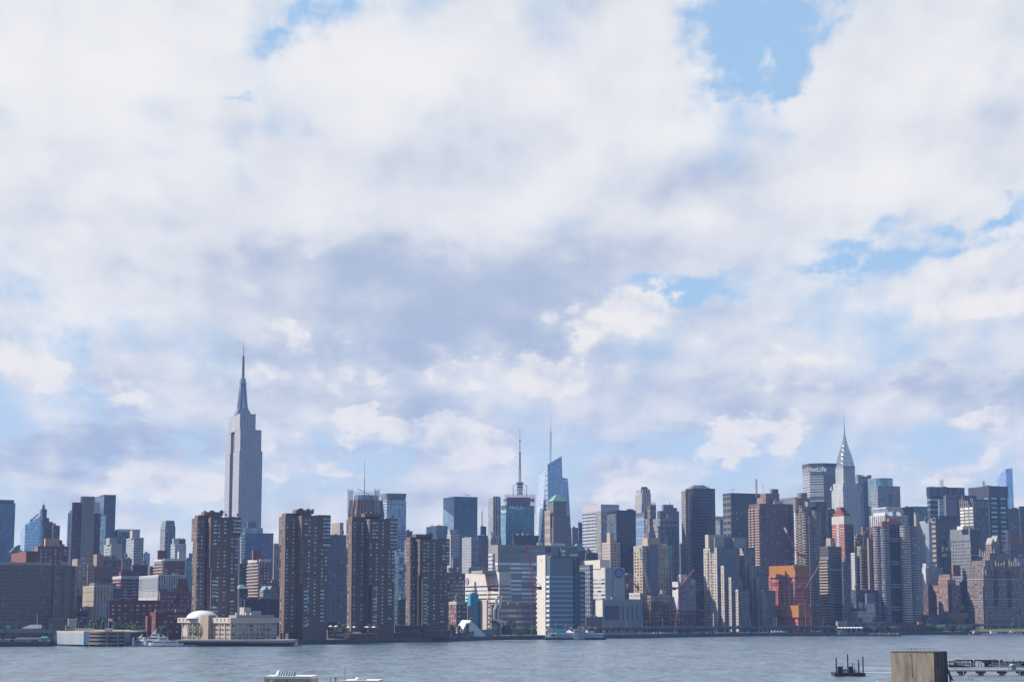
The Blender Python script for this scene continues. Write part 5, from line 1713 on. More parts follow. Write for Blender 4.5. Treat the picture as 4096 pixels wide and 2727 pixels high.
tower('lit red brown brick tower with a plain shaft turret on the bluff', 3754, 3800, 3806, 2302, 2100, punch((.24, .125, .085), 3.2, 3.0, .45, .5, bw2=3.4, gmat=GLASS_L),
      [(3806, 3812, 3840, 2259, 6, blank((.25, .135, .095)), 'plain_shaft'), (3768, 3800, 3826, 2300, 4, None, 'upper_wing')], 'brick_tower', clutter=False, maxd=45)
tower('red brown brick block with a lit left wall and dark setback on the bluff', 3730, 3791, 3842, 2344, 2065, punch((.235, .12, .085), 3.2, 3.0, .45, .5, bw2=3.2, gmat=GLASS_L),
      [(3752, 3790, 3822, 2318, 4, None, 'roof_step'), (3790, 3792, 3806, 2340, -1.2, blank((.05, .035, .04)), 'recess_shade_strip')], 'brick_tower', clutter=False, maxd=50)  # recess shade painted as a near-black strip on the front
tower('dark brown brick block shaded between the twin scalloped towers and the bluff', 3692, 3712, 3732, 2360, 2085, punch((.10, .06, .055), 3.2, 3.0, .4, .45, gmat=GLASS_D),
      [(3702, 3712, 3730, 2338, 4, None, 'roof_step')], 'brick_tower', clutter=False)
tower('narrow brown brick block in deep shade left of the great gothic tower', 3838, 3842, 3880, 2330, 2110, grid((.10, .06, .055), 3.2, 3.0, .4, .45),
      [(3856, 3864, 3880, 2315, 2, grid((.28, .16, .11), 3.2, 3.0, .4, .45), 'lit_step')], 'brick_tower', clutter=False)  # sunlit tone put into the step's brick colour, shade into the block's

# ------------------------------------------------------------------ landmarks and odd shapes
def plan(px, D, py=2440):
    x, y, _ = ray(px, py)
    return Vector((x / y * D, D, 0))


class Free:
    """a thing built from surveyed corner points"""

    def __init__(self, name, label, cat, px, D, group=None, base=GROUND, rz=0.0):
        p = plan(px, D)
        self.o = Vector((p.x, p.y, base))
        self.root = thing(name, label, cat, self.o, rz, group)

    def xy(self, px, D, py=2440):
        p = plan(px, D, py) - self.o
        return (p.x, p.y)

    def pt(self, px, py, D):
        return at(px, py, D) - self.o

    def z(self, px, py, D):
        return at(px, py, D).z - self.o.z


LIME = facade((.46, .43, .415), (.045, .06, .10), .5, .56, .12, mull=(.33, .335, .36))
# --- the tall limestone tower
B = Bld('skyscraper', 'tallest grey limestone skyscraper with stepped shoulders, a tapering crown and a long aerial', 'skyscraper', 900, 958, 1050, 1802, 2980)
Wd, L = B.Wd, B.L
def es(x0, x1, y0, y1, z0, z1, name, mat=LIME, bw=2.5):
    b = MB()
    b.box(x0, x1, y0, y1, z0, z1, bw, 3.9)
    return b.build(name, mat, B.root)
z1, z2, z3 = B.z(1802), B.z(1717, 3), B.z(1654, 8)
es(0, L, 0, Wd * .43, 0, z1, 'main_shaft')
es(4.5, L, Wd * .43 + .01, Wd * .66, 0, z2 - 2, 'recessed_bay', facade((.12, .125, .14), (.04, .055, .09), .6, .6, .1))  # shade of the recess put into a darker stone colour
es(0, L, Wd * .66 + .01, Wd, 0, z1 - 1, 'rear_shaft')
es(1.2, L - 2, 1.2, Wd * .41, z1 + .02, z2, 'upper_shaft')
es(1.2, L - 2, Wd * .67, Wd - 4, z1 + .02, z2 - 1, 'upper_rear_shaft')
x0, x1 = B._solve(964, 1690, B.b) - .5, B._solve(1028, 1690, B.b) - 1
es(x0, x1, 5, Wd - 16, z2 + .02, z3, 'crown_block', facade((.42, .405, .41), (.05, .065, .10), .3, .62, .0), 5.5)
cx_, cy_ = (x0 + x1) / 2, 5 + (Wd - 21) / 2
def sq(h):
    return [(cx_ - h, cy_ - h), (cx_ + h, cy_ - h), (cx_ + h, cy_ + h), (cx_ - h, cy_ + h)]
px_m = lambda n: n / F * 3010
STEEL = plain('tower_steel', (.26, .29, .345), .4, .1, metal=.5)
b = MB()
zz = [B.z(y, 20) for y in (1654, 1646, 1640, 1634, 1626)]
for i, wpx in enumerate((74, 68, 61, 53)):
    b.taper(sq(px_m(wpx) / 2 / 1.31), zz[i], sq(px_m(wpx - 3) / 2 / 1.31), zz[i + 1])
b.build('crown_steps', STEEL, B.root)
b = MB()
b.taper(sq(px_m(41) / 2.7), zz[4], sq(px_m(31) / 2.7), B.z(1545, 20), 2.5, 60)
b.taper(sq(px_m(32) / 2.7), B.z(1545, 20), sq(px_m(28) / 2.7), B.z(1526, 20), 2.5, 60)
b.build('mooring_mast', facade((.30, .335, .39), (.07, .10, .17), .45, .9, 0), B.root)
b = MB()
for dx_, dy_ in ((-1, 0), (1, 0), (0, -1), (0, 1)):
    r0, r1 = px_m(46) / 2.5, px_m(29) / 2.6
    w_ = 1.6
    p0, p1 = Vector((cx_ + dx_ * r0, cy_ + dy_ * r0, zz[4])), Vector((cx_ + dx_ * r1, cy_ + dy_ * r1, B.z(1540, 20)))
    b.bar(p0, p1, 2.0, 4, 1.0)
b.build('mast_wings', STEEL, B.root)
b = MB()
zt = [B.z(y, 20) for y in (1528, 1520, 1514, 1507, 1503)]
b.lathe(cx_, cy_, [(px_m(15), zt[0]), (px_m(15), zt[1]), (px_m(11.5), zt[1] + .1), (px_m(11.5), zt[3]), (px_m(5), zt[4])], 16)
b.build('mast_drum', STEEL, B.root)
b = MB()
zs = [B.z(y, 20) for y in (1503, 1470, 1448, 1416, 1380, 1359)]
for i, (ra, rb) in enumerate(((2.3, 2.0), (2.0, 1.7), (1.7, 1.3), (.7, .5), (.35, .15))):
    b.bar((cx_, cy_, zs[i]), (cx_, cy_, zs[i + 1]), ra, 8, rb)
for i in range(12):
    z = zs[0] + (zs[3] - zs[0]) * (i + .5) / 12
    b.bar((cx_, cy_, z), (cx_, cy_, z + .7), 2.7, 8)
b.build('aerial', plain('aerial_steel', (.16, .18, .23), .5, .1), B.root)

# --- brown crowned tower with mast
T = Free('office_tower', 'red brown octagonal tower with a flared ribbed crown, roof scaffold and tall mast', 'tower', 1456, 2600)
def ring(f, cut, D0=2600, dep=46):
    xl, xr = T.xy(1386, D0)[0] * f, T.xy(1527, D0)[0] * f
    c, m_ = cut, (xr + xl) / 2
    return [(xl + c, -dep * .0), (xr - c, 0), (xr, c), (xr, dep - c), (xr - c, dep), (xl + c, dep), (xl, dep - c), (xl, c)]
BRC = (.185, .085, .06)
za, zb = T.z(1456, 2054, 2600), T.z(1456, 1998, 2600)
r0 = ring(1.0, 13)
r1 = [(x * .93, 3 + (y - 0) * .90) for x, y in ring(.97, 13)]
b = MB()
b.prism(r0, 0, za - 16, 4, 4)
b.build('wall', facade(BRC, (.05, .05, .07), .45, .5, .1), T.root)
b = MB()
b.prism([(x * .985, y * .985 + .4) for x, y in r0], za - 16, za, 7, 60)
b.build('dark_loggia', facade(BRC, (.06, .065, .08), .62, .9, .0), T.root)
b = MB()
b.taper(r0, za, r1, zb)
b.build('flared_crown', plain('crown_brick', BRC, var=.1), T.root)
b = MB()
n = len(r0)
for i in (7, 0, 1):
    p0, q0, p1, q1 = r0[i], r0[(i + 1) % n], r1[i], r1[(i + 1) % n]
    k_ = 5 if i == 0 else 2
    for j in range(k_ + 1):
        t = j / k_
        a_ = Vector((p0[0] + (q0[0] - p0[0]) * t, p0[1] + (q0[1] - p0[1]) * t - .5, za - 16))
        m1 = Vector((a_.x, a_.y, za))
        c_ = Vector((p1[0] + (q1[0] - p1[0]) * t, p1[1] + (q1[1] - p1[1]) * t - .6, zb + .6))
        b.bar(a_, m1, 1.1)
        b.bar(m1, c_, 1.1)
b.build('crown_ribs', plain('rib_brick', (.26, .13, .09)), T.root)
zd = T.z(1456, 1979, 2610)
b = MB()
rr = (T.xy(1505, 2610)[0] - T.xy(1407, 2610)[0]) / 2
b.lathe(T.xy(1456, 2610)[0], 22, [(rr, zb), (rr, zd)], 20, fh=3)
b.build('glass_drum', facade((.16, .2, .26), (.10, .16, .22), .7, .7, .2, .3), T.root)
b = MB()
zs_ = T.z(1456, 1951, 2600)
for xa, xb in ((1385, 1405), (1493, 1512)):
    n = 6
    for i in range(n):
        for yy in (1, 6):
            x = T.xy(xa + (xb - xa) * i / (n - 1), 2600)[0]
            b.bar((x, yy, za), (x, yy, zs_ - (i * 7 % 5)), .22)
    for k in range(9):
        z = za + (zs_ - za) * k / 9
        b.bar((T.xy(xa, 2600)[0], 1, z), (T.xy(xb, 2600)[0], 1, z), .16)
for i in range(14):
    x = T.xy(1405 + 90 * i / 13, 2600)[0]
    b.bar((x, 2, zb), (x, 2, zd + 6), .2)
b.bar((T.xy(1405, 2600)[0], 2, zd + 2), (T.xy(1495, 2600)[0], 2, zd + 2), .2)
b.build('roof_scaffold', plain('scaffold_grey', (.30, .34, .38), .5), T.root)
b = MB()
x = T.xy(1450, 2610)[0]
b.bar((x, 20, zd), (x, 20, T.z(1450, 1895, 2610)), .7, 6, .4)
b.bar((x, 20, T.z(1450, 1895, 2610)), (x, 20, T.z(1450, 1830, 2610)), .35, 6, .12)
b.bar((T.xy(1420, 2610)[0], 20, T.z(1420, 1951, 2610)), (T.xy(1470, 2610)[0], 20, T.z(1470, 1975, 2610)), .4)
b.build('mast', MAST, T.root)

# --- scaffold crowned tower with the striped aerial, teal glass tower before it
T = Free('office_tower', 'dark tower with a scaffold crown, red roof letters and a tall banded aerial', 'tower', 2080, 3300)
xl, xr = T.xy(2020, 3300)[0], T.xy(2128, 3300)[0]
zr, zt = T.z(2080, 2022, 3300), T.z(2080, 1978, 3300)
b = MB()
b.box(xl, xr, 0, 45, 0, zr, 3, 4)
b.build('wall', facade((.08, .10, .12), (.05, .09, .12), .7, .6, .1), T.root)
b = MB()
b.box(xl + 3, xr - 3, 4, 40, zr, zt - 4, 4, 4)
b.build('plant_core', facade((.05, .055, .075), (.09, .10, .13), .5, .5, .2), T.root)
b = MB()
x2 = T.xy(2141, 3300)[0]
for i in range(13):
    x = xl + (x2 - xl) * i / 12
    b.bar((x, -1, zr - (0 if x < xr else 14)), (x, -1, zt), .4)
for k in range(5):
    z = zr + (zt - zr) * k / 4
    b.bar((xl, -1, z), (x2, -1, z), .35)
    b.bar((xl, 44, z), (x2, 44, z), .35)
    b.bar((xl, -1, z), (xl, 44, z), .35)
b.build('roof_scaffold', plain('scaffold_dark', (.10, .11, .13), .5), T.root)
MR = plain('letter_red', (.55, .025, .035), .5)
for px_, s_ in ((2034, 8.5), (2112, 11)):
    text_part('H&M', s_, MR, T.root, (T.xy(px_, 3300)[0], -2.2, T.z(px_, 2001, 3300)), name='roof_letters', depth=.3)
b = MB()
xm = T.xy(2080, 3320)[0]
za, zb = zt, T.z(2080, 1930, 3320)
b.truss((xm, 20, za), (xm, 20, zb), 8, 7, .5)
for s_ in (-1, 1):
    xo = xm + s_ * 27 / F * 3320
    b.bar((xo, 20, za), (xo, 20, T.z(2080, 1940, 3320)), .5)
    b.bar((xo, 20, T.z(2080, 1940, 3320)), (xm, 20, T.z(2080, 1940, 3320)), .4)
    b.bar((xo, 20, za), (xm, 20, zb), .18)
b.box(xm - 6.4, xm + 6.4, 14, 26, zb - 2, zb + .4)
for k in range(4):
    z = za + (zb - za) * (k + .5) / 4
    b.box(xm - 5.6, xm + 5.6, 15, 25, z, z + 1.2)
b.truss((xm, 20, zb), (xm, 20, T.z(2080, 1870, 3320)), 3.6, 9, .35)
zc = [T.z(2080, y, 3320) for y in (1870, 1840, 1810, 1761, 1712)]
b.bar((xm, 20, zc[0]), (xm, 20, zc[1]), 1.7, 8, 1.6)
b.bar((xm, 20, zc[1]), (xm, 20, zc[2]), 1.6, 8, 1.5)
b.bar((xm, 20, zc[2]), (xm, 20, zc[3]), .8, 8, .7)
b.bar((xm, 20, zc[3]), (xm, 20, zc[4]), .4, 8, .15)
for z in zc[:4]:
    b.bar((xm, 20, z - .8), (xm, 20, z + .8), 2.2, 8)
b.build('aerial', plain('aerial_bands', (.14, .145, .19), .5), T.root)
tower('teal glass tower with white roof lettering and a paler left end', 2004, 2024, 2137, 2022, 3150, curtain((.035, .12, .155), 3, 4.2, .55, .15, gvar=.4), clutter=False)
Bk = BUILT[-1]
h = Bk.h
b = MB()
b.box(-.4, .2, .2, Bk.Wd, 4, h - 14, 4, 4.2)
b.build('pale_left_end', facade((.10, .22, .23), (.12, .26, .28), .9, .8, gm=.3, gvar=.2), Bk.root)  # paler glass colour paints in the light on the left face
b = MB()
b.box(Bk.sx(2110, 2040), Bk.L + .1, -.5, 20, h - 15, h + .5)
b.build('cut_corner', plain('corner_grey', (.15, .18, .21)), Bk.root)
text_part('MetLife', 8.6, plain('letter_white', (.66, .70, .70)), Bk.root, (Bk.sx(2066, 2030), -.6, Bk.zx(2066, 2030)), name='roof_letters')
text_part('MetLife', 8.6, plain('letter_white', (.66, .70, .70)), Bk.root, (-.7, Bk.Wd * .45, h - 9), (R(90), 0, R(-90)), 'roof_letters')

# --- crystal tower
T = Free('glass_tower', 'crystal shaped pale glass tower with slanted facets and a white spire', 'tower', 2192, 3300)
bl, bn, br, bb = T.xy(2128, 3362), T.xy(2198, 3300), T.xy(2266, 3316), T.xy(2205, 3375)
tl, tn, tr_, tb = T.pt(2159, 1896, 3350), T.pt(2190, 1857, 3306), T.pt(2247, 1823, 3320), T.pt(2222, 1840, 3360)
v3 = lambda q: Vector((q[0], q[1], 0))
def uvq(pts, o, bw, fh):
    e = (pts[1] - pts[0]).normalized()
    return [((p - o).dot(Vector((e.x, e.y, 0))) / bw, p.z / fh) for p in pts]
b = MB()
f1 = [v3(bn), v3(br), tr_, tn]
b.face(f1, uvq(f1, f1[0], 3, 4.4))
f4 = [v3(br), v3(bb), tb, tr_]
b.face(f4, uvq(f4, f4[0], 3, 4.4))
b.face([tn, tr_, tb, tl])
b.build('dark_front', facade((.17, .24, .31), (.20, .30, .40), 1.01, .72, .1, .55, .12, .4, gvar=.2), T.root)
b = MB()
f2 = [v3(bl), v3(bn), tn]
b.face(f2, uvq(f2, f2[0], 9, 8.8))
b.build('banded_left_facet', facade((.40, .46, .53), (.20, .27, .35), 1.01, .45, .1, .3, .12, .4, gvar=.2), T.root)
b = MB()
tl2 = tl + Vector((-.5, 3.0, 0))
f3 = [v3(bl), tn, tl2]
b.face(f3, [(0, 0), (p_ := tn - f3[0]).length and (8, p_.z / 4.4), (4, tl2.z / 4.4)])
f5 = [v3(bb), v3(bl), tl2, tb]
b.face(f5, uvq(f5, f5[0], 3, 4.4))
b.face([tn, tb, tl2])
b.build('pale_left_facet', facade((.48, .54, .61), (.46, .53, .62), 1.01, .7, .1, .4, .15, .4, gvar=.1), T.root)
b = MB()
c0 = [T.xy(2236, 3330), T.xy(2307, 3346), T.xy(2309, 3380), T.xy(2238, 3366)]
d0 = [T.pt(2238, 1906, 3332), T.pt(2271, 1914, 3342), T.pt(2272, 1914, 3376), T.pt(2240, 1906, 3366)]
for i in range(4):
    j = (i + 1) % 4
    ff = [v3(c0[i]), v3(c0[j]), d0[j], d0[i]]
    b.face(ff, uvq(ff, ff[0], 3, 4.4))
b.face(d0)
b.build('rear_prism', facade((.15, .21, .30), (.22, .33, .47), 1.01, .6, .1, .5, .12, .4, gvar=.2), T.root)
b = MB()
p0, p1 = T.pt(2201, 1852, 3330), T.pt(2203.5, 1653, 3330)
b.truss(p0, p0.lerp(p1, .62), 3.0, 14, .3)
b.bar(p0.lerp(p1, .62), p1, .8, 6, .15)
b.build('spire', plain('spire_white', (.50, .55, .60), .4), T.root)

# --- old office tower with a green roof
tower('old tan brick tower under a green copper hipped roof', 2190, 2213, 2266, 2003, 2700, grid((.185, .15, .13), 3.6, 3.8, .4, .45, blind=.2),
      [(2184, 2213, 2278, 2060, -4, None, 'middle_stage'), (2182, 2213, 2286, 2110, -6, None, 'lower_stage')], 'brick_tower', clutter=False, parapet=False)
Bk = BUILT[-1]
h, h1 = Bk.h, Bk.z(1977)
b = MB()
L_ = Bk.L
b.taper([(-1, -1), (L_ + .5, -1), (L_ + .5, 20), (-1, 20)], h, [(L_ * .38, 7), (L_ * .66, 7), (L_ * .66, 12), (L_ * .38, 12)], h1)
b.build('copper_roof', plain('copper_green', (.17, .33, .28)), Bk.root)
b = MB()
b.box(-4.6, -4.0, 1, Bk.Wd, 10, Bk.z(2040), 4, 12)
b.build('lit_end_wall', facade((.40, .32, .24), (.10, .08, .075), .4, .62, .0), Bk.root)  # sunlight on this end put into a paler wall colour

# --- broad slab with the big white roof letters
T = Free('office_tower', 'broad angled office slab with big white lettering below its dark roof edge', 'tower', 3290, 3050)
pl = [T.xy(3222, 3088), T.xy(3251, 3058), T.xy(3306, 3050), T.xy(3362, 3058), T.xy(3392, 3090), T.xy(3392, 3110), T.xy(3222, 3110)]
ztop = T.z(3290, 1862, 3052)
b = MB()
b.prism(pl, 0, ztop, 40, 4.1)
b.build('wall', facade((.44, .425, .415), (.10, .11, .14), 1.01, .48, .1), T.root)
def grow(pl, k):
    return [(x * k, 30 + (y - 30) * k) for x, y in pl]
b = MB()
b.prism(grow(pl, 1.004), ztop - 12, ztop - 2, 1.6, 40)
b.build('ribbed_top', facade((.22, .215, .22), (.14, .14, .155), .5, .97, 0), T.root)
b = MB()
b.prism(grow(pl, 1.02), ztop - 2, ztop + 4.2, 3, 40, True)
b.build('dark_roof_edge', plain('roof_edge', (.055, .06, .075)), T.root)
zb = T.z(3290, 1991, 3052)
b = MB()
b.prism(grow(pl, 1.004), zb - 3.5, zb + 3.5, 3.4, 30)
b.build('dark_belt', facade((.25, .24, .23), (.03, .035, .045), .75, .8, 0), T.root)
zb2 = T.z(3290, 1940, 3052)
b = MB()
for i in range(46):
    t = i / 45
    x = pl[2][0] + (pl[3][0] - pl[2][0]) * t
    y = pl[2][1] + (pl[3][1] - pl[2][1]) * t
    b.box(x - .14, x + .14, y - .7, y - .1, 0, ztop - 13)
b.build('mullion_ribs', plain('rib_pale', (.30, .28, .265)), T.root)
d = Vector((*pl[2], 0)) - Vector((*pl[1], 0))
mid_ = Vector((*pl[1], 0)).lerp(Vector((*pl[2], 0)), .5)
text_part('MetLife', 10.8, plain('big_letter', (.66, .67, .69)), T.root, (mid_.x, mid_.y - 2.2, T.z(3276, 1877, 3050)), (R(90), 0, math.atan2(d.y, d.x)), 'roof_letters', .3)

# --- steel spired tower
B = Bld('skyscraper', 'white brick skyscraper with a gleaming stepped steel crown and needle spire', 'skyscraper', 3326, 3372, 3441, 1958, 2750)
L, Wd = B.L, B.Wd
S = (L + Wd) / 2
CH = facade((.52, .51, .49), (.08, .10, .14), .40, .55, .1, mull=(.38, .38, .38))
CHD = facade((.40, .40, .40), (.09, .105, .13), .5, .5, .1)
def cb(s0, s1, z0, z1, name, mat=CH, bw=3.0):
    b = MB()
    c = (L / 2, Wd / 2)
    b.box(c[0] - s0, c[0] + s0, c[1] - s1, c[1] + s1, z0, z1, bw, 3.7)
    return b.build(name, mat, B.root)
px3 = 2750 / F
zq = lambda y: B.z(y, 10)
cb(L / 2, Wd / 2, 0, zq(1958), 'lower_shaft')
k1 = 102 / 115
cb(L / 2 * k1, Wd / 2 * k1, zq(1958), zq(1932), 'shoulder')
k2 = 76 / 115
SH = (L + Wd) / 4 * k2
cb(SH, SH, zq(1932), zq(1863), 'upper_shaft', facade((.48, .47, .455), (.08, .10, .13), .42, .66, .1, mull=(.38, .38, .40)), 3.2)
b = MB()
for s_ in (-1, 1):
    c = (L / 2, Wd / 2)
    b.box(c[0] + s_ * SH * .86 - 1.3, c[0] + s_ * SH * .86 + 1.3, c[1] - SH - .5, c[1] - SH + .5, zq(1932), zq(1872))
    b.box(c[0] - SH - .5, c[0] - SH + .5, c[1] + s_ * SH * .86 - 1.3, c[1] + s_ * SH * .86 + 1.3, zq(1932), zq(1872))
for px_ in (0, L):
    for py_ in (0, Wd):
        b.box(px_ - 1.6, px_ + 1.6, py_ - 1.6, py_ + 1.6, zq(1958), zq(1950))
        b.lathe(px_, py_, [(1.6, zq(1950)), (1.4, zq(1946)), (.2, zq(1942))], 8)
b.build('corner_piers', plain('white_brick', (.50, .49, .47)), B.root)
CS = plain('crown_steel', (.56, .57, .59), .30, .12, .4, metal=.85)
c0 = Vector((L / 2, Wd / 2, 0))
levels = [(76, 1872, 1848), (67, 1858, 1829), (58, 1841, 1812), (46, 1824, 1796), (33, 1806, 1779), (22, 1789, 1760), (14, 1770, 1742)]
wins = MB()
for i, (wpx, ya, yb) in enumerate(levels):
    s = SH * wpx / 76
    za, zb = zq(ya), zq(yb)
    b = MB()
    n = 12
    arc = [(s * math.cos(math.pi * k / n), za + (zb - za) * math.sin(math.pi * k / n) ** .8) for k in range(n + 1)]
    zl = zq(1872) if i == 0 else za - 4
    for ax in (0, 1):
        ee = s * (1.0 + .004 * ax)
        def P3(u, v, z):
            return (c0.x + u, c0.y + v, z) if ax == 0 else (c0.x - v, c0.y + u, z)
        for (ua, zA), (ub, zB) in zip(arc[:-1], arc[1:]):
            b.face([P3(ua, -ee, zA), P3(ua, ee, zA), P3(ub, ee, zB), P3(ub, -ee, zB)], None, True)
        b.face([P3(u, -ee, z) for u, z in reversed(arc)])
        b.face([P3(u, ee, z) for u, z in arc])
        # raised rim along each arch, and the triangular lights under it
        for (ua, zA), (ub, zB) in zip(arc[:-1], arc[1:]):
            for sg in (-1, 1):
                b.bar(P3(ua, sg * ee, zA), P3(ub, sg * ee, zB), .38)
        if wpx > 20:
            for k in range(1, 8):
                a_ = math.pi * k / 8
                u, z = s * .70 * math.cos(a_), za + (zb - za) * .70 * math.sin(a_) ** .8
                t = s * .075
                wins.face([P3(u - t, -ee - .12, z), P3(u + t, -ee - .12, z), P3(u + t * .3 * 0, -ee - .12, z + 2.4 * t)])
                if ax == 1:
                    wins.face([P3(u + t, ee + .12, z), P3(u - t, ee + .12, z), P3(u, ee + .12, z + 2.4 * t)])
    b.build('steel_arch_tier', CS, B.root)
wins.build('triangular_lights', plain('light_dark', (.03, .035, .05), .2), B.root)
b = MB()
rS = SH * 11 / 76
b.bar((c0.x, c0.y, zq(1762)), (c0.x, c0.y, zq(1733)), rS * 1.25, 8, rS * .75)
b.bar((c0.x, c0.y, zq(1733)), (c0.x, c0.y, zq(1690)), rS * .75, 8, rS * .3)
b.bar((c0.x, c0.y, zq(1690)), (c0.x, c0.y, zq(1637)), rS * .3, 8, .06)
b.build('needle_spire', plain('spire_steel', (.36, .38, .42), .35, .1, metal=.7), B.root)

# --- the four brown riverside towers
WB = plain('brown_brick', (.150, .098, .076), .8, .10)
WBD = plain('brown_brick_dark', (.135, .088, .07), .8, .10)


def brown_tower(label, xl, lit, slab, front, xr, ytop, yb, D, over, bay, low_l, mid_r):
    """xl..lit left pier, ..slab recess, ..front lit slab edge, front..xr dark front; over: row where the
    overhang of the left pier ends; bay: (x0, x1, y0, y1) of the projecting bay; mid_r: row where the right end steps in"""
    s = (xr - xl) / 214.0
    T = Free('apartment_tower', label, 'tower', front, D, 'four brown brick towers on the river edge', base=3.4, rz=0)
    rot = R(27)
    T.root.rotation_euler = (0, 0, rot)
    ca, sa = math.cos(rot), math.sin(rot)
    def loc(px, dep, py):
        """x along the front for a column px on the plane dep metres behind the front"""
        k = ray(px, py)
        k = k[0] / k[1]
        ox, oy = T.o.x - sa * dep, T.o.y + ca * dep
        return (k * oy - ox) / (ca - k * sa)
    def locy(px, x, py):
        k = ray(px, py)
        k = k[0] / k[1]
        ox, oy = T.o.x + ca * x, T.o.y + sa * x
        t = (k * oy - ox) / (-sa - k * ca)
        return t if 0 < t < 28 else 28.0
    Z = lambda y, d=0: at(front, y, D + d).z - 3.4
    yt = ytop
    def blk(x0, x1, y0, y1, z0, z1, name, mat=WB):
        b = MB()
        b.box(x0, x1, y0, y1, z0, z1)
        return b.build(name, mat, T.root)
    H = Z(yt - 12 * s)
    Hs, Hl, Hc = Z(yt - 3 * s), Z(yt), Z(yt - 27 * s)
    zo, zm = Z(over), Z(mid_r)
    b0, b1 = Z(bay[2]), Z(bay[3])
    xe = loc(xr, 0, yt)
    # left pier, standing further back
    pd = 7.0
    pL = loc(lit, pd, yt)
    pS = loc(slab, pd, yt)
    pw = max(3, locy(xl, pL, yt) - pd) if True else 8
    pw = min(pw, 14)
    blk(pL, pS + 3, pd, pd + pw, zo, Hl, 'left_pier')
    blk(pL + .2, pS + 3, pd, pd + pw * .72, 5, zo, 'left_pier_shaft')
    for q_ in (0.1, .55):
        blk(pL + .4, pL + 2.0, pd + pw * q_, pd + pw * (q_ + .14), 0, 5, 'pilotis')
    blk(pL + 1.5, pS + 5, pd + 3, pd + 12, Hl, Z(yt - 13 * s), 'stair_house')
    # front slab
    sd = min(16, max(5, locy(slab, 0, yt)))
    blk(0, xe * .58, 0, sd, b0, Hs, 'front_slab')
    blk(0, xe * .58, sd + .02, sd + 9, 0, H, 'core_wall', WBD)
    blk(loc(bay[1], 0, yt), xe * .58, 0.0, sd, 0, b0, 'lower_front')
    blk(0, 1.5, sd * .25, sd, 0, b0, 'slab_fin')
    blk(.25, loc(bay[1], 0, yt), .6, sd - .4, b1, b0, 'projecting_bay')
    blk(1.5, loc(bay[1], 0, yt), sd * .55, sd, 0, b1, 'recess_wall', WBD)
    # right half, a little forward, stepping in low down
    mr = xe - 11 / F * D
    blk(xe * .58, xe, .9, sd + 7, zm, H - 1, 'right_half')
    blk(xe * .58, mr, .9, sd + 6, 0, zm, 'right_half_shaft')
    x0, x1 = loc(slab + (front - slab) * .2, 8, yt), loc(front + (xr - front) * .42, 8, yt)
    blk(x0, x1, 7, 15, H, Hc, 'top_house')
    b = MB()
    rng = random.Random(int(xl))
    for i in range(5):
        x = x0 + (x1 - x0) * rng.random()
        b.box(x, x + rng.uniform(.8, 2.4), 8, 11, Hc, Hc + rng.uniform(.5, 1.6))
    for i in range(4):
        x = pS + (xe - pS) * rng.random()
        b.lathe(x, 6, [(.8, H), (.8, H + 1.6), (0, H + 2)], 8)
    b.build('roof_vents', plain('vent_dark', (.09, .08, .08)), T.root)
    # windows: columns of panes
    fh = 2.78
    cells = []
    def col(xc, w, z0, z1, y=-.02, side=0, h=1.45):
        n = int((z1 - z0) / fh)
        for k in range(n):
            z = z1 - 1.9 - k * fh
            if z > z0 + .6:
                if side == 0:
                    cells.append((xc, y, z, w, h, 0))
                else:
                    cells.append((y, xc, z, w, h, 1))
    fx = lambda t: xe * t
    base = 9
    col(fx(.15), 2.3, b0, Hs - 1.5)
    col(fx(.27), 1.5, b0, Hs - 1.5)
    col(fx(.26), 1.5, base, b0)
    col(fx(.47), 1.5, base, Hs - 1.5)
    xb1 = loc(bay[1], 0, yt)
    col(xb1 + 2.6, 3.4, base, b1)
    col(xb1 * .5 + .3, min(5.0, xb1 - 1.2), b1, b0, .56)
    col(fx(.80), 2.6, zm, H - 2, .86)
    col(fx(.93), 3.0, zm, H - 2, .86)
    col(fx(.72), 1.4, zm - 30, zm, .86)
    col(fx(.75), 3.0, base, zm - 30, .86)
    col(min(fx(.93), mr - 1.4), 1.5, zm - 26, zm, .86)
    # left faces
    col(sd * .35, 1.4, b0, Hs - 1, -.02, 1)
    col(sd * .68, 1.4, b0, Hs - 1, -.02, 1)
    col(sd * .62, 1.4, 6, b0, -.02, 1)
    col(pd + pw * .35, 1.3, zo, Hl - 1, pL - .02, 1)
    col(pd + pw * .70, 1.3, zo - 30, Hl - 1, pL - .02, 1)
    col(pd + pw * .52, 1.6, 6, zo - 30, pL + .18, 1)
    col(pL + (pS - pL) * .25, 1.1, base, Hl - 1, pd - .02)
    col(pL + (pS - pL) * .92, 1.1, base, Hl - 1, pd - .02)
    put_windows(T.root, cells, GLASS_L)
    # brow panels between the paired windows
    for xc, w, z0, z1, y in ((fx(.27), 1.6, b0, Hs - 1.5, 0), (fx(.26), 1.6, base, b0, 0), (fx(.47), 1.6, base, Hs - 1.5, 0), (fx(.72), 1.5, zm - 30, zm, .9), (min(fx(.93), mr - 1.4), 1.6, zm - 26, zm, .9), (pL + (pS - pL) * .25, 1.2, base, Hl - 1, pd), (pL + (pS - pL) * .92, 1.2, base, Hl - 1, pd), (fx(.80), 2.8, zm, H - 2, .9), (fx(.93), 3.2, zm, H - 2, .9), (fx(.15), 2.5, b0, Hs - 1.5, 0), (xb1 + 2.6, 3.6, base, b1, 0), (fx(.75), 3.2, base, zm - 30, .9)):
        b = MB()
        b.box(xc - w / 2, xc + w / 2, y - .05, y + .1, z0 + 1, z1 - 1)
        b.build('dark_window_strip', plain('strip_dark', (.05, .04, .042), .5), T.root)
    return T


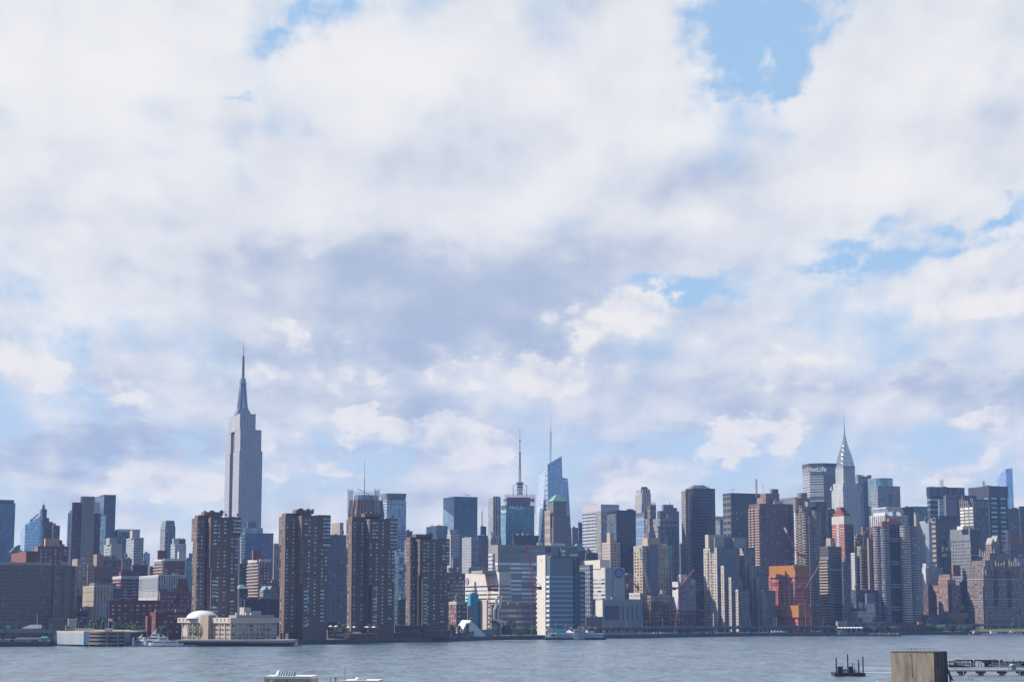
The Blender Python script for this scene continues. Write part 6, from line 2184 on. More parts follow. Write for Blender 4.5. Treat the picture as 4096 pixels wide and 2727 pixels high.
brown_tower('first brown brick tower from the left, behind the white domed school', 764, 790, 811, 835, 967, 2070, 2565, 1410, 2162, (826, 850, 2195, 2268), 770, 2143)
brown_tower('second brown brick tower from the left, standing right of the beige school', 1111, 1142, 1178, 1201, 1325, 2063, 2567, 1392, 2180, (1193, 1216, 2152, 2338), 1117, 2187)
brown_tower('third brown brick tower from the left, before the red brown crowned tower', 1385, 1408, 1453, 1475, 1592, 2077, 2562, 1475, 2190, (1468, 1491, 2165, 2342), 1393, 2195)
brown_tower('last and lowest of the brown brick towers, above its own brick podium', 1617, 1641, 1658, 1678, 1801, 2157, 2557, 1530, 2253, (1659, 1691, 2292, 2300), 1623, 2258)
# brick podium with steps and a terrace between them
T = Free('brick_podium', 'low brown brick podium with a stepped terrace joining the third and last brown towers', 'podium', 1462, 1484, base=3.4)
def px_box(T, xa, xb, D, dep, ya, yb, name, mat, bw=3, fh=3.3):
    b = MB()
    x0, x1 = T.xy(xa, D)[0], T.xy(xb, D)[0]
    y0 = D - T.o.y
    z0 = max(0, T.z((xa + xb) / 2, yb, D))
    b.box(x0, x1, y0, y0 + dep, z0, T.z((xa + xb) / 2, ya, D), bw, fh)
    return b.build(name, mat, T.root)
PD = facade((.105, .066, .052), (.05, .055, .07), .8, .35, .1)
px_box(T, 1398, 1508, 1454, 20, 2533, 2575, 'podium_wall', WB)
px_box(T, 1340, 1398, 1474, 20, 2524, 2575, 'rear_podium_wall', PD, 8, 5)
px_box(T, 1469, 1482, 1450, 6, 2524, 2535, 'lit_pier', plain('lit_brick', (.24, .14, .10)))  # paler copy of the brick paints sunlight on this pier
px_box(T, 1508, 1600, 1492, 25, 2530, 2575, 'long_podium_wall', PD, 9, 6)
px_box(T, 1580, 1690, 1512, 25, 2500, 2565, 'upper_podium_wall', PD, 12, 8)
px_box(T, 1690, 1800, 1518, 25, 2520, 2565, 'right_podium_wall', PD, 9, 7)
b = MB()
for k in range(8):
    x0, x1 = T.xy(1368 + 3 * k, 1450)[0], T.xy(1420 + 4 * k - 8, 1450)[0]
    b.box(x0, x1, -16 - 0 + k * -1.2, -12 + k * -1.2 + 6, 0, 4.2 - .5 * k)
b.build('stone_steps', plain('step_stone', (.30, .26, .22)), T.root)
px_box(T, 1312, 1352, 1492, 20, 2482, 2560, 'brick_house', PD, 6, 5)
px_box(T, 1352, 1396, 1497, 12, 2496, 2512, 'glass_conservatory', facade((.2, .24, .26), (.16, .2, .24), .8, .8, gm=.3), 2, 2)
UMB = plain('sail_white', (.72, .71, .70), .6, .05)
def sail(px, py, D, w, lbl):
    p = at(px, py, D)
    g = thing('shade_sail', lbl, 'canopy', (p.x, p.y, 9.5), 0, 'white shade canopies on the brick terrace')
    b = MB()
    hh = p.z - 9.5
    for sx_ in (-.27, .27):
        c = Vector((sx_ * w, 0, hh + 1.2))
        cs = []
        for k in range(8):
            r_ = w * (.30 if k % 2 == 0 else .17)
            cs.append(Vector((c.x + r_ * math.cos(k * math.pi / 4), r_ * 1.2 * math.sin(k * math.pi / 4), hh - (.2 if k % 2 == 0 else -.3))))
        for k in range(8):
            b.face([cs[k], cs[(k + 1) % 8], c])
    b.build('canopy', UMB, g)
    b = MB()
    for sx_ in (-.27, .27):
        b.bar((sx_ * w, 0, -1), (sx_ * w, 0, hh + 1.2), .16)
    b.build('pole', MAST, g)
sail(1334, 2505, 1467, 8, 'white star shaped shade canopy right beside the second brown tower')
sail(1406, 2508, 1470, 8, 'white star shaped shade canopy at the foot of the third brown tower left pier')
sail(1482, 2508, 1466, 10, 'white star shaped shade canopy by the flag on the brick terrace')
# --- twin scalloped towers
T = Free('apartment_tower', 'twin clustered tower of striped half round bays around a dark glass centre and brick penthouse', 'tower', 3590, 2010)
SC_L = facade((.40, .285, .245), (.045, .055, .085), 1.01, .58, .12, gr=.15)
SC_R = facade((.47, .40, .34), (.05, .06, .085), 1.01, .55, .12)
def scal(px, rpx, D, yt, mat, name='round_bay'):
    x, y = T.xy(px, D)
    b = MB()
    b.lathe(x, y, [(rpx / F * D, 0), (rpx / F * D, T.z(px, yt, D))], 20, 3, 2.62, smooth=True)
    return b.build(name, mat, T.root)
scal(3520, 20, 2015, 2110, SC_L)
scal(3549, 19, 2008, 2108, facade((.22, .21, .24), (.04, .055, .09), 1.01, .6, .12))  # shaded copy of the left bay colour
scal(3630, 21, 2008, 2104, SC_R)
scal(3660, 25, 2013, 2108, facade((.25, .20, .20), (.045, .055, .085), 1.01, .6, .12))  # shaded copy of the right bay colour, the other carries the light
for px_ in (3567, 3580, 3594, 3608):
    scal(px_, 8, 2018, 2095, facade((.025, .03, .045), (.05, .07, .11), .7, .8, .08, .4), 'dark_glass_bay')
px_box(T, 3504, 3680, 2028, 25, 2104, 2600, 'core_wall', facade((.15, .10, .09), (.05, .06, .08), .7, .5, .2))
px_box(T, 3538, 3618, 2032, 18, 2084, 2110, 'brick_penthouse', plain('penthouse_brick', (.33, .15, .11)))
px_box(T, 3566, 3598, 2035, 10, 2073, 2085, 'brick_penthouse_top', plain('penthouse_brick', (.33, .15, .11)))
b = MB()
for y in (2154, 2163, 2246, 2255, 2336, 2346, 2427, 2437):
    z = T.z(3590, y, 2005)
    b.box(T.xy(3566, 2005)[0], T.xy(3606, 2005)[0], -3, 6, z - .5, z + .5)
b.build('white_floor_lines', plain('line_white', (.32, .32, .36)), T.root)
px_box(T, 3530, 3710, 2000, 20, 2490, 2560, 'brick_base', plain('base_brick', (.16, .07, .06)))
px_box(T, 3672, 3690, 1995, 8, 2485, 2497, 'orange_kiosk', plain('kiosk_orange', (.42, .20, .13)))

# --- netted construction
T = Free('unfinished_tower', 'tower under construction wrapped in orange and red safety netting', 'construction', 3178, 1940)
NETO = plain('net_orange', (.40, .150, .02), .8, .16, .5)
NETR = facade((.40, .29, .25), (.38, .048, .02), .90, .84, 0, gr=.85, gvar=.3)
def net(xl, xc, xr, D, ya, yb, mat, name, bw=3.6, fh=3.4):
    a_, n_, c_ = T.xy(xl, D + 38, ya), T.xy(xc, D, ya), T.xy(xr, D + 12, ya)
    bk = (a_[0] + c_[0] - n_[0], a_[1] + c_[1] - n_[1])
    b = MB()
    z0 = max(0, T.z(xc, yb, D))
    b.prism([n_, c_, bk, a_], z0, T.z(xc, ya, D), bw, fh)
    return b.build(name, mat, T.root)
net(3077, 3179, 3228, 1942, 2305, 2600, NETR, 'red_netting')
net(3076, 3180, 3230, 1939, 2260, 2307, NETO, 'orange_netting')
net(3106, 3192, 3243, 1922, 2468, 2600, NETR, 'red_netting')
net(3104, 3194, 3246, 1918, 2420, 2468, NETO, 'orange_netting')
b = MB()
rng = random.Random(5)
for (xa, xb, D, ya) in ((3178, 3228, 1935, 2262), (3106, 3192, 1938, 2422), (3194, 3244, 1915, 2422)):
    for i in range(16):
        px_ = xa + (xb - xa) * i / 15
        x, y = T.xy(px_, D)
        z = T.z(px_, ya, D)
        b.bar((x, y, z - 4), (x, y, z + rng.uniform(.5, 2.6)), .35)
b.build('net_poles', plain('pole_orange', (.42, .20, .06)), T.root)
b = MB()
for (xl, xc, D, dD, ya, yb) in ((3079, 3178, 1940, 38, 2300, 2418),):
    for i in range(6):
        t = i / 5
        x, y = T.xy(xl + (xc - xl) * t, D + dD * (1 - t) - .7)
        b.bar((x, y, 20), (x, y, T.z(xc, ya, D)), .3)
b.build('white_posts', plain('post_white', (.55, .5, .48)), T.root)
b = MB()
for i in range(10):
    t = i / 10
    xa, ya_ = T.xy(3079 + 99 * t, 1940 + 38 * (1 - t) - 1.0)
    xb, yb_ = T.xy(3079 + 99 * (t + .1), 1940 + 38 * (.9 - t) - 1.0)
    z = T.z(3150, 2330, 1940)
    b.bar((xa, ya_, z + 1), ((xa + xb) / 2, (ya_ + yb_) / 2 - 1, z - .6), .5)
    b.bar(((xa + xb) / 2, (ya_ + yb_) / 2 - 1, z - .6), (xb, yb_, z + 1), .5)
b.build('dark_catch_net', plain('catch_net', (.12, .04, .05)), T.root)

# --- rusty steel frame
T = Free('steel_frame', 'rusty open steel frame of a building going up beside the highway', 'construction', 2690, 1850)
RUST = plain('rust_steel', (.085, .042, .03), .8, .3, .6)
for (xa, xb, ya, D, nb, nf, nm) in ((2575, 2676, 2400, 1850, 9, 7, 'tall_frame'), (2676, 2816, 2438, 1856, 11, 5, 'low_frame'), (2580, 2670, 2410, 1872, 7, 6, 'rear_frame'), (2690, 2810, 2440, 1880, 7, 4, 'rear_frame')):
    b = MB()
    rng = random.Random(int(xa))
    H = T.z((xa + xb) / 2, ya, D)
    x0, x1, y0 = T.xy(xa, D)[0], T.xy(xb, D)[0], D - T.o.y
    for i in range(nb + 1):
        x = x0 + (x1 - x0) * i / nb
        b.bar((x, y0, 0), (x, y0, H * rng.uniform(.86, 1.06)), .42)
        for k in range(1, nf + 1):
            z = H * k / nf * .96
            if i < nb:
                b.bar((x, y0, z), (x + (x1 - x0) / nb, y0, z), .38)
                if rng.random() < .35 and nm == 'tall_frame':
                    b.bar((x, y0, z - H / nf * .96), (x + (x1 - x0) / nb, y0, z), .26)
            if nm != 'rear_frame':
                b.bar((x, y0, z), (x, y0 + 22, z), .3)
    b.build(nm, RUST, T.root)
rng = random.Random(3)
for i in range(22):
    b = MB()
    x, y = T.xy(rng.uniform(2590, 2805), 1849)
    z = rng.choice((6.5, 12.5, 19, 22))
    b.box(x, x + rng.uniform(2, 6), y - .6, y - .2, z, z + .7)
    b.build('orange_plank', plain('plank_orange', (.42, .16, .06)), T.root)
b = MB()
b.box(T.xy(2680, 1852)[0], T.xy(2814, 1852)[0], 3, 24, T.z(2700, 2441, 1852), T.z(2700, 2438, 1852))
b.build('deck_plate', plain('deck_grey', (.3, .29, .28)), T.root)


# --- cranes
def crane(label, base, cab, tip, D, col, jibcol=None, counter=8.0, w=1.9, base_z=GROUND, panel=False):
    p = plan(base[0], D, base[1])
    g = thing('tower_crane', label, 'crane', (p.x, p.y, base_z))
    o = Vector((p.x, p.y, base_z))
    M1 = plain('crane_' + str(col), col, .55, .1)
    M2 = plain('crane_' + str(jibcol or col), jibcol or col, .55, .1)
    c = at(cab[0], cab[1], D) - o
    c.x = c.x
    t = at(tip[0], tip[1], D) - o
    b = MB()
    b.truss((0, 0, 0), c, w, max(6, int(c.z / 3.2)), .15)
    b.build('mast', M1, g)
    b = MB()
    d = (t - c).normalized()
    side = -1 if d.x > 0 else 1
    b.truss(c + Vector((0, 0, 1)), t, w * .72, max(8, int((t - c).length / 3)), .13, Vector((0, 1, 0)))
    b.build('jib', M2, g)
    b = MB()
    apex = c + Vector((side * 1.2, 0, 7.5))
    b.bar(c, apex, .3)
    b.bar(c + Vector((side * counter, 0, 1)), apex, .2)
    b.bar(apex, t.lerp(c, .35), .13)
    b.build('a_frame', M1, g)
    b = MB()
    b.box(*(sorted((c.x, c.x + side * counter))), -1.3, 1.3, c.z - .5, c.z + 1.2)
    b.box(c.x - 1.4, c.x + 1.4, -2.6, -1.0, c.z - .2, c.z + 2.2)
    b.build('machine_deck', M1, g)
    b = MB()
    b.box(*(sorted((c.x + side * counter * .55, c.x + side * counter))), -1.5, 1.5, c.z - 1.6, c.z + .6)
    b.build('counterweight', plain('counterweight', (.12, .05, .05)), g)
    if panel:
        b = MB()
        q0, q1 = c.lerp(t, .80), c.lerp(t, .97)
        b.bar(q0 + Vector((0, -1.2, 0)), q1 + Vector((0, -1.2, 0)), 1.1)
        b.build('white_panel', plain('panel_white', (.6, .6, .6)), g)
    return g


CR = (.42, .035, .035)
crane('red luffing crane in front of the cream hospital left of the silver ducts', (1955, 2525), (1957, 2357), (1926, 2182), 1640, CR)
crane('red luffing crane before the long grey hospital right of the silver ducts', (2131, 2510), (2131, 2350), (2107, 2178), 1680, CR)
crane('dark red leaning crane rising out of the low steel frame', (2702, 2510), (2722, 2352), (2780, 2276), 1835, (.33, .04, .045), w=2.0)
crane('grey lattice crane boom with a red tip before the hotel tower', (2606, 2420), (2600, 2376), (2560, 2190), 1842, (.20, .03, .035), (.34, .37, .42), w=2.3)
crane('small red crane behind the grey boom with a short raised jib', (2590, 2420), (2591, 2290), (2618, 2246), 1990, (.33, .04, .045))
crane('red crane above the orange netting with a white panel on its jib', (3190, 2300), (3192, 2220), (3136, 2106), 1960, (.38, .05, .075), panel=True)
crane('slim purple red crane standing against the tan balconied tower', (3226, 2500), (3222, 2358), (3283, 2252), 1912, (.20, .06, .13), w=1.4, counter=10)
crane('low red crawler crane by the brown flats left of the hotel tower', (2548, 2420), (2548, 2350), (2524, 2322), 1960, (.36, .05, .05), counter=5)

# ------------------------------------------------------------------ the river's edge
# --- beige school on piles with a white dome
B = Bld('school_building', 'beige concrete school over the water with a white air dome on its roof', 'school', 710, 922, 1117, 2470, 1342, rot=R(41), base=0)
L, Wd = B.L, min(B.Wd, 95)
BEI = plain('school_concrete', (.52, .455, .385), .8, .06)
zt, zo, zb = B.z(2470), B.z(2491), B.z(2564)
b = MB()
b.box(0, L, 0, Wd, zo, zt)
b.build('overhang', BEI, B.root)
b = MB()
b.box(1.2, L - 1.5, 1.2, Wd - 5, zb, zo, 3.0, 3.6)
b.build('wall', facade((.40, .32, .25), (.05, .06, .075), .82, .42, .25), B.root)
b = MB()
n = 8
for i in range(n + 1):
    x = 1.2 + (L - 3) * i / n
    b.box(x - .35, x + .35, .6, 1.3, zb - 2, zo)
for i in range(10):
    y = 1.2 + (Wd - 7) * i / 9
    b.box(.6, 1.3, y - .35, y + .35, zb - 2, zo)
for i in range(9):
    x = L * (i + .5) / 9
    b.box(x - .5, x + .5, -.35, .0, zo + 1.8, zt - .6)
for i in range(14):
    y = Wd * (i + .5) / 14
    b.box(-.5, .0, y - .5, y + .5, zo + 1.6, zt - .4)
b.build('piers', BEI, B.root)
ya, yb = B.sy(846, 2480), B.sy(814, 2480)
b = MB()
b.box(-2.6, 4, ya, yb, 2, B.z(2459, 20))
b.build('stair_tower', plain('school_concrete2', (.36, .275, .21), .8, .06), B.root)
b = MB()
b.box(.9, 1.3, yb + 22, Wd - 6, zb + 3, zo - 4)
b.build('blank_panels', BEI, B.root)
cells = cells_front(2, L - 2, 1.15, zb + 4, zo - .6, (L - 4) / 24, (zo - zb - 4.6) / 3, .7, .5)
put_windows(B.root, cells, GLASS_L)
b = MB()
rel = at(810, 2465, 1386) - B.P
xd, yd, rd = rel.dot(B.b), rel.dot(B.a), 11.8
hd = at(810, 2443, 1386).z - zt
b.lathe(xd, yd, [(rd * math.cos(a), zt - .5 + (hd + 1) * math.sin(a)) for a in [math.pi / 2 * k / 8 for k in range(9)]], 28)
b.build('air_dome', plain('dome_white', (.74, .75, .77), .5, .03, streak=False), B.root)
b = MB()
b.box(L * .18, L - 2, 4, 14, zt, zt + 2.0)
b.build('roof_parapet_house', plain('roof_house_grey', (.27, .28, .27)), B.root)
b = MB()
b.box(L * .52, L * .66, 16, 22, zt, zt + 7.5)
b.box(L * .68, L * .86, 15, 22, zt, zt + 5)
b.build('roof_house', plain('roof_house_cream', (.45, .40, .32)), B.root)
b = MB()
for i in range(4):
    x = L * (.25 + .1 * i)
    b.lathe(x, 9, [(.7, zt + 2), (.7, zt + 3), (0, zt + 3.9)], 8)
b.build('roof_vents', plain('dome_white', (.74, .75, .77), .5), B.root)
# its deck on timber piles
T = Free('pier_deck', 'long timber pile deck carrying the beige school above the water', 'pier', 950, 1318, base=0)
WOOD = plain('pile_wood', (.085, .065, .05), .9, .2, 1.0)
b = MB()
x0, xm, x1 = T.xy(706, 1320)[0], T.xy(980, 1318)[0], T.xy(1178, 1335)[0]
b.box(x0, xm, 0, 40, 3.0, 4.4)
b.box(xm, x1, 2, 40, 2.6, 4.4)
b.build('deck', plain('deck_sand', (.34, .27, .205), .9, .15), T.root)
b = MB()
for i in range(64):
    x = x0 + (x1 - x0) * i / 63
    b.bar((x, .6 + (2 if x > xm else 0), -1), (x, .6 + (2 if x > xm else 0), 3.2), .22, 6)
b.build('piles', WOOD, T.root, kind='stuff')
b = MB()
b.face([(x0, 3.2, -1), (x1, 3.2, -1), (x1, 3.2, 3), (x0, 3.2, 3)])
b.build('deck_shade_sheet', plain('deck_shade_dark', (.03, .028, .028), .9), T.root)  # dark sheet stands in for the shade under the deck

# --- marina garage
T = Free('parking_garage', 'grey blue corrugated parking garage on piles with open beige car decks', 'garage', 338, 1318, base=0)
g_z = lambda py: max(0.0, T.z(338, py, 1318))
P_l, P_c, P_c2 = T.xy(201, 1352), T.xy(338, 1318), T.xy(360, 1317)
arc = [T.xy(360 + (502 - 360) * i / 10, 1317 - 7 * math.sin(math.pi * i / 10) + 6 * i / 10) for i in range(11)]
P_r = T.xy(524, 1334)
b = MB()
zt, zb = g_z(2523), g_z(2577)
def vq(b, p, q, z0, z1, th=.4):
    d = Vector((q[0] - p[0], q[1] - p[1], 0))
    nrm = Vector((-d.y, d.x, 0)).normalized() * th
    b.prism([p, q, (q[0] + nrm.x, q[1] + nrm.y), (p[0] + nrm.x, p[1] + nrm.y)], z0, z1, 1.0, 60, True)
vq(b, P_l, P_c, zb, zt - 1.3)
b.build('corrugated_wall', facade((.40, .42, .44), (.27, .30, .33), .42, 1.01, 0, gr=.5, wr=.5, gvar=.2), T.root)
b = MB()
vq(b, P_l, P_c, zt - 1.3, zt, .7)
b.build('pink_coping', plain('coping_pink', (.52, .42, .37)), T.root)
b = MB()
vq(b, P_c, P_c2, zb, zt)
vq(b, arc[-1], P_r, zb, zt - .2)
b.build('blue_panel', facade((.14, .20, .31), (.10, .15, .25), .45, 1.01, 0, gr=.5), T.root)
rows = [(2523, 2531.5), (2537, 2545.5), (2552, 2560.5), (2567, 2576)]
GB = plain('garage_beige', (.27, .215, .165), .85, .12)
for ya, yb in rows:
    b = MB()
    for p, q in zip(arc[:-1], arc[1:]):
        vq(b, p, q, g_z(yb), g_z(ya), .5)
    b.build('deck_band', GB, T.root)
b = MB()
for i in (0, 5, 8, 10):
    x, y = arc[i]
    b.box(x - .5, x + .5, y + .1, y + 1.1, -1, zt - .3)
b.build('column', GB, T.root)
b = MB()
inn = [P_l, P_c, P_c2] + arc + [P_r]
b.prism([(x, y + 4) for x, y in inn] + [(P_r[0], P_r[1] + 60), (P_l[0] + 15, P_l[1] + 45)], 2.2, zt - 1.2)
b.build('interior_shade', plain('garage_dark', (.02, .02, .024), .9), T.root)  # near-black block paints in the shade between the car decks
b = MB()
roofp = [(x, y + .6) for x, y in inn] + [(P_r[0], P_r[1] + 60), (P_l[0] + 15, P_l[1] + 45)]
b.prism(roofp, zt - 1.19, zt - .35)
b.build('roof_deck', plain('deck_cream', (.46, .39, .29)), T.root)
b = MB()
vq(b, T.xy(300, 1380), T.xy(380, 1378), zt - .3, T.z(340, 2511, 1380), .4)
vq(b, T.xy(380, 1378), T.xy(523, 1362), zt - .3, T.z(450, 2517, 1370), .4)
b.build('roof_parapet', plain('parapet_cream', (.48, .41, .31)), T.root)
px_box(T, 421, 446, 1330, 5, 2511, 2523, 'roof_box', plain('roof_box_white', (.50, .45, .40)))
b = MB()
for x, y in arc[::2] + [P_c]:
    b.bar((x, y + 2, -1), (x, y + 2, 2.4), .6, 6)
b.build('piles', plain('pile_concrete', (.16, .14, .12)), T.root)
b = MB()
pa, pb = arc[3], arc[9]
vq(b, (pa[0], pa[1] - .35), (pb[0], pb[1] - .45), g_z(2558), g_z(2553.5), .2)
b.build('banner', plain('banner_pale', (.33, .35, .36)), T.root)
xm, ym = arc[6]
text_part('MARINA', 1.25, plain('letter_navy', (.03, .04, .10)), T.root, (xm, ym - 1.1, g_z(2556)), (R(90), 0, R(2)))
# stair house and tanks behind
tower('white stair house with a low cabin behind the corrugated garage', 272, 274, 308, 2479, 1395, blank((.44, .385, .34)),
      [(262, 263, 276, 2500, -4, grid((.42, .38, .33), 3, 3, .6, .5), 'low_cabin')], 'stair_house', 'stair house', clutter=False)
for i, (px_, w_) in enumerate(((302, 24), (329, 28), (354, 22))):
    p = at(px_, 2470, 1520)
    r_ = w_ / 2 / F * 1520
    b = MB()
    o_ = Vector((p.x, p.y, GROUND))
    hh = p.z - GROUND
    b.lathe(0, 0, [(r_, 0), (r_, hh), (r_ * .5, hh + .8), (0, hh + 1)], 18, 1.5, 3)
    o = b.build('storage_tank', plain('tank_pale', (.36, .39, .41), .5, .06))
    o.location = o_
    tag(o, ('left', 'middle', 'right')[i] + ' one of three pale metal storage tanks behind the garage roof', 'tank', 'pale storage tanks')

# --- highway on the left with a filling station below
T = Free('elevated_highway', 'low concrete highway viaduct behind the filling station at the far left', 'highway', 60, 1345)
b = MB()
x0, x1 = T.xy(-120, 1345)[0], T.xy(262, 1372)[0]
b.box(x0, x1, 0, 14, 6.2, 7.6)
b.box(x0, x1, -.3, .0, 7.6, 8.4)
b.build('deck', plain('road_concrete', (.20, .195, .19)), T.root)
b = MB()
for i in range(9):
    x = x0 + (x1 - x0) * (i + .5) / 9
    b.box(x - .5, x + .5, 2, 3, 0, 6.2)
b.build('column', plain('road_concrete_dark', (.12, .12, .12)), T.root)
T = Free('filling_station', 'filling station under a long white and green canopy by the water', 'filling station', 115, 1328)
CGR = plain('canopy_green', (.06, .26, .16), .5)
b = MB()
x0, x1 = T.xy(67, 1328)[0], T.xy(162, 1328)[0]
zt = T.z(115, 2550, 1328)
b.box(x0, x1, 0, 8, zt - 1.0, zt)
b.build('canopy', plain('canopy_white', (.52, .56, .50), .5), T.root)
b = MB()
b.box(x0 - .05, x1 + .05, -.1, 8.1, zt - 1.25, zt - .95)
b.build('green_fascia', CGR, T.root)
b = MB()
for px_ in (86, 101, 118, 134):
    x = T.xy(px_, 1328)[0]
    b.box(x - .9, x + .9, 3, 4.2, 0, zt - 1)
b.build('pump_column', plain('pump_white', (.42, .41, .38)), T.root)
T = Free('kiosk', 'small kiosk with a bright green awning beside the filling station', 'kiosk', 179, 1326)
b = MB()
x0, x1 = T.xy(164, 1326)[0], T.xy(194, 1326)[0]
b.taper([(x0, 0), (x1, 0), (x1, 4), (x0, 4)], 2.8, [(x0 + 1, 1), (x1 - 1, 1), (x1 - 1, 3), (x0 + 1, 3)], 4.0)
b.build('green_awning', plain('awning_green', (.02, .36, .17), .5), T.root)
b = MB()
b.box(x0 + .6, x1 - .6, .5, 3.5, 0, 2.8)
b.build('cabin', plain('cabin_grey', (.25, .25, .24)), T.root)
T = Free('road_sign', 'green highway sign with a small exit tab above the viaduct', 'sign', 33, 1350)
b = MB()
z0, z1 = T.z(33, 2513, 1350), T.z(33, 2499, 1350)
b.box(-2.6, 2.6, 0, .3, z0, z1)
b.box(-.8, .9, 0, .3, z1, z1 + .7)
b.build('sign_panel', plain('sign_green', (.015, .20, .13), .5, .03), T.root)
b = MB()
for k, w_ in ((.75, 1.6), (.48, 2.0), (.22, 1.4)):
    b.box(-w_ * .5, w_, -.06, -.01, z0 + (z1 - z0) * k - .16, z0 + (z1 - z0) * k + .16)
b.build('sign_lettering', plain('letter_white', (.66, .70, .70)), T.root)
b = MB()
b.bar((1.8, .2, 0), (1.8, .2, z0), .18)
b.build('pole', MAST, T.root)
T = Free('brick_house', 'brick shed with a blue grey pitched roof before the hospital', 'shed', 112, 1440)
x0, x1 = T.xy(90, 1440)[0], T.xy(166, 1440)[0]
b = MB()
b.box(x0, x1, 0, 14, 0, T.z(112, 2512, 1440))
b.build('wall', plain('shed_brick', (.14, .08, .07)), T.root)
b = MB()
z0, z1 = T.z(112, 2512, 1440), T.z(112, 2497, 1440)
b.taper([(x0 - .6, -.6), (x1 + .6, -.6), (x1 + .6, 14), (x0 - .6, 14)], z0, [(x0 + 5, 6), (x1 - 1, 6), (x1 - 1, 8), (x0 + 5, 8)], z1)
b.build('roof', plain('roof_blue_grey', (.17, .20, .235)), T.root)

# --- white motor yachts at the marina
YW = plain('yacht_white', (.74, .74, .74), .35, .03, streak=False)
YG = glass_mat('yacht_glass', (.02, .025, .035), (.05, .06, .08), .3)
def yacht(label, px, D, ln, decks, mast=True, rz=0.0):
    p = plan(px, D, 2560)
    g = thing('motor_yacht', label, 'yacht', (p.x, p.y, 0), rz, 'white yachts moored beside the garage')
    b = MB()
    bm_ = ln * .22
    n = 10
    def st(t):
        w_ = bm_ / 2 * (1 - max(0, (t - .62) / .38) ** 2.2)
        return ln * (t - .5), max(.04, w_), 1.5 + .9 * t ** 2
    for i in range(n):
        xa, wa, ha = st(i / n)
        xb, wb, hb = st((i + 1) / n)
        for s in (-1, 1):
            q = [(xa, s * wa * .8, -.2), (xb, s * wb * .7, -.2), (xb, s * wb, hb), (xa, s * wa, ha)]
            b.face(q if s < 0 else list(reversed(q)))
        b.face([(xa, -wa, ha), (xb, -wb, hb), (xb, wb, hb), (xa, wa, ha)])
    xa, wa, ha = st(0)
    b.face([(xa, wa * .8, -.2), (xa, -wa * .8, -.2), (xa, -wa, ha), (xa, wa, ha)])
    b.build('hull', YW, g)
    z = 1.6
    for k in range(decks):
        x0, x1 = -ln * (.46 - .10 * k), ln * (.30 - .13 * k)
        w_ = bm_ * (.42 - .05 * k)
        b = MB()
        b.taper([(x0, -w_), (x1, -w_), (x1, w_), (x0, w_)], z, [(x0 + .2, -w_ * .95), (x1 - 1.3, -w_ * .95), (x1 - 1.3, w_ * .95), (x0 + .2, w_ * .95)], z + 2.1)
        b.box(x0 - .8, x1 - .9, -w_ * 1.08, w_ * 1.08, z + 2.1, z + 2.3)
        b.build('deck_house', YW, g)
        b = MB()
        nwin = max(3, int((x1 - x0) / 1.6))
        for i in range(nwin):
            xx = x0 + .9 + (x1 - x0 - 2.4) * i / nwin
            for s in (-1, 1):
                b.box(xx, xx + 1.0, s * w_ * .98 - .05, s * w_ * .98 + .05, z + .8, z + 1.6)
        b.build('window_row', YG, g)
        z += 2.3
    if mast:
        b = MB()
        b.bar((-ln * .1, 0, z), (-ln * .16, 0, z + ln * .17), .45, 6, .12)
        b.bar((-ln * .16, -.9, z + ln * .10), (-ln * .16, .9, z + ln * .10), .12)
        b.lathe(-ln * .04, 0, [(.5, z), (.5, z + .5), (0, z + .9)], 10)
        b.build('radar_mast', YW, g)
    return g
yacht('largest three decked white yacht at the back of the marina', 608, 1352, 21, 3, rz=R(168))
yacht('two decked white yacht with a slim mast, nearest the garage', 558, 1336, 14, 2, rz=R(150))
yacht('low white cruiser squeezed against the garage corner', 533, 1330, 9, 2, False, rz=R(100))
yacht('small white cruiser low in front of the largest yacht', 625, 1318, 11, 1, rz=R(172))
yacht('white yacht with an open stern at the right of the marina', 662, 1334, 14, 2, rz=R(20))
yacht('long low pale houseboat against the school pier', 694, 1318, 14, 1, False, rz=R(4))
for i, px_ in enumerate((722, 745, 768, 781)):
    p = plan(px_, 1314, 2575)
    g = thing('small_boat', ('blue covered dinghy moored next to the houseboat', 'second blue covered dinghy along the school pier', 'third blue covered dinghy along the school pier', 'dark dinghy moored farthest out along the school pier')[i], 'boat', (p.x, p.y, 0), R(i * 8), 'small boats along the school pier')
    b = MB()
    b.taper([(-2, -.6), (1.6, -.6), (2.2, 0), (1.6, .6), (-2, .6)], -.1, [(-2.2, -.9), (1.8, -.9), (2.8, 0), (1.8, .9), (-2.2, .9)], .7)
    b.build('hull', plain('boat_hull_grey', (.2, .2, .22)), g)
    b = MB()
    b.taper([(-1.8, -.8), (1.4, -.8), (1.4, .8), (-1.8, .8)], .7, [(-1.4, -.3), (1.0, -.3), (1.0, .3), (-1.4, .3)], 1.3)
    b.build('cover', plain('boat_cover_' + ('dark' if i == 3 else 'blue'), (.05, .05, .06) if i == 3 else (.03, .09, .30)), g)
T = Free('floating_dock', 'low floating dock with white fenders in front of the yachts', 'dock', 600, 1312, base=0)
b = MB()
b.box(T.xy(516, 1312)[0], T.xy(705, 1312)[0], 0, 2.4, -.2, .7)
b.build('deck', plain('dock_brown', (.10, .08, .07)), T.root)
b = MB()
for i in range(20):
    x = T.xy(518 + 9 * i, 1312)[0]
    b.box(x, x + .5, -.3, -.01, .1, .6)
b.build('fender', plain('fender_white', (.55, .52, .45)), T.root)

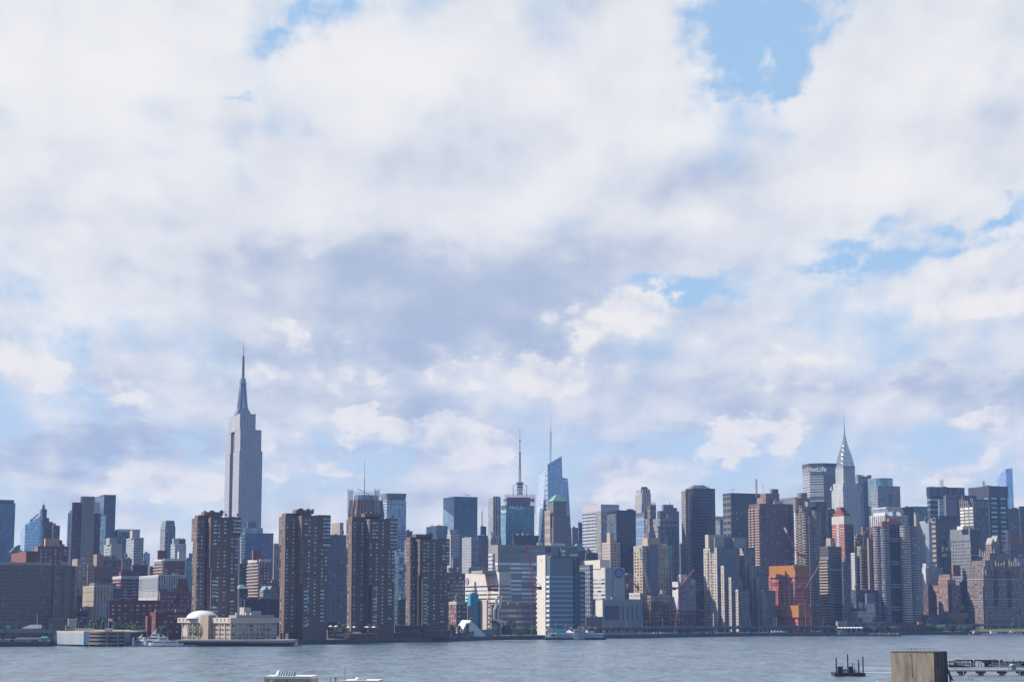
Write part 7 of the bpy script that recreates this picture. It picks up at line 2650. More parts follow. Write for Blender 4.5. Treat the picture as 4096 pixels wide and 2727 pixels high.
# --- white tent
T = Free('event_tent', 'big white gabled tent beside the red crane', 'tent', 1870, 1600)
xl, xr = T.xy(1818, 1600)[0], T.xy(1946, 1590)[0]
ra, rb = T.pt(1849, 2478, 1622), T.pt(1884, 2480, 1596)
zb = .4
ev = T.z(1840, 2516, 1600)
fl, fr = Vector((T.xy(1846, 1592)[0], -8, zb)), Vector((xr, -2, zb))
bl_ = Vector((xl, 26, zb))
fle = Vector((fl.x, fl.y, ev - 1))
ble = Vector((bl_.x, bl_.y, ev))
b = MB()
b.face([fl, fr, rb, fle])
b.face([ble, fle, rb, ra])
b.face([bl_, fl, fle, ble])
b.face([ra, rb, fr, Vector((xr - 14, 26, zb))])
b.build('canopy', plain('tent_white', (.70, .71, .74), .6, .03, streak=False), T.root)
b = MB()
for t in (.25, .5, .75):
    p, q = ble.lerp(fle, t), ra.lerp(rb, t)
    b.bar(p + Vector((0, -.1, .1)), q + Vector((0, -.1, .1)), .12)
b.build('frame_rib', plain('tent_rib', (.45, .47, .52)), T.root)
T = Free('ramp_wall', 'long grey sloping ramp wall below the white tent', 'wall', 1900, 1572)
b = MB()
x0, x1 = T.xy(1805, 1572)[0], T.xy(1975, 1616)[0]
b.prism([(x0, 0), (x1, 44), (x1, 45), (x0, 1)], 0, 4.5, z1f=lambda x, y: 2.6 + 4.2 * (x - x0) / (x1 - x0))
b.build('wall', plain('ramp_grey', (.16, .165, .18)), T.root)

# --- floating restaurant
T = Free('restaurant_barge', 'long white and blue floating restaurant with a square tower, tents and flags', 'floating restaurant', 2300, 1622, base=0)
BL = facade((.42, .48, .55), (.10, .15, .22), .62, .5, .2)
px_box(T, 2180, 2425, 1618, 14, 2548, 2560, 'barge_hull', plain('barge_navy', (.03, .035, .06), .6))
px_box(T, 2226, 2300, 1619, 12, 2532, 2548, 'blue_saloon', BL, 1.2, 3.6)
px_box(T, 2340, 2413, 1619, 12, 2532, 2548, 'blue_saloon', BL, 1.2, 3.6)
px_box(T, 2196, 2226, 1618, 12, 2531, 2548, 'white_cabin', plain('cabin_white', (.62, .61, .59)))
px_box(T, 2181, 2198, 1620, 10, 2538, 2548, 'white_cabin', plain('cabin_white', (.62, .61, .59)))
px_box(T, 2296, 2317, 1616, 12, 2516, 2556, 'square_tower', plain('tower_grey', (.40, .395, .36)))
px_box(T, 2317.2, 2339, 1617, 12, 2520, 2556, 'shaded_tower_wall', plain('tower_grey2', (.30, .30, .29)))  # shade on this wall put into a darker grey
b = MB()
for px_ in (2300, 2308):
    x = T.xy(px_, 1616)[0]
    b.box(x, x + 1.3, -6.2, -5.9, T.z(px_, 2527, 1616), T.z(px_, 2523, 1616))
b.build('window', YG, T.root)
b = MB()
x0, x1 = T.xy(2207, 1617)[0], T.xy(2222, 1617)[0]
b.box(x0, x1, -4.4, -4.1, T.z(2210, 2544, 1617), T.z(2210, 2536, 1617))
b.build('window', YG, T.root)
b = MB()
for (xa, xb, ya, yb) in ((2258, 2296, 2519, 2529), (2216, 2246, 2526, 2531), (2341, 2352, 2518, 2528)):
    x0, x1 = T.xy(xa, 1626)[0], T.xy(xb, 1626)[0]
    z0, z1 = T.z(xa, yb, 1626), T.z(xa, ya, 1626)
    b.taper([(x0, 4), (x1, 4), (x1, 12), (x0, 12)], z0, [(x0 * .55 + x1 * .45, 7), (x0 * .45 + x1 * .55, 7), (x0 * .45 + x1 * .55, 9), (x0 * .55 + x1 * .45, 9)], z1)
b.build('white_tent_roof', UMB, T.root)
px_box(T, 2220, 2258, 1626, 8, 2519, 2532, 'green_awning', plain('awning_green2', (.03, .28, .20), .6))
px_box(T, 2352, 2378, 1626, 8, 2524, 2529, 'yellow_awning', plain('awning_yellow', (.55, .36, .10), .6))
px_box(T, 2188, 2212, 1632, 8, 2511, 2540, 'grey_gate_house', plain('gate_grey', (.33, .34, .36)))
def flag(label, px, py, D, col, hh=6.0, base=None):
    p = at(px, py, D)
    zb = GROUND if base is None else base
    g = thing('flag', label, 'flag', (p.x, p.y, zb), 0, 'flags by the river')
    h = p.z - zb
    b = MB()
    b.bar((0, 0, 0), (0, 0, h), .12, 6)
    b.build('pole', plain('pole_white', (.5, .5, .5)), g)
    b = MB()
    n = 6
    for i in range(n):
        xa, xb = 2.8 * i / n, 2.8 * (i + 1) / n
        za, zb_ = -.5 * (i / n) ** 1.5, -.5 * ((i + 1) / n) ** 1.5
        ya, yb = .25 * math.sin(i * 1.3), .25 * math.sin((i + 1) * 1.3)
        b.face([(xa, ya, h - 1.8 + za), (xb, yb, h - 1.8 + zb_), (xb, yb, h + zb_), (xa, ya, h + za)])
    b.build('cloth', plain('flag_' + str(col), col, .8, .05), g)
flag('orange flag on the floating restaurant right of its square tower', 2352, 2502, 1628, (.5, .22, .12))
flag('pink flag beside the orange one on the floating restaurant', 2376, 2505, 1628, (.5, .16, .16))
flag('small red flag left on the floating restaurant roof', 2262, 2496, 1630, (.35, .08, .10))
flag('small pale flag on the floating restaurant above the green awning', 2277, 2504, 1630, (.45, .42, .42))
flag('orange flag over the square tower of the floating restaurant', 2313, 2503, 1630, (.5, .25, .12))
flag('white flag over the square tower of the floating restaurant', 2325, 2503, 1632, (.5, .48, .48))
flag('red and white flag above the white tent', 1879, 2466, 1612, (.42, .22, .22))
flag('striped red flag on the brick terrace of the brown towers', 1473, 2495, 1442, (.34, .15, .20), base=9.5)
flag('pale flag on the garage roof box', 434, 2472, 1331, (.6, .58, .57))

# --- green steel viaduct along the right half
GRN = plain('viaduct_green', (.030, .052, .047), .6, .15)
ASP = plain('asphalt', (.055, .055, .058), .9, .1, .3)
def viaduct(name, label, pts, zdeck, ncol, wid=16, mat=GRN, th=1.6):
    T = Free(name, label, 'viaduct', pts[0][0], pts[0][1])
    P = [T.xy(px, D, 2510) for px, D in pts]
    b, r, c = MB(), MB(), MB()
    for p, q in zip(P[:-1], P[1:]):
        d = Vector((q[0] - p[0], q[1] - p[1], 0))
        ln = d.length
        d.normalize()
        nv = Vector((-d.y, d.x, 0)) * wid
        pl = [p, q, (q[0] + nv.x, q[1] + nv.y), (p[0] + nv.x, p[1] + nv.y)]
        b.prism(pl, zdeck - th, zdeck, 4, 2, True)
        r.face([(pl[0][0], pl[0][1], zdeck + .02), (pl[1][0], pl[1][1], zdeck + .02), (pl[2][0], pl[2][1], zdeck + .02), (pl[3][0], pl[3][1], zdeck + .02)])
        for k, off in ((0, .05), (1, wid - .3)):
            o1 = Vector((-d.y, d.x, 0)) * off
            vq(c, (p[0] + o1.x, p[1] + o1.y), (q[0] + o1.x, q[1] + o1.y), zdeck + .03, zdeck + .95, .25)
    b.build('steel_girder', mat, T.root)
    r.build('road_surface', ASP, T.root)
    c.build('parapet', plain('rail_grey', (.13, .14, .14)), T.root)
    tot = len(P) - 1
    for i in range(ncol):
        t = (i + .5) / ncol * tot
        k = min(int(t), tot - 1)
        f = t - k
        x, y = P[k][0] + (P[k + 1][0] - P[k][0]) * f, P[k][1] + (P[k + 1][1] - P[k][1]) * f
        b = MB()
        b.box(x - .5, x + .5, y + 1, y + 2, 0, zdeck - th - .01)
        b.box(x - .5, x + .5, y + wid - 3, y + wid - 2, 0, zdeck - th - .01)
        b.box(x - .6, x + .6, y + .5, y + wid - 1, zdeck - th - .9, zdeck - th - .01)
        b.build('column', mat, T.root)
    return T
viaduct('elevated_highway', 'dark green steel highway viaduct along the middle of the far bank', [(2345, 1745), (2480, 1778), (2680, 1800), (2870, 1850), (3120, 1895), (3400, 1905), (3520, 1925)], 5.6, 34)
viaduct('elevated_highway', 'brighter green steel viaduct above the grass bank at the right edge', [(3780, 1972), (3900, 1985), (4040, 1992), (4250, 2000)], 7.2, 12, mat=plain('viaduct_green2', (.035, .115, .085), .6, .15), th=1.4)
b = MB()
pts = [(3395, 1915), (3520, 1930), (3700, 1955), (3790, 1968)]
T = Free('retaining_wall', 'grey pillared retaining wall of the road below the white corner house', 'wall', 3460, 1890)
px_box(T, 3350, 3385, 1926, 14, 2484, 2520, 'blank_block', plain('block_sand', (.30, .26, .22)))
px_box(T, 3385, 3541, 1932, 16, 2487, 2540, 'wall', facade((.16, .15, .15), (.05, .05, .06), .62, .45, 0), 7, 4.4)
T = Free('brick_retaining_wall', 'tall orange brown retaining wall of the bluff beneath the brick towers', 'wall', 3840, 2025)
px_box(T, 3795, 3872, 2022, 10, 2450, 2520, 'wall', plain('bluff_brick', (.25, .13, .095)))
px_box(T, 3715, 3758, 2005, 14, 2460, 2505, 'grey_store', plain('store_grey', (.12, .11, .13)))
T = Free('brick_shed', 'low red brick street front with rounded gables left of the bluff wall', 'brick front', 3720, 2012)
px_box(T, 3692, 3764, 2012, 10, 2458, 2520, 'wall', plain('front_red', (.16, .06, .055)))
b = MB()
for px_ in (3735, 3752):
    x = T.xy(px_, 2010)[0]
    b.lathe(x, 0, [(2.0, T.z(px_, 2462, 2010)), (1.6, T.z(px_, 2458, 2010)), (0, T.z(px_, 2456, 2010))], 12)
b.build('rounded_gable', plain('front_red', (.16, .06, .055)), T.root)
# grass bank
b = MB()
q = [plan(3815, 1966), plan(4300, 1968), plan(4300, 1996), plan(3815, 1984)]
b.face([(q[0].x, q[0].y, 3.2), (q[1].x, q[1].y, 3.2), (q[2].x, q[2].y, 6.2), (q[3].x, q[3].y, 6.0)])
o = b.build('grass_bank', plain('grass', (.085, .115, .04), .95, .3, .4, streak=False))
o['kind'] = 'stuff'
# esplanade wall with pale balusters
T = Free('balustrade', 'pale balustrade of the riverside walk right of the floating restaurant', 'balustrade', 2560, 1722)
b, c = MB(), MB()
for i in range(52):
    px_ = 2412 + 298 * i / 51
    D = shore_D(px_, 3)
    x, y = T.xy(px_, D, 2545)
    b.box(x - .35, x + .35, y - .2, y + .2, .5, 2.2)
    if i % 2 == 0:
        x2, y2 = T.xy(px_ + 11.6, shore_D(px_ + 11.6, 3), 2545)
        vq(c, (x, y), (x2, y2), 1.9, 2.3, .3)
b.build('baluster', plain('baluster_white', (.42, .41, .39)), T.root)
c.build('rail', plain('rail_pale', (.25, .25, .24)), T.root)
# ferry landing with white canopy
T = Free('ferry_landing', 'ferry landing with a long white scalloped canopy on raking legs', 'ferry landing', 3400, 1858, base=0)
x0, x1 = T.xy(3350, 1858)[0], T.xy(3452, 1858)[0]
zt = T.z(3400, 2506, 1858)
b = MB()
n = 8
for i in range(n):
    xa, xb = x0 + (x1 - x0) * i / n, x0 + (x1 - x0) * (i + 1) / n
    m_ = (xa + xb) / 2
    b.face([(xa, 0, zt - 1.2), (m_, 0, zt - .9), (m_, 5, zt), (xa, 5, zt - .35)])
    b.face([(m_, 0, zt - .9), (xb, 0, zt - 1.2), (xb, 5, zt - .35), (m_, 5, zt)])
    b.face([(xa, 5, zt - .35), (m_, 5, zt), (m_, 10, zt - .9), (xa, 10, zt - 1.2)])
    b.face([(m_, 5, zt), (xb, 5, zt - .35), (xb, 10, zt - 1.2), (m_, 10, zt - .9)])
b.build('canopy', UMB, T.root)
b = MB()
for i in range(5):
    x = x0 + (x1 - x0) * (i + .3) / 5
    b.bar((x, 1, 1), (x + 1.6, 1, zt - 1), .16)
    b.bar((x + 3.2, 1, 1), (x + 1.6, 1, zt - 1), .16)
b.build('raking_leg', plain('post_white2', (.6, .6, .6)), T.root)
b = MB()
b.box(x0 - 6, T.xy(3600, 1858)[0], -2, 8, -.5, 1.4)
b.build('float', plain('float_dark', (.07, .07, .08)), T.root)
b = MB()
for i in range(16):
    x = T.xy(3340 + 17 * i, 1856)[0]
    b.bar((x, -2.2, -1), (x, -2.2, 3.4 + (i % 3) * .5), .3, 6)
b.build('pile', WOOD, T.root)
px_box(T, 3352, 3376, 1866, 3, 2520, 2545, 'glass_shelter', plain('shelter_grey', (.26, .25, .24)))
b = MB()
for i in range(14):
    x = T.xy(3470 + 9 * i, 1857)[0]
    b.box(x, x + 1.4, -1, 2, 1.4, 2.3 + (i * 7 % 4) * .3)
b.build('gangway', plain('gangway_grey', (.30, .31, .33)), T.root)
# moored service boats at the right
def barge(label, px, D, ln, col, cabin):
    p = plan(px, D, 2535)
    g = thing('work_boat', label, 'boat', (p.x, p.y, 0), R(3), 'work boats moored under the grass bank')
    b = MB()
    b.taper([(-ln / 2, -2), (ln / 2 - 1.5, -2), (ln / 2, 0), (ln / 2 - 1.5, 2), (-ln / 2, 2)], -.2, [(-ln / 2 - .6, -2.3), (ln / 2 - .5, -2.3), (ln / 2 + 1, 0), (ln / 2 - .5, 2.3), (-ln / 2 - .6, 2.3)], 1.5)
    b.build('hull', plain('hull_' + str(col), col, .6), g)
    b = MB()
    b.box(-ln * .1, -ln * .1 + cabin, -1.5, 1.5, 1.5, 4.2)
    b.build('cabin', plain('cabin_white', (.62, .61, .59)), g)
    b = MB()
    rng = random.Random(int(px))
    for i in range(6):
        x = rng.uniform(-ln * .42, ln * .42)
        b.box(x, x + rng.uniform(.8, 2), -2, -.5, 1.5, rng.uniform(2, 3.2))
    b.build('deck_gear', plain('gear_orange', (.34, .16, .08)), g)
barge('small red and white work boat under the grass bank', 3897, 1952, 11, (.35, .09, .08), 2.5)
barge('long white work barge with a cabin under the grass bank', 3972, 1953, 26, (.5, .48, .45), 7)
barge('white work barge nearest the right edge under the grass bank', 4050, 1954, 22, (.5, .48, .45), 3)
# sheds below the viaduct
T = Free('riverside_shed', 'low blue grey shed with two pale windows under the dark green viaduct', 'shed', 2810, 1806)
px_box(T, 2782, 2840, 1800, 6, 2524, 2545, 'wall', plain('shed_blue', (.075, .10, .15)))
px_box(T, 2787, 2794, 1799.7, .3, 2527, 2532, 'window', plain('shed_window', (.35, .40, .42), .3))
px_box(T, 2822, 2831, 1799.7, .3, 2527, 2533, 'window', plain('shed_window', (.35, .40, .42), .3))

# ------------------------------------------------------------------ trees
def leaf_mat(name, col):
    m, t, p = mat_new(name)
    geo = t.node('ShaderNodeNewGeometry')
    r = geo.outputs['Random Per Island']
    oi = t.node('ShaderNodeObjectInfo')
    k = t.m('ADD', t.m('MULTIPLY_ADD', r, .9, .5), t.m('MULTIPLY', oi.outputs['Random'], .3))
    t.put(p.inputs['Base Color'], t.vm('SCALE', tuple(col), scale=k))
    p.inputs['Roughness'].default_value = .7
    return m
LEAF = [leaf_mat('leaf_green', (.10, .155, .045)), leaf_mat('leaf_dark', (.050, .090, .038)), leaf_mat('leaf_olive', (.17, .17, .06))]
BARK = plain('bark', (.06, .045, .035), .9)
TREES = {}
def make_tree(kind):
    """unit tree, one metre tall and about as wide"""
    rng = random.Random(50 + kind)
    leaf = LEAF[kind % 3]
    n = (1100, 1200, 420)[kind % 3]
    tr = MB()
    tr.bar((0, 0, 0), (0.01, 0, .32), .028, 7, .02)
    blobs_ = []
    for i in range(15):
        a, r_ = rng.uniform(0, 6.28), rng.uniform(.08, .40)
        c = Vector((r_ * math.cos(a), r_ * math.sin(a), rng.uniform(.28, .84)))
        blobs_.append((c, rng.uniform(.14, .24)))
        tr.bar((0.01, 0, .28), c, .014, 5, .004)
    blobs_.append((Vector((0, 0, .78)), .2))
    cr = MB()
    for i in range(n):
        c, br = rng.choice(blobs_)
        d = Vector((rng.gauss(0, 1), rng.gauss(0, 1), rng.gauss(0, 1))).normalized()
        p = c + d * br * rng.uniform(.55, 1.12)
        p.z = max(.12, p.z)
        s = rng.uniform(.028, .060)
        u = Vector((rng.gauss(0, 1), rng.gauss(0, 1), rng.gauss(0, .5))).normalized()
        v = u.cross(Vector((rng.gauss(0, 1), rng.gauss(0, 1), rng.gauss(0, 1)))).normalized()
        cr.face([p - u * s, p - v * s * .7, p + u * s, p + v * s * .7])
    return tr, cr, leaf
def tree(label, px, ytop, D, wpx, kind, base=GROUND, group='trees along the river'):
    p = at(px, ytop, D)
    h = max(3.0, p.z - base)
    w_ = wpx / F * D
    g = thing('tree', label, 'tree', (p.x, p.y, base), random.uniform(0, 6.28), group)
    g.scale = (w_, w_, h)
    if kind not in TREES:
        tr, cr, leaf = make_tree(kind)
        TREES[kind] = (tr.build('trunk', BARK, g), cr.build('crown', leaf, g))
    else:
        for src in TREES[kind]:
            c = src.copy()
            COL.objects.link(c)
            c.parent = g
    return g
rng = random.Random(11)
row = 'row of round green trees along the riverside walk on the right'
spots = [(3486 + i * 15.5, rng.uniform(2498, 2506)) for i in range(26)]
words = ['low', 'round', 'broad', 'ragged', 'bushy', 'leaning', 'dense', 'loose']
for i, (px_, yt_) in enumerate(spots):
    if 3640 < px_ < 3664:
        continue
    if 3690 < px_ < 3760:
        yt_ -= 8
    tree('green tree in the unbroken row of riverside trees beneath the twin scalloped tower', px_, yt_, shore_D(px_, 16) + rng.uniform(-3, 6), rng.uniform(30, 44), rng.choice((0, 0, 1, 0)), group=row)
for (px_, yt_, D, w_, k, lb) in [
        (3842, 2412, 2026, 40, 0, 'round tree on top of the orange brown retaining wall'),
        (3782, 2462, 2004, 48, 1, 'broad dark tree at the street corner left of the retaining wall'),
        (3872, 2466, 2012, 32, 1, 'dark conical tree at the foot of the great gothic tower'),
        (3815, 2472, 2010, 28, 0, 'small green tree against the retaining wall'),
        (3268, 2455, 1940, 26, 2, 'olive tree below the tan balconied tower'),
        (2045, 2497, 1640, 40, 1, 'dense dark tree under the silver ducts'),
        (2020, 2500, 1655, 34, 1, 'dark tree between the red crane and the silver ducts'),
        (2068, 2505, 1630, 28, 0, 'green tree right of the silver ducts'),
        (2130, 2497, 1648, 36, 0, 'leafy tree at the foot of the lit stone end of the glass tower'),
        (2108, 2506, 1640, 26, 1, 'dark small tree left of the glass research tower'),
        (1810, 2496, 1560, 34, 1, 'dark bushy tree left of the white tent'),
        (1838, 2500, 1562, 26, 1, 'second dark tree left of the white tent'),
        (1867, 2490, 1585, 22, 1, 'single dark tree standing in front of the white tent'),
        (1373, 2494, 1480, 34, 0, 'bright green tree on the terrace by the glass conservatory'),
        (1340, 2500, 1484, 24, 2, 'olive bush tree by the left shade canopy'),
        (648, 2500, 1400, 42, 1, 'round dark tree in front of the college block'),
        (470, 2482, 1420, 44, 1, 'dark tree behind the garage roof at left of the grove'),
        (505, 2486, 1418, 46, 0, 'green tree in the middle of the grove behind the garage'),
        (540, 2490, 1416, 44, 0, 'broad green tree behind the yachts'),
        (400, 2466, 1470, 46, 1, 'dark tree at the foot of the beige cube'),
        (372, 2474, 1475, 30, 0, 'green tree left of the blue end panel'),
        (345, 2495, 1440, 32, 1, 'small dark tree behind the roof of the garage stair house'),
        (268, 2478, 1440, 22, 1, 'dark tree beside the white stair house'),
        (8, 2490, 1380, 40, 1, 'dark tree cut by the left edge of the picture'),
        (-14, 2484, 1385, 40, 0, 'green tree at the left edge behind the highway sign'),
        (762, 2494, 1352, 26, 2, 'thin pale tree at the left of the school front'),
        (785, 2490, 1348, 30, 2, 'taller thin pale tree in the middle of the school front'),
        (803, 2496, 1346, 24, 2, 'thin pale tree next to the school stair tower'),
        (2432, 2540, 1722, 16, 2, 'little yellow green tree at the right end of the floating restaurant'),
        (3440, 2470, 1952, 24, 1, 'dark tree in front of the white corner house'),
        (3500, 2466, 1952, 26, 1, 'dark tree between the corner house and the scalloped tower')]:
    tree(lb, px_, yt_, D, w_, k, 22 if px_ == 3842 else GROUND)

# ------------------------------------------------------------------ street lamps
LAMP = {}
def lamp(label, px, ytop, D, arms=2, base=GROUND, group='tall street lamps along the highway'):
    p = at(px, ytop, D)
    g = thing('street_lamp', label, 'street lamp', (p.x, p.y, base), 0, group)
    h = p.z - base
    key = arms
    g.scale = (1, 1, h / 9.0)
    if key not in LAMP:
        b = MB()
        b.bar((0, 0, 0), (0, 0, 9), .17, 6, .11)
        for s in ((-1, 1) if arms == 2 else (1,)):
            b.bar((0, 0, 8.7), (s * 1.6, 0, 9.3), .10, 5)
        po = b.build('pole', plain('lamp_pole', (.34, .35, .35), .5), g)
        hs = []
        for s in ((-1, 1) if arms == 2 else (1,)):
            b = MB()
            b.box(s * 1.6 - .55, s * 1.6 + .55, -.22, .22, 9.2, 9.45)
            hs.append(b.build('lamp_head', plain('lamp_head', (.42, .43, .43), .5), g))
        LAMP[key] = [po] + hs
    else:
        for s in LAMP[key]:
            c = s.copy()
            COL.objects.link(c)
            c.parent = g
for (px_, yt_, D, a_, lb) in [
        (65, 2493, 1350, 2, 'double armed lamp on the viaduct above the filling station'), (205, 2496, 1366, 2, 'double armed lamp before the single storey annex'),
        (152, 2500, 1355, 1, 'single lamp by the chimney'), (315, 2484, 1372, 1, 'lamp at the left of the garage roof'), (358, 2481, 1362, 1, 'lamp on the garage front corner'),
        (405, 2484, 1366, 1, 'lamp on the garage roof left of its white box'), (563, 2516, 1396, 1, 'lamp behind the yachts'), (672, 2520, 1392, 1, 'lamp right of the dark tree by the college block'),
        (2054, 2511, 1628, 2, 'double armed lamp between trees under the silver ducts'), (2127, 2511, 1634, 2, 'double armed lamp by the leafy tree at the glass tower'),
        (2222, 2486, 1650, 1, 'lamp at the foot of the blue banded glass tower'), (2442, 2481, 1752, 1, 'lamp in front of the dark panel block'), (2504, 2481, 1762, 1, 'lamp in front of the tall slits'),
        (2570, 2480, 1772, 2, 'double armed lamp right of the slit block'), (2586, 2479, 1775, 2, 'second double armed lamp beside the steel frame'),
        (2650, 2477, 1790, 2, 'double armed lamp before the steel frame'), (3002, 2472, 1880, 2, 'double armed lamp between the beige stepped slabs'), (3096, 2473, 1893, 2, 'double armed lamp before the netted tower'),
        (3292, 2474, 1900, 2, 'double armed lamp below the tan striped balconies'), (3384, 2475, 1912, 2, 'double armed lamp left of the white corner house'), (3477, 2477, 1928, 1, 'lamp in front of the corner house right wall'),
        (3548, 2477, 1975, 1, 'lamp at the left foot of the twin scalloped tower'), (3576, 2482, 1975, 2, 'double armed lamp before the dark glass centre'), (3616, 2476, 1978, 1, 'lamp before the cream scalloped bay'),
        (3710, 2475, 1995, 1, 'lamp left of the grey store'), (3945, 2470, 1984, 1, 'lamp before the lit wall of the gothic tower'), (4048, 2472, 1990, 1, 'lamp at the shaded wall of the gothic tower'), (4076, 2469, 1992, 1, 'lamp at the right edge by the gothic tower')]:
    lamp(lb, px_, yt_, D, a_, base=5.6 + GROUND if 2345 < px_ < 3400 else (7.0 if px_ < 210 else GROUND))
for i, px_ in enumerate((3035, 3071, 3097, 3124, 3150, 3176, 3218)):
    lamp('short white double curled lamp on the quay below the netted tower', px_, 2515, shore_D(px_, 5), 2, group='short curled lamps on the quay')
for i, px_ in enumerate((2445, 2472, 2500, 2527, 2554, 2582, 2608, 2636, 2662)):
    lamp('small lamp with its head turned right along the pale balustrade', px_, 2527, shore_D(px_, 5), 1, group='small lamps along the balustrade')

# ------------------------------------------------------------------ cars, vans
CARS = {}
PAINT = {'white': (.62, .62, .62), 'black': (.02, .02, .022), 'silver': (.35, .36, .37), 'yellow': (.55, .33, .03), 'red': (.35, .03, .03), 'blue': (.04, .09, .22)}
def vehicle(kind, colr, label, px, D, z, group):
    p = plan(px, D, 2520)
    g = thing('parked_van' if kind == 'van' else 'car', label, kind, (p.x, p.y, z), R(random.choice((14, 194))), group)
    key = (kind, colr)
    if key not in CARS:
        pm = plain('paint_' + colr, PAINT[colr], .3, .02, streak=False)
        b = MB()
        if kind == 'van':
            b.prism([(-2.6, -.95), (2.6, -.95), (2.6, .95), (-2.6, .95)], .45, 2.3, z1f=lambda x, y: 2.3 if x < 2 else 1.4)
        else:
            b.taper([(-2.2, -.88), (2.2, -.88), (2.2, .88), (-2.2, .88)], .35, [(-2.15, -.85), (2.15, -.85), (2.15, .85), (-2.15, .85)], .95)
        parts = [b.build('body', pm, g)]
        b = MB()
        if kind == 'van':
            b.box(1.2, 2.2, -.97, .97, 1.35, 1.95)
        else:
            b.taper([(-1.5, -.8), (1.1, -.8), (1.1, .8), (-1.5, .8)], .96, [(-1.1, -.66), (.5, -.66), (.5, .66), (-1.1, .66)], 1.5)
        parts.append(b.build('windows', YG, g))
        for wx in (-1.4, 1.4):
            for wy in (-.85, .85):
                b = MB()
                b.bar((wx, wy - .1, .34), (wx, wy + .1, .34), .34, 10)
                parts.append(b.build('wheel', plain('tyre', (.02, .02, .02), .9), g))
        CARS[key] = parts
    else:
        for s in CARS[key]:
            c = s.copy()
            COL.objects.link(c)
            c.parent = g
rng = random.Random(21)
cols = ['white', 'black', 'silver', 'white', 'yellow', 'silver', 'red', 'blue']
def on_path(px, pts):
    for (a, Da), (b_, Db) in zip(pts[:-1], pts[1:]):
        if a <= px <= b_:
            return Da + (Db - Da) * (px - a) / (b_ - a)
    return pts[-1][1]
VP = [(2345, 1745), (2480, 1778), (2680, 1800), (2870, 1850), (3120, 1895), (3400, 1905), (3520, 1925)]
px_ = 2500
while px_ < 3390:
    c_ = rng.choice(cols)
    vehicle('car', c_, c_ + ' car driving on the dark green viaduct along the far bank', px_, on_path(px_, VP) + rng.choice((3.5, 8)), GROUND + 5.64, 'cars on the dark green viaduct')
    px_ += rng.uniform(14, 46)
px_ = 2900
while px_ < 3060:
    c_ = rng.choice(('white', 'silver', 'white', 'black'))
    vehicle('car', c_, c_ + ' car parked in the quayside row below the beige stepped slab', px_, shore_D(px_, 8), GROUND + .1, 'cars parked on the quay')
    px_ += rng.uniform(9, 14)
for px_ in (2625, 2652):
    vehicle('van', 'white', 'white van parked behind the pale balustrade', px_, shore_D(px_, 8), GROUND + .1, 'white vans on the quay')
for px_ in (3095, 3108, 3120, 3134):
    vehicle('van', 'white', 'white van in the row below the netted tower', px_, shore_D(px_, 12), GROUND + .1, 'white vans below the netted tower')
px_ = 3
while px_ < 195:
    c_ = rng.choice(cols)
    vehicle('car', c_, c_ + ' car on the low viaduct above the filling station', px_, 1350, GROUND + 7.62, 'cars on the low viaduct')
    px_ += rng.uniform(10, 30)
for px_ in (6, 18, 30, 43, 57, 72, 92, 108, 126, 142, 150):
    c_ = rng.choice(cols)
    vehicle('car', c_, c_ + ' car parked around the filling station pumps', px_, 1322 + rng.uniform(0, 8), GROUND + .1, 'cars at the filling station')
for px_ in (3700, 3770, 3782, 3796, 3890, 3905):
    c_ = rng.choice(('white', 'silver', 'black'))
    vehicle('car', c_, c_ + ' car half hidden by the riverside trees on the right', px_, shore_D(px_, 7), GROUND + .1, 'cars behind the riverside trees')
px_ = 3880
while px_ < 4096:
    c_ = rng.choice(cols)
    vehicle('car', c_, c_ + ' car on the bright green viaduct at the right', px_, 1992, GROUND + 7.24, 'cars on the bright green viaduct')
    px_ += rng.uniform(16, 40)
for px_ in (2080, 1987, 1993):
    vehicle('car', 'yellow', 'yellow taxi on the shore road under the silver ducts', px_, shore_D(px_, 12), GROUND + .1, 'yellow taxis under the silver ducts')

# ------------------------------------------------------------------ the near bank and the foreground
# --- old concrete block
T = Free('concrete_block', 'stained old concrete block with a rusty open end and a pipe railing on top', 'concrete block', 3558, 606, base=0, rz=R(-32))
z1 = T.z(3558, 2606, 606)
def m_conc():
    m, t, p = mat_new('stained_concrete')
    pos = t.node('ShaderNodeNewGeometry').outputs['Position']
    n1 = t.noise(t.vm('MULTIPLY', pos, (1, 1, .16)), .55, 5, .6)
    n2 = t.noise(pos, .5, 6, .6)
    n3 = t.noise(pos, 3.5, 5, .7)
    c = t.mix(t.smooth(n1, .28, .70), (.135, .105, .075), (.31, .25, .17))
    c = t.mix(t.smooth(n2, .35, .75, 0, .55), c, (.27, .225, .165))
    c = t.vm('SCALE', c, scale=t.m('MULTIPLY_ADD', n3, .6, .7))
    wh = t.smooth(n3, .70, .76, 0, .7)
    t.put(p.inputs['Base Color'], t.mix(wh, c, (.5, .47, .42)))
    bp = t.node('ShaderNodeBump')
    bp.inputs['Distance'].default_value = .015
    t.put(bp.inputs['Height'], n3)
    t.l.new(bp.outputs[0], p.inputs['Normal'])
    p.inputs['Roughness'].default_value = .9
    return m
MC = m_conc()
W1, D1 = 14.1, 12.4
def part(name, mat, *bx):
    b = MB()
    for q_ in bx:
        b.box(*q_)
    return b.build(name, mat, T.root)
part('front_wall', MC, (0, W1 - .5, 0, D1, -1, z1))
part('end_wall', plain('end_dark', (.075, .055, .045), .9, .4, .8), (W1 - .49, W1, .5, D1, -1, z1 - .02), (W1 - .49, W1 + .3, D1 - 1.6, D1, -1, z1 - .01))
part('front_edge', MC, (W1 - .49, W1 + .1, 0, .49, -1, z1 - .01))
part('coping', plain('coping_brown', (.11, .085, .07), .9, .3, .8), (-.05, W1 + .15, -.12, D1 + .1, z1 + .01, z1 + .22))
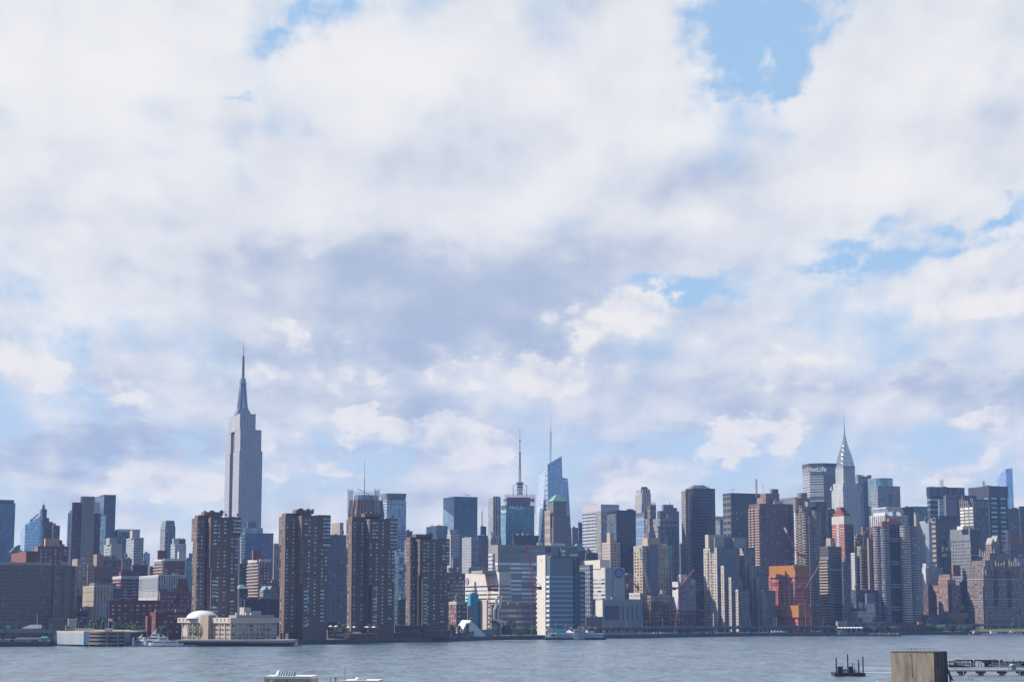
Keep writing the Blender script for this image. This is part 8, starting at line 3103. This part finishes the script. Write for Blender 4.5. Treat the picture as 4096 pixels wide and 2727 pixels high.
part('dark_crack', plain('crack_dark', (.03, .027, .025)), (W1 * .49, W1 * .502, -.05, .02, z1 * .3, z1 - .9), (W1 * .43, W1 * .505, -.05, .02, z1 - .9, z1 - .75))
rng = random.Random(4)
b = MB()
for i in range(34):
    x = W1 * rng.choice((.1, .22, .24, .27, .33, .45, .70, .80, .9)) + rng.uniform(-.9, .9)
    z = z1 * .38 + rng.uniform(-.5, 1.2) * (1 if i % 3 else 3)
    u_ = rng.uniform(.1, .45)
    b.box(x, x + (.06 if i % 2 else u_), -.03, .02, z, z + (u_ if i % 2 else .06))
b.build('spalled_patch', plain('spall_white', (.50, .46, .40)), T.root)
for q_ in (1.2, 4.6):
    part('steel_stanchion', plain('stanchion_grey', (.13, .12, .12), .7, .3, .8), (W1 + .01, W1 + .3, q_, q_ + .4, z1 * .3, z1 - .3))
part('rusty_plate', plain('rust_plate', (.20, .065, .03), .9, .45, .7), (W1 + .01, W1 + .2, 1.8, 5.4, -1, z1 * .55))
b = MB()
b.bar((W1, D1 - .3, z1 * .55), (W1 + 1.6, D1, z1 * .25), .5, 5, .25)
b.bar((W1 + 1, D1, z1 * .35), (W1 + 1.3, D1, -.6), .35, 5, .2)
b.bar((W1 + 1.4, D1, z1 * .26), (W1 + 2.1, D1, z1 * .20), .25, 5, .15)
b.build('torn_plating', plain('torn_dark', (.03, .026, .026)), T.root)
b = MB()
xa, xb, yr, zt = 3.4, 13.6, 6.0, z1 + 1.15
for i in range(8):
    x = xa + (xb - xa) * i / 7
    b.bar((x, yr, z1 + .2), (x, yr, zt), .05, 6)
b.bar((xa, yr, zt), (xb, yr, zt), .05, 6)
b.bar((xa, yr, zt - .45), (xb, yr, zt - .45), .04, 6)
b.bar((xa + .7, yr, zt + .25), (xa + 1.7, yr, z1 + .2), .05, 6)
b.build('pipe_railing', plain('rail_rust', (.13, .10, .095), .7), T.root)

# --- work pontoon with spuds
T = Free('work_pontoon', 'dark work pontoon with four tall spud piles floating in the river', 'pontoon', 3402, 718, base=0)
DK = plain('pontoon_black', (.022, .024, .032), .7, .2, 1.0)
k = 718 / F
X = lambda px: T.xy(px, 718, 2690)[0]
b = MB()
b.taper([(X(3342), 0), (X(3455), -2), (X(3458), 9), (X(3346), 11)], -.3, [(X(3338), -.3), (X(3459), -2.4), (X(3462), 9.4), (X(3343), 11.4)], 1.25)
b.build('hull', DK, T.root)
for px_, yt_, dd in ((3345, 2630, 3), (3391, 2615, 9), (3434, 2637, 2), (3452, 2625, 12)):
    b = MB()
    x = T.xy(px_, 718 + dd, 2660)[0]
    b.bar((x, dd, -1), (x, dd, T.z(px_, yt_, 718 + dd)), .28, 10)
    b.build('spud_pile', plain('spud_navy', (.035, .04, .065), .6), T.root)
for xa, xb in ((3354, 3371), (3397, 3412)):
    b = MB()
    z0, z1_ = 1.25, T.z(3360, 2665, 718)
    n = 4
    for i in range(n + 1):
        x = X(xa) + (X(xb) - X(xa)) * i / n
        b.box(x - .12, x + .12, .2, .5, z0, z1_)
    for kk in range(4):
        z = z0 + (z1_ - z0) * kk / 3
        b.box(X(xa), X(xb), .15, .5, z - .12, z + .12)
    b.box(X(xa), X(xb), .9, 2.4, z0, z1_ - .1)
    b.build('rack', DK, T.root)
b = MB()
for px_, w_ in ((3374, .35), (3412, .4), (3418, .4), (3440, .35)):
    x = X(px_)
    zt_ = T.z(px_, 2651, 718)
    b.bar((x, 4, 1.2), (x, 4, zt_), .06)
    b.bar((x + .7, 4, 1.2), (x + .7, 4, zt_), .06)
    b.bar((x, 4, zt_), (x + .7, 4, zt_), .06)
b.build('ladder_frame', MAST, T.root)
b = MB()
rng = random.Random(9)
for i in range(26):
    x, y = rng.uniform(X(3373), X(3396)) if i % 2 else rng.uniform(X(3412), X(3432)), rng.uniform(2.5, 7)
    z = rng.uniform(1.3, 3.0)
    s = rng.uniform(.2, .5)
    b.box(x - s, x + s, y - s, y + s, z - .25, z + .25)
b.build('tarpaulin_heap', plain('tarp_pale', (.40, .40, .40), .8, .3, 1.0), T.root)
for (xa, xb, yy, dd, lb) in ((3424, 3560, 2663, 0, 'far'), (3424, 3560, 2680, 0, 'near')):
    D = CAMH * F / (yy - HOR) * .995
    T2 = Free('floating_boom', lb + ' one of two thin white floating booms from the pontoon to the concrete block', 'boom', xa, D, base=0)
    b = MB()
    b.bar((T2.xy(xa, D)[0], 0, .05), (T2.xy(xb + 20, D)[0], -D * .012, .05), .16, 6)
    b.build('boom_tube', plain('boom_white', (.48, .52, .55)), T2.root)

# --- ruined pier, new pier and promenade on the right
T = Free('ruined_pier', 'collapsing dark timber pier with sagging sandy deck slabs', 'pier', 3900, 838, base=0)
OLD = plain('old_timber', (.035, .03, .03), .95, .35, 1.2)
SAND = plain('sand_slab', (.40, .33, .23), .9, .2, .8)
b = MB()
X = lambda px, D=838: T.xy(px, D, 2655)[0]
b.box(X(3822), X(4012), 0, 5, 2.5, 3.0)
b.box(X(3940), X(4120), -1, 5, 1.8, 2.3)
b.prism([(X(3770), -1), (X(3878), -1), (X(3890), 5), (X(3770), 5)], -.3, 1.6, z1f=lambda x, y: 1.35 - 1.1 * max(0, (x - X(3800)) / (X(3890) - X(3800))))
b.prism([(X(3952), -1.5), (X(4130), -1.5), (X(4130), 5), (X(3952), 5)], .3, 1.5, z1f=lambda x, y: 1.45)
for px_ in (3893, 3900, 3946, 3958):
    b.box(X(px_) - .4, X(px_) + .4, 1, 2.2, -1, 2.6)
b.build('timber_deck', OLD, T.root)
b = MB()
b.prism([(X(3772), -1.4), (X(3826), -1.4), (X(3826), 4), (X(3772), 4)], 1.7, 2.6, z1f=lambda x, y: 2.7)
b.prism([(X(3826), -1.6), (X(3890), -1.6), (X(3886), 3), (X(3826), 3)], .9, 2.0, z1f=lambda x, y: 2.1 - .5 * (x - X(3826)) / (X(3890) - X(3826)))
b.prism([(X(3954), -1.8), (X(4080), -1.8), (X(4080), -1.5), (X(3954), -1.5)], .5, 1.2, z1f=lambda x, y: 1.0 + .3 * math.sin(x * 1.7))
b.build('sandy_slab', SAND, T.root)
b = MB()
rng = random.Random(2)
for i in range(44):
    x = rng.uniform(X(3774), X(4100))
    b.bar((x, rng.uniform(-1, 4), .2), (x + rng.uniform(-1.2, 1.2), rng.uniform(-1, 4), rng.uniform(2.3, 3.3)), .13, 5)
b.build('broken_timber', OLD, T.root)

T = Free('concrete_pier', 'slender pale concrete pier on dark paired pile caps', 'pier', 3940, 726, base=0)
X = lambda px, D=726: T.xy(px, D, 2680)[0]
zt = T.z(3940, 2678, 726)
b = MB()
b.box(X(3775), X(4180), 0, 4.5, zt - .55, zt)
b.build('deck', plain('pier_concrete', (.34, .325, .30), .85, .12, .6), T.root)
PC = plain('pile_cap_navy', (.04, .045, .065), .8)
for xa in (3762, 3837, 3913, 3998, 4075):
    b = MB()
    b.box(X(xa), X(xa + 30), .3, 4.2, zt - 1.3, zt - .56)
    for q_ in (.14, .38, .62, .86):
        x = X(xa) + (X(xa + 30) - X(xa)) * q_
        b.bar((x, 1 + 2 * (q_ > .5), -1), (x, 1 + 2 * (q_ > .5), zt - 1.3), .3, 8)
    b.build('pile_cap', PC, T.root)
for px_, yt_ in ((3794, 2640), (3895, 2640), (3998, 2641)):
    p = at(px_, yt_, 728)
    g = thing('pier_lamp', {3794: 'white pier lamp nearest the concrete block', 3895: 'white pier lamp in the middle of the pale pier', 3998: 'white pier lamp between the gap and the arched shelter'}[px_], 'lamp post', (p.x, p.y, zt), 0, 'white lamps on the pale pier')
    b = MB()
    b.bar((0, 0, 0), (0, 0, p.z - zt), .09, 8, .07)
    b.build('pole', plain('pole_white3', (.6, .6, .6), .5), g)
    b = MB()
    b.lathe(0, 0, [(.1, p.z - zt), (.26, p.z - zt + .15), (.2, p.z - zt + .4), (0, p.z - zt + .5)], 10)
    b.build('lamp_head', plain('head_white', (.7, .7, .7), .4), g)
T = Free('pier_shelter', 'small glass shelter with an arched white roof on the pale pier', 'shelter', 4048, 727, base=zt)
b = MB()
n = 8
for i in range(n):
    a0, a1 = -1 + 2 * i / n, -1 + 2 * (i + 1) / n
    b.face([(a0 * 1.3, 0, 2.2 - .5 * a0 * a0), (a1 * 1.3, 0, 2.2 - .5 * a1 * a1), (a1 * 1.3, 2.5, 2.2 - .5 * a1 * a1), (a0 * 1.3, 2.5, 2.2 - .5 * a0 * a0)])
    b.face([(a0 * 1.3, 0, 2.08 - .5 * a0 * a0), (a1 * 1.3, 0, 2.08 - .5 * a1 * a1), (a1 * 1.3, 0, 2.2 - .5 * a1 * a1), (a0 * 1.3, 0, 2.2 - .5 * a0 * a0)])
b.build('arched_roof', plain('head_white', (.7, .7, .7), .4), T.root)
b = MB()
b.box(-.9, .9, .4, 2.2, 0, 1.8)
b.build('glass_box', plain('shelter_glass', (.16, .21, .28), .2), T.root)

T = Free('promenade', 'lower riverside promenade with a mesh railing at the bottom right', 'promenade', 3940, 672, base=0)
X = lambda px, D=672: T.xy(px, D, 2720)[0]
zp = T.z(3940, 2722, 672)
b = MB()
b.box(X(3778), X(4220), 0, 6, zp - .7, zp)
b.build('deck', plain('promenade_stone', (.42, .39, .33), .85, .12, .6), T.root)
b = MB()
for i in range(40):
    x = X(3784) + (X(4200) - X(3784)) * i / 39
    b.bar((x, 5.5, zp), (x, 5.5, zp + 1.1), .05, 5)
b.bar((X(3784), 5.5, zp + 1.1), (X(4200), 5.5, zp + 1.1), .045, 5)
b.bar((X(3784), 5.5, zp + .15), (X(4200), 5.5, zp + .15), .035, 5)
for i in range(160):
    x = X(3784) + (X(4200) - X(3784)) * i / 159
    b.bar((x, 5.5, zp + .15), (x, 5.5, zp + 1.1), .016, 4)
b.build('mesh_railing', plain('mesh_steel', (.33, .34, .35), .5), T.root)
for px_ in (3854, 4078):
    p = at(px_, 2676, 678)
    g = thing('pier_lamp', 'slim lamp with a short bent arm on the lower promenade, ' + ('left of the cyclist' if px_ < 4000 else 'near the right edge'), 'lamp post', (p.x, p.y, zp), 0, 'slim lamps on the lower promenade')
    b = MB()
    hh = p.z - zp
    b.bar((0, 0, 0), (0, 0, hh - .4), .08, 8, .06)
    b.build('pole', plain('pole_white3', (.6, .6, .6), .5), g)
    b = MB()
    b.bar((0, 0, hh - .4), (-.5, 0, hh + .2), .06, 6)
    b.build('bent_arm', MAST, g)
T = Free('white_platform', 'small white fenced platform left of the concrete block', 'platform', 3537, 640, base=0)
b = MB()
X = lambda px, D=640: T.xy(px, D, 2720)[0]
zq_ = T.z(3530, 2724, 640)
b.box(X(3512), X(3562), 0, 3, zq_ - .5, zq_)
b.build('deck', plain('pole_white3', (.6, .6, .6), .5), T.root)
b = MB()
for i in range(10):
    x = X(3514) + (X(3560) - X(3514)) * i / 9
    b.bar((x, .3, zq_), (x, .3, zq_ + 1.1), .04, 4)
b.bar((X(3514), .3, zq_ + 1.1), (X(3560), .3, zq_ + 1.1), .05, 4)
b.build('railing', plain('rail_pale2', (.42, .43, .42)), T.root)


# --- people: small figures, one continuous body each
def person(label, px, D, zb, pose, shirt, pants, rz=0.0):
    p = plan(px, D, 2690)
    g = thing('person', label, 'person', (p.x, p.y, zb), rz, 'people on the piers')
    J = {}
    if pose == 'sit':
        J = dict(hip=(0, 0, .48), chest=(-.06, 0, .95), neck=(-.03, 0, 1.08), head=(0, 0, 1.24),
                 kl=(.42, .12, .52), kr=(.42, -.12, .52), fl=(.45, .12, .06), fr=(.45, -.12, .06),
                 sl=(-.05, .2, .98), sr=(-.05, -.2, .98), el=(.08, .24, .72), er=(.08, -.24, .72), hl=(.3, .16, .62), hr=(.3, -.16, .62))
    elif pose == 'lean':
        J = dict(hip=(0, 0, .92), chest=(.18, 0, 1.32), neck=(.27, 0, 1.44), head=(.34, 0, 1.57),
                 kl=(.05, .1, .5), kr=(-.02, -.1, .5), fl=(.0, .12, .06), fr=(-.1, -.12, .06),
                 sl=(.2, .2, 1.36), sr=(.2, -.2, 1.36), el=(.4, .22, 1.14), er=(.4, -.22, 1.14), hl=(.6, .14, 1.08), hr=(.6, -.14, 1.08))
    else:
        J = dict(hip=(0, 0, .95), chest=(.02, 0, 1.36), neck=(.02, 0, 1.48), head=(.05, 0, 1.63),
                 kl=(.12, .1, .5), kr=(-.04, -.1, .5), fl=(.10, .1, .06), fr=(-.16, -.1, .06),
                 sl=(.0, .2, 1.40), sr=(.0, -.2, 1.40), el=(-.08, .27, 1.12), er=(.1, -.26, 1.13), hl=(.05, .28, .88), hr=(.28, -.22, .98))
    rad = dict(hip=.15, chest=.17, neck=.06, head=.11, kl=.075, kr=.075, fl=.05, fr=.05, sl=.075, sr=.075, el=.048, er=.048, hl=.036, hr=.036)
    order = list(J)
    idx = {k_: i for i, k_ in enumerate(order)}
    ed = [('hip', 'chest'), ('chest', 'neck'), ('neck', 'head'), ('hip', 'kl'), ('hip', 'kr'), ('kl', 'fl'), ('kr', 'fr'),
          ('chest', 'sl'), ('chest', 'sr'), ('sl', 'el'), ('sr', 'er'), ('el', 'hl'), ('er', 'hr')]
    vs = [J[k_] for k_ in order]
    es_ = [(idx[a], idx[b_]) for a, b_ in ed]
    rr_ = [rad[k_] for k_ in order]
    for s, f_ in (('kl', 'fl'), ('kr', 'fr')):          # feet
        q = J[f_]
        vs.append((q[0] + .17, q[1], .045)); rr_.append(.04); es_.append((idx[f_], len(vs) - 1))
    for h_ in ('hl', 'hr'):                             # palm, four fingers and thumb
        q = Vector(J[h_])
        e_ = Vector(J['e' + h_[1]])
        d = (q - e_).normalized()
        sd_ = d.cross(Vector((0, 0, 1))).normalized()
        vs.append(tuple(q + d * .07)); rr_.append(.034); es_.append((idx[h_], len(vs) - 1))
        pi = len(vs) - 1
        for kf, ln_ in ((-1.5, .07), (-.5, .085), (.5, .08), (1.5, .06)):
            vs.append(tuple(q + d * (.09 + ln_) + sd_ * .018 * kf - Vector((0, 0, .012)))); rr_.append(.009); es_.append((pi, len(vs) - 1))
        vs.append(tuple(q + d * .06 + sd_ * .06)); rr_.append(.010); es_.append((idx[h_], len(vs) - 1))
    me = bpy.data.meshes.new('body')
    me.from_pydata(vs, es_, [])
    o = bpy.data.objects.new('body', me)
    COL.objects.link(o)
    md = o.modifiers.new('Skin', 'SKIN')
    md2 = o.modifiers.new('Subdivision', 'SUBSURF')
    md2.levels = md2.render_levels = 1
    for i, r_ in enumerate(rr_):
        me.skin_vertices[0].data[i].radius = (r_, r_)
    me.skin_vertices[0].data[0].use_root = True
    dg = bpy.context.evaluated_depsgraph_get()
    me2 = bpy.data.meshes.new_from_object(o.evaluated_get(dg))
    bpy.data.objects.remove(o)
    o = bpy.data.objects.new('body', me2)
    COL.objects.link(o)
    o.parent = g
    sk = plain('skin', (.42, .25, .18), .6, .03)
    sh = plain('cloth_' + str(shirt), shirt, .9, .05)
    pa = plain('cloth_' + str(pants), pants, .9, .05)
    me2.materials.clear()
    for m_ in (sk, sh, pa):
        me2.materials.append(m_)
    hz_, nz_ = J['hip'][2], J['neck'][2]
    for pl_ in me2.polygons:
        c = pl_.center
        if c.z > nz_ - .02:
            pl_.material_index = 0
        elif c.z > hz_ + .04 and abs(c.y) < .25 and math.dist(c, J['hl']) > .16 and math.dist(c, J['hr']) > .16:
            pl_.material_index = 1
        elif math.dist(c, J['hl']) < .22 or math.dist(c, J['hr']) < .22:
            pl_.material_index = 0
        else:
            pl_.material_index = 2 if c.z < hz_ + .04 else 1
        pl_.use_smooth = True
    b = MB()
    hx, hy, hzz = J['head']
    b.lathe(hx - .02, hy, [(.118, hzz - .02), (.125, hzz + .04), (.09, hzz + .11), (0, hzz + .135)], 10)
    b.build('hair', plain('hair_dark', (.04, .03, .025), .8), g)
    return g
zt_p = zt
person('person in a pale top sitting on the pale pier left of the middle lamp', 3821, 728, zt_p, 'sit', (.45, .28, .22), (.30, .22, .18), R(-40))
person('person in dark clothes standing on the pale pier right of the sitting one', 3879, 728, zt_p, 'walk', (.06, .06, .08), (.22, .20, .12), R(200))
person('person in light clothes waiting beside the arched shelter', 4036, 728, zt_p, 'walk', (.35, .34, .30), (.10, .10, .12), R(10))
person('person in a white shirt bending over a bicycle on the lower promenade', 3864, 674, zp, 'lean', (.66, .66, .68), (.10, .10, .13), R(0))
person('person in a dark top standing behind the bicycle on the lower promenade', 3874, 675, zp, 'walk', (.07, .06, .07), (.38, .30, .24), R(170))
# bicycle
p = plan(3886, 673, 2715)
g = thing('bicycle', 'dark bicycle standing between two people on the lower promenade', 'bicycle', (p.x, p.y, zp), R(12))
for x in (-.52, .52):
    b = MB()
    n = 18
    for i in range(n):
        a0, a1 = 2 * math.pi * i / n, 2 * math.pi * (i + 1) / n
        b.bar((x + .34 * math.cos(a0), 0, .35 + .34 * math.sin(a0)), (x + .34 * math.cos(a1), 0, .35 + .34 * math.sin(a1)), .022, 5)
    for i in range(6):
        a0 = math.pi * i / 6
        b.bar((x - .33 * math.cos(a0), 0, .35 - .33 * math.sin(a0)), (x + .33 * math.cos(a0), 0, .35 + .33 * math.sin(a0)), .004, 4)
    b.build('wheel', plain('tyre', (.02, .02, .02), .9), g)
b = MB()
for a_, c_ in (((-.52, 0, .35), (-.05, 0, .33)), ((-.05, 0, .33), (.42, 0, .85)), ((-.20, 0, .88), (.40, 0, .80)), ((-.05, 0, .33), (-.20, 0, .95)), ((-.52, 0, .35), (-.18, 0, .85)), ((.52, 0, .35), (.40, 0, .98))):
    b.bar(a_, c_, .02, 6)
b.build('frame', plain('bike_frame', (.04, .04, .05), .4), g)
b = MB()
b.bar((.36, -.26, 1.0), (.36, .26, 1.0), .018, 6)
b.build('handlebar', plain('bike_bar', (.2, .2, .2), .4), g)
b = MB()
b.taper([(-.33, -.05), (-.07, -.03), (-.07, .03), (-.33, .05)], .93, [(-.33, -.07), (-.07, -.03), (-.07, .03), (-.33, .07)], .98)
b.build('saddle', plain('tyre', (.02, .02, .02), .9), g)
b = MB()
b.bar((.2, 0, 1.02), (1.1, 0, .98), .04, 6)
b.build('white_rod', plain('head_white', (.7, .7, .7), .4), g)

# --- white topped roof houses close by
def roof_house(name, label, xl, xc, xr, yt, D, skylight, wallc):
    B = Bld(name, label, 'roof house', xl, xc, xr, yt, D, rot=R(-4), base=2.0)
    H = B.z(yt)
    L, Wd = B.L, 4.2
    B.root.location.z = 2.0
    m, t, p = mat_new('rust_streaked_wall')
    pos = t.node('ShaderNodeTexCoord').outputs['Object']
    n2 = t.noise(t.vm('MULTIPLY', pos, (1.0, 1.0, .15)), 1.4, 5, .6)
    c = t.mix(t.smooth(n2, .35, .75), tuple(c_ * .78 for c_ in wallc), wallc)
    t.put(p.inputs['Base Color'], c)
    p.inputs['Roughness'].default_value = .85
    b = MB()
    b.box(0, L, 0, Wd, 0, H - .28)
    b.build('wall', m, B.root)
    b = MB()
    b.box(-.06, L + .06, -.06, Wd + .06, H - .27, H)
    b.build('white_coping', plain('coping_white', (.72, .71, .70), .7, .03), B.root)
    b = MB()
    for q_ in (.20, .48, .90):
        b.box(L * q_, L * q_ + .09, -.02, .03, H - 1.4 - q_ * .5, H - .28)
    b.build('rust_stain', plain('rust_stain', (.30, .15, .06), .9, .25, 1.5), B.root)
    s0, s1, hh, dep = skylight
    b = MB()
    xa, xb = L * s0, L * s1
    b.face([(xa, .9, H), (xb, .9, H), (xb - .05, .9 + dep, H + hh), (xa - .05, .9 + dep, H + hh)])
    b.face([(xb, .9, H), (xb, .9 + dep, H), (xb - .05, .9 + dep, H + hh)])
    b.build('skylight_glass', plain('skylight_glass', (.18, .26, .28), .15, .03), B.root)
    b = MB()
    b.prism([(xa - .25, .85), (xa, .85), (xa, .9 + dep), (xa - .25, .9 + dep)], H, H + hh, z1f=lambda x, y: H + .05 + hh * (y - .85) / dep)
    b.build('skylight_cheek', plain('coping_white', (.72, .71, .70), .7, .03), B.root)
    b = MB()
    for i in range(1, 7):
        x = xa + (xb - xa) * i / 6.5
        b.bar((x, .88, H + .03), (x, .9 + dep, H + hh + .03), .05)
    b.build('skylight_bar', plain('skylight_bar_green', (.50, .62, .52), .5), B.root)
    return B
B = roof_house('roof_house', 'cream rendered roof house with a white coping and a sloping glass skylight', 1036, 1058, 1244, 2703, 190, (.25, .60, .45, .9), (.46, .42, .31))
b = MB()
b.lathe(.9, -.25, [(.05, B.z(2703) - .75), (.24, B.z(2703) - .5), (.24, B.z(2703) - .42)], 12)
b.bar((1.0, -.2, B.z(2703) - 2.4), (1.0, -.2, B.z(2703) - .7), .04)
b.build('wall_lamp', plain('lamp_cream', (.5, .45, .34)), B.root)
roof_house('roof_house', 'low white roof house with a greenish hipped skylight to the right of the flue', 1368, 1372, 1507, 2720, 190, (.38, .62, .22, .8), (.60, .58, .54))
D = 190
p = at(1341, 2712, D)
g = thing('flue_pipe', 'short grey flue pipe with a dark cap between the two roof houses', 'flue', (p.x, p.y, 12))
b = MB()
b.bar((0, 0, 0), (0, 0, p.z - 12), .14, 14)
b.build('pipe', plain('flue_grey', (.45, .46, .46), .5, .05), g)
b = MB()
b.bar((0, 0, p.z - 12), (0, 0, p.z - 12 + .1), .12, 14)
b.build('cap', plain('cap_dark', (.06, .06, .07), .5), g)
p = at(1322, 2703, D)
g = thing('vent_pipe', 'thin dark vent pipe left of the flue', 'pipe', (p.x, p.y, 12))
b = MB()
b.bar((0, 0, 0), (0, 0, p.z - 12), .028, 8)
b.build('pipe', plain('cap_dark', (.06, .06, .07), .5), g)
p = at(1380, 2671, D)
g = thing('aerial_pole', 'tall thin rooftop aerial above the white roof house', 'aerial', (p.x, p.y, 12))
b = MB()
b.bar((0, 0, 0), (0, 0, p.z - 12), .02, 6)
b.bar((-.08, 0, p.z - 12), (.02, 0, p.z - 12.03), .02, 5)
b.build('pole', plain('pole_brown', (.13, .10, .08), .6), g)
T = Free('loft_roof', 'flat roofed brick loft below the roof houses', 'loft', 1250, 186, base=2)
b = MB()
b.box(-14, 16, 2, 22, 0, 12.2)
b.build('wall', plain('shed_brick', (.14, .08, .07)), T.root)
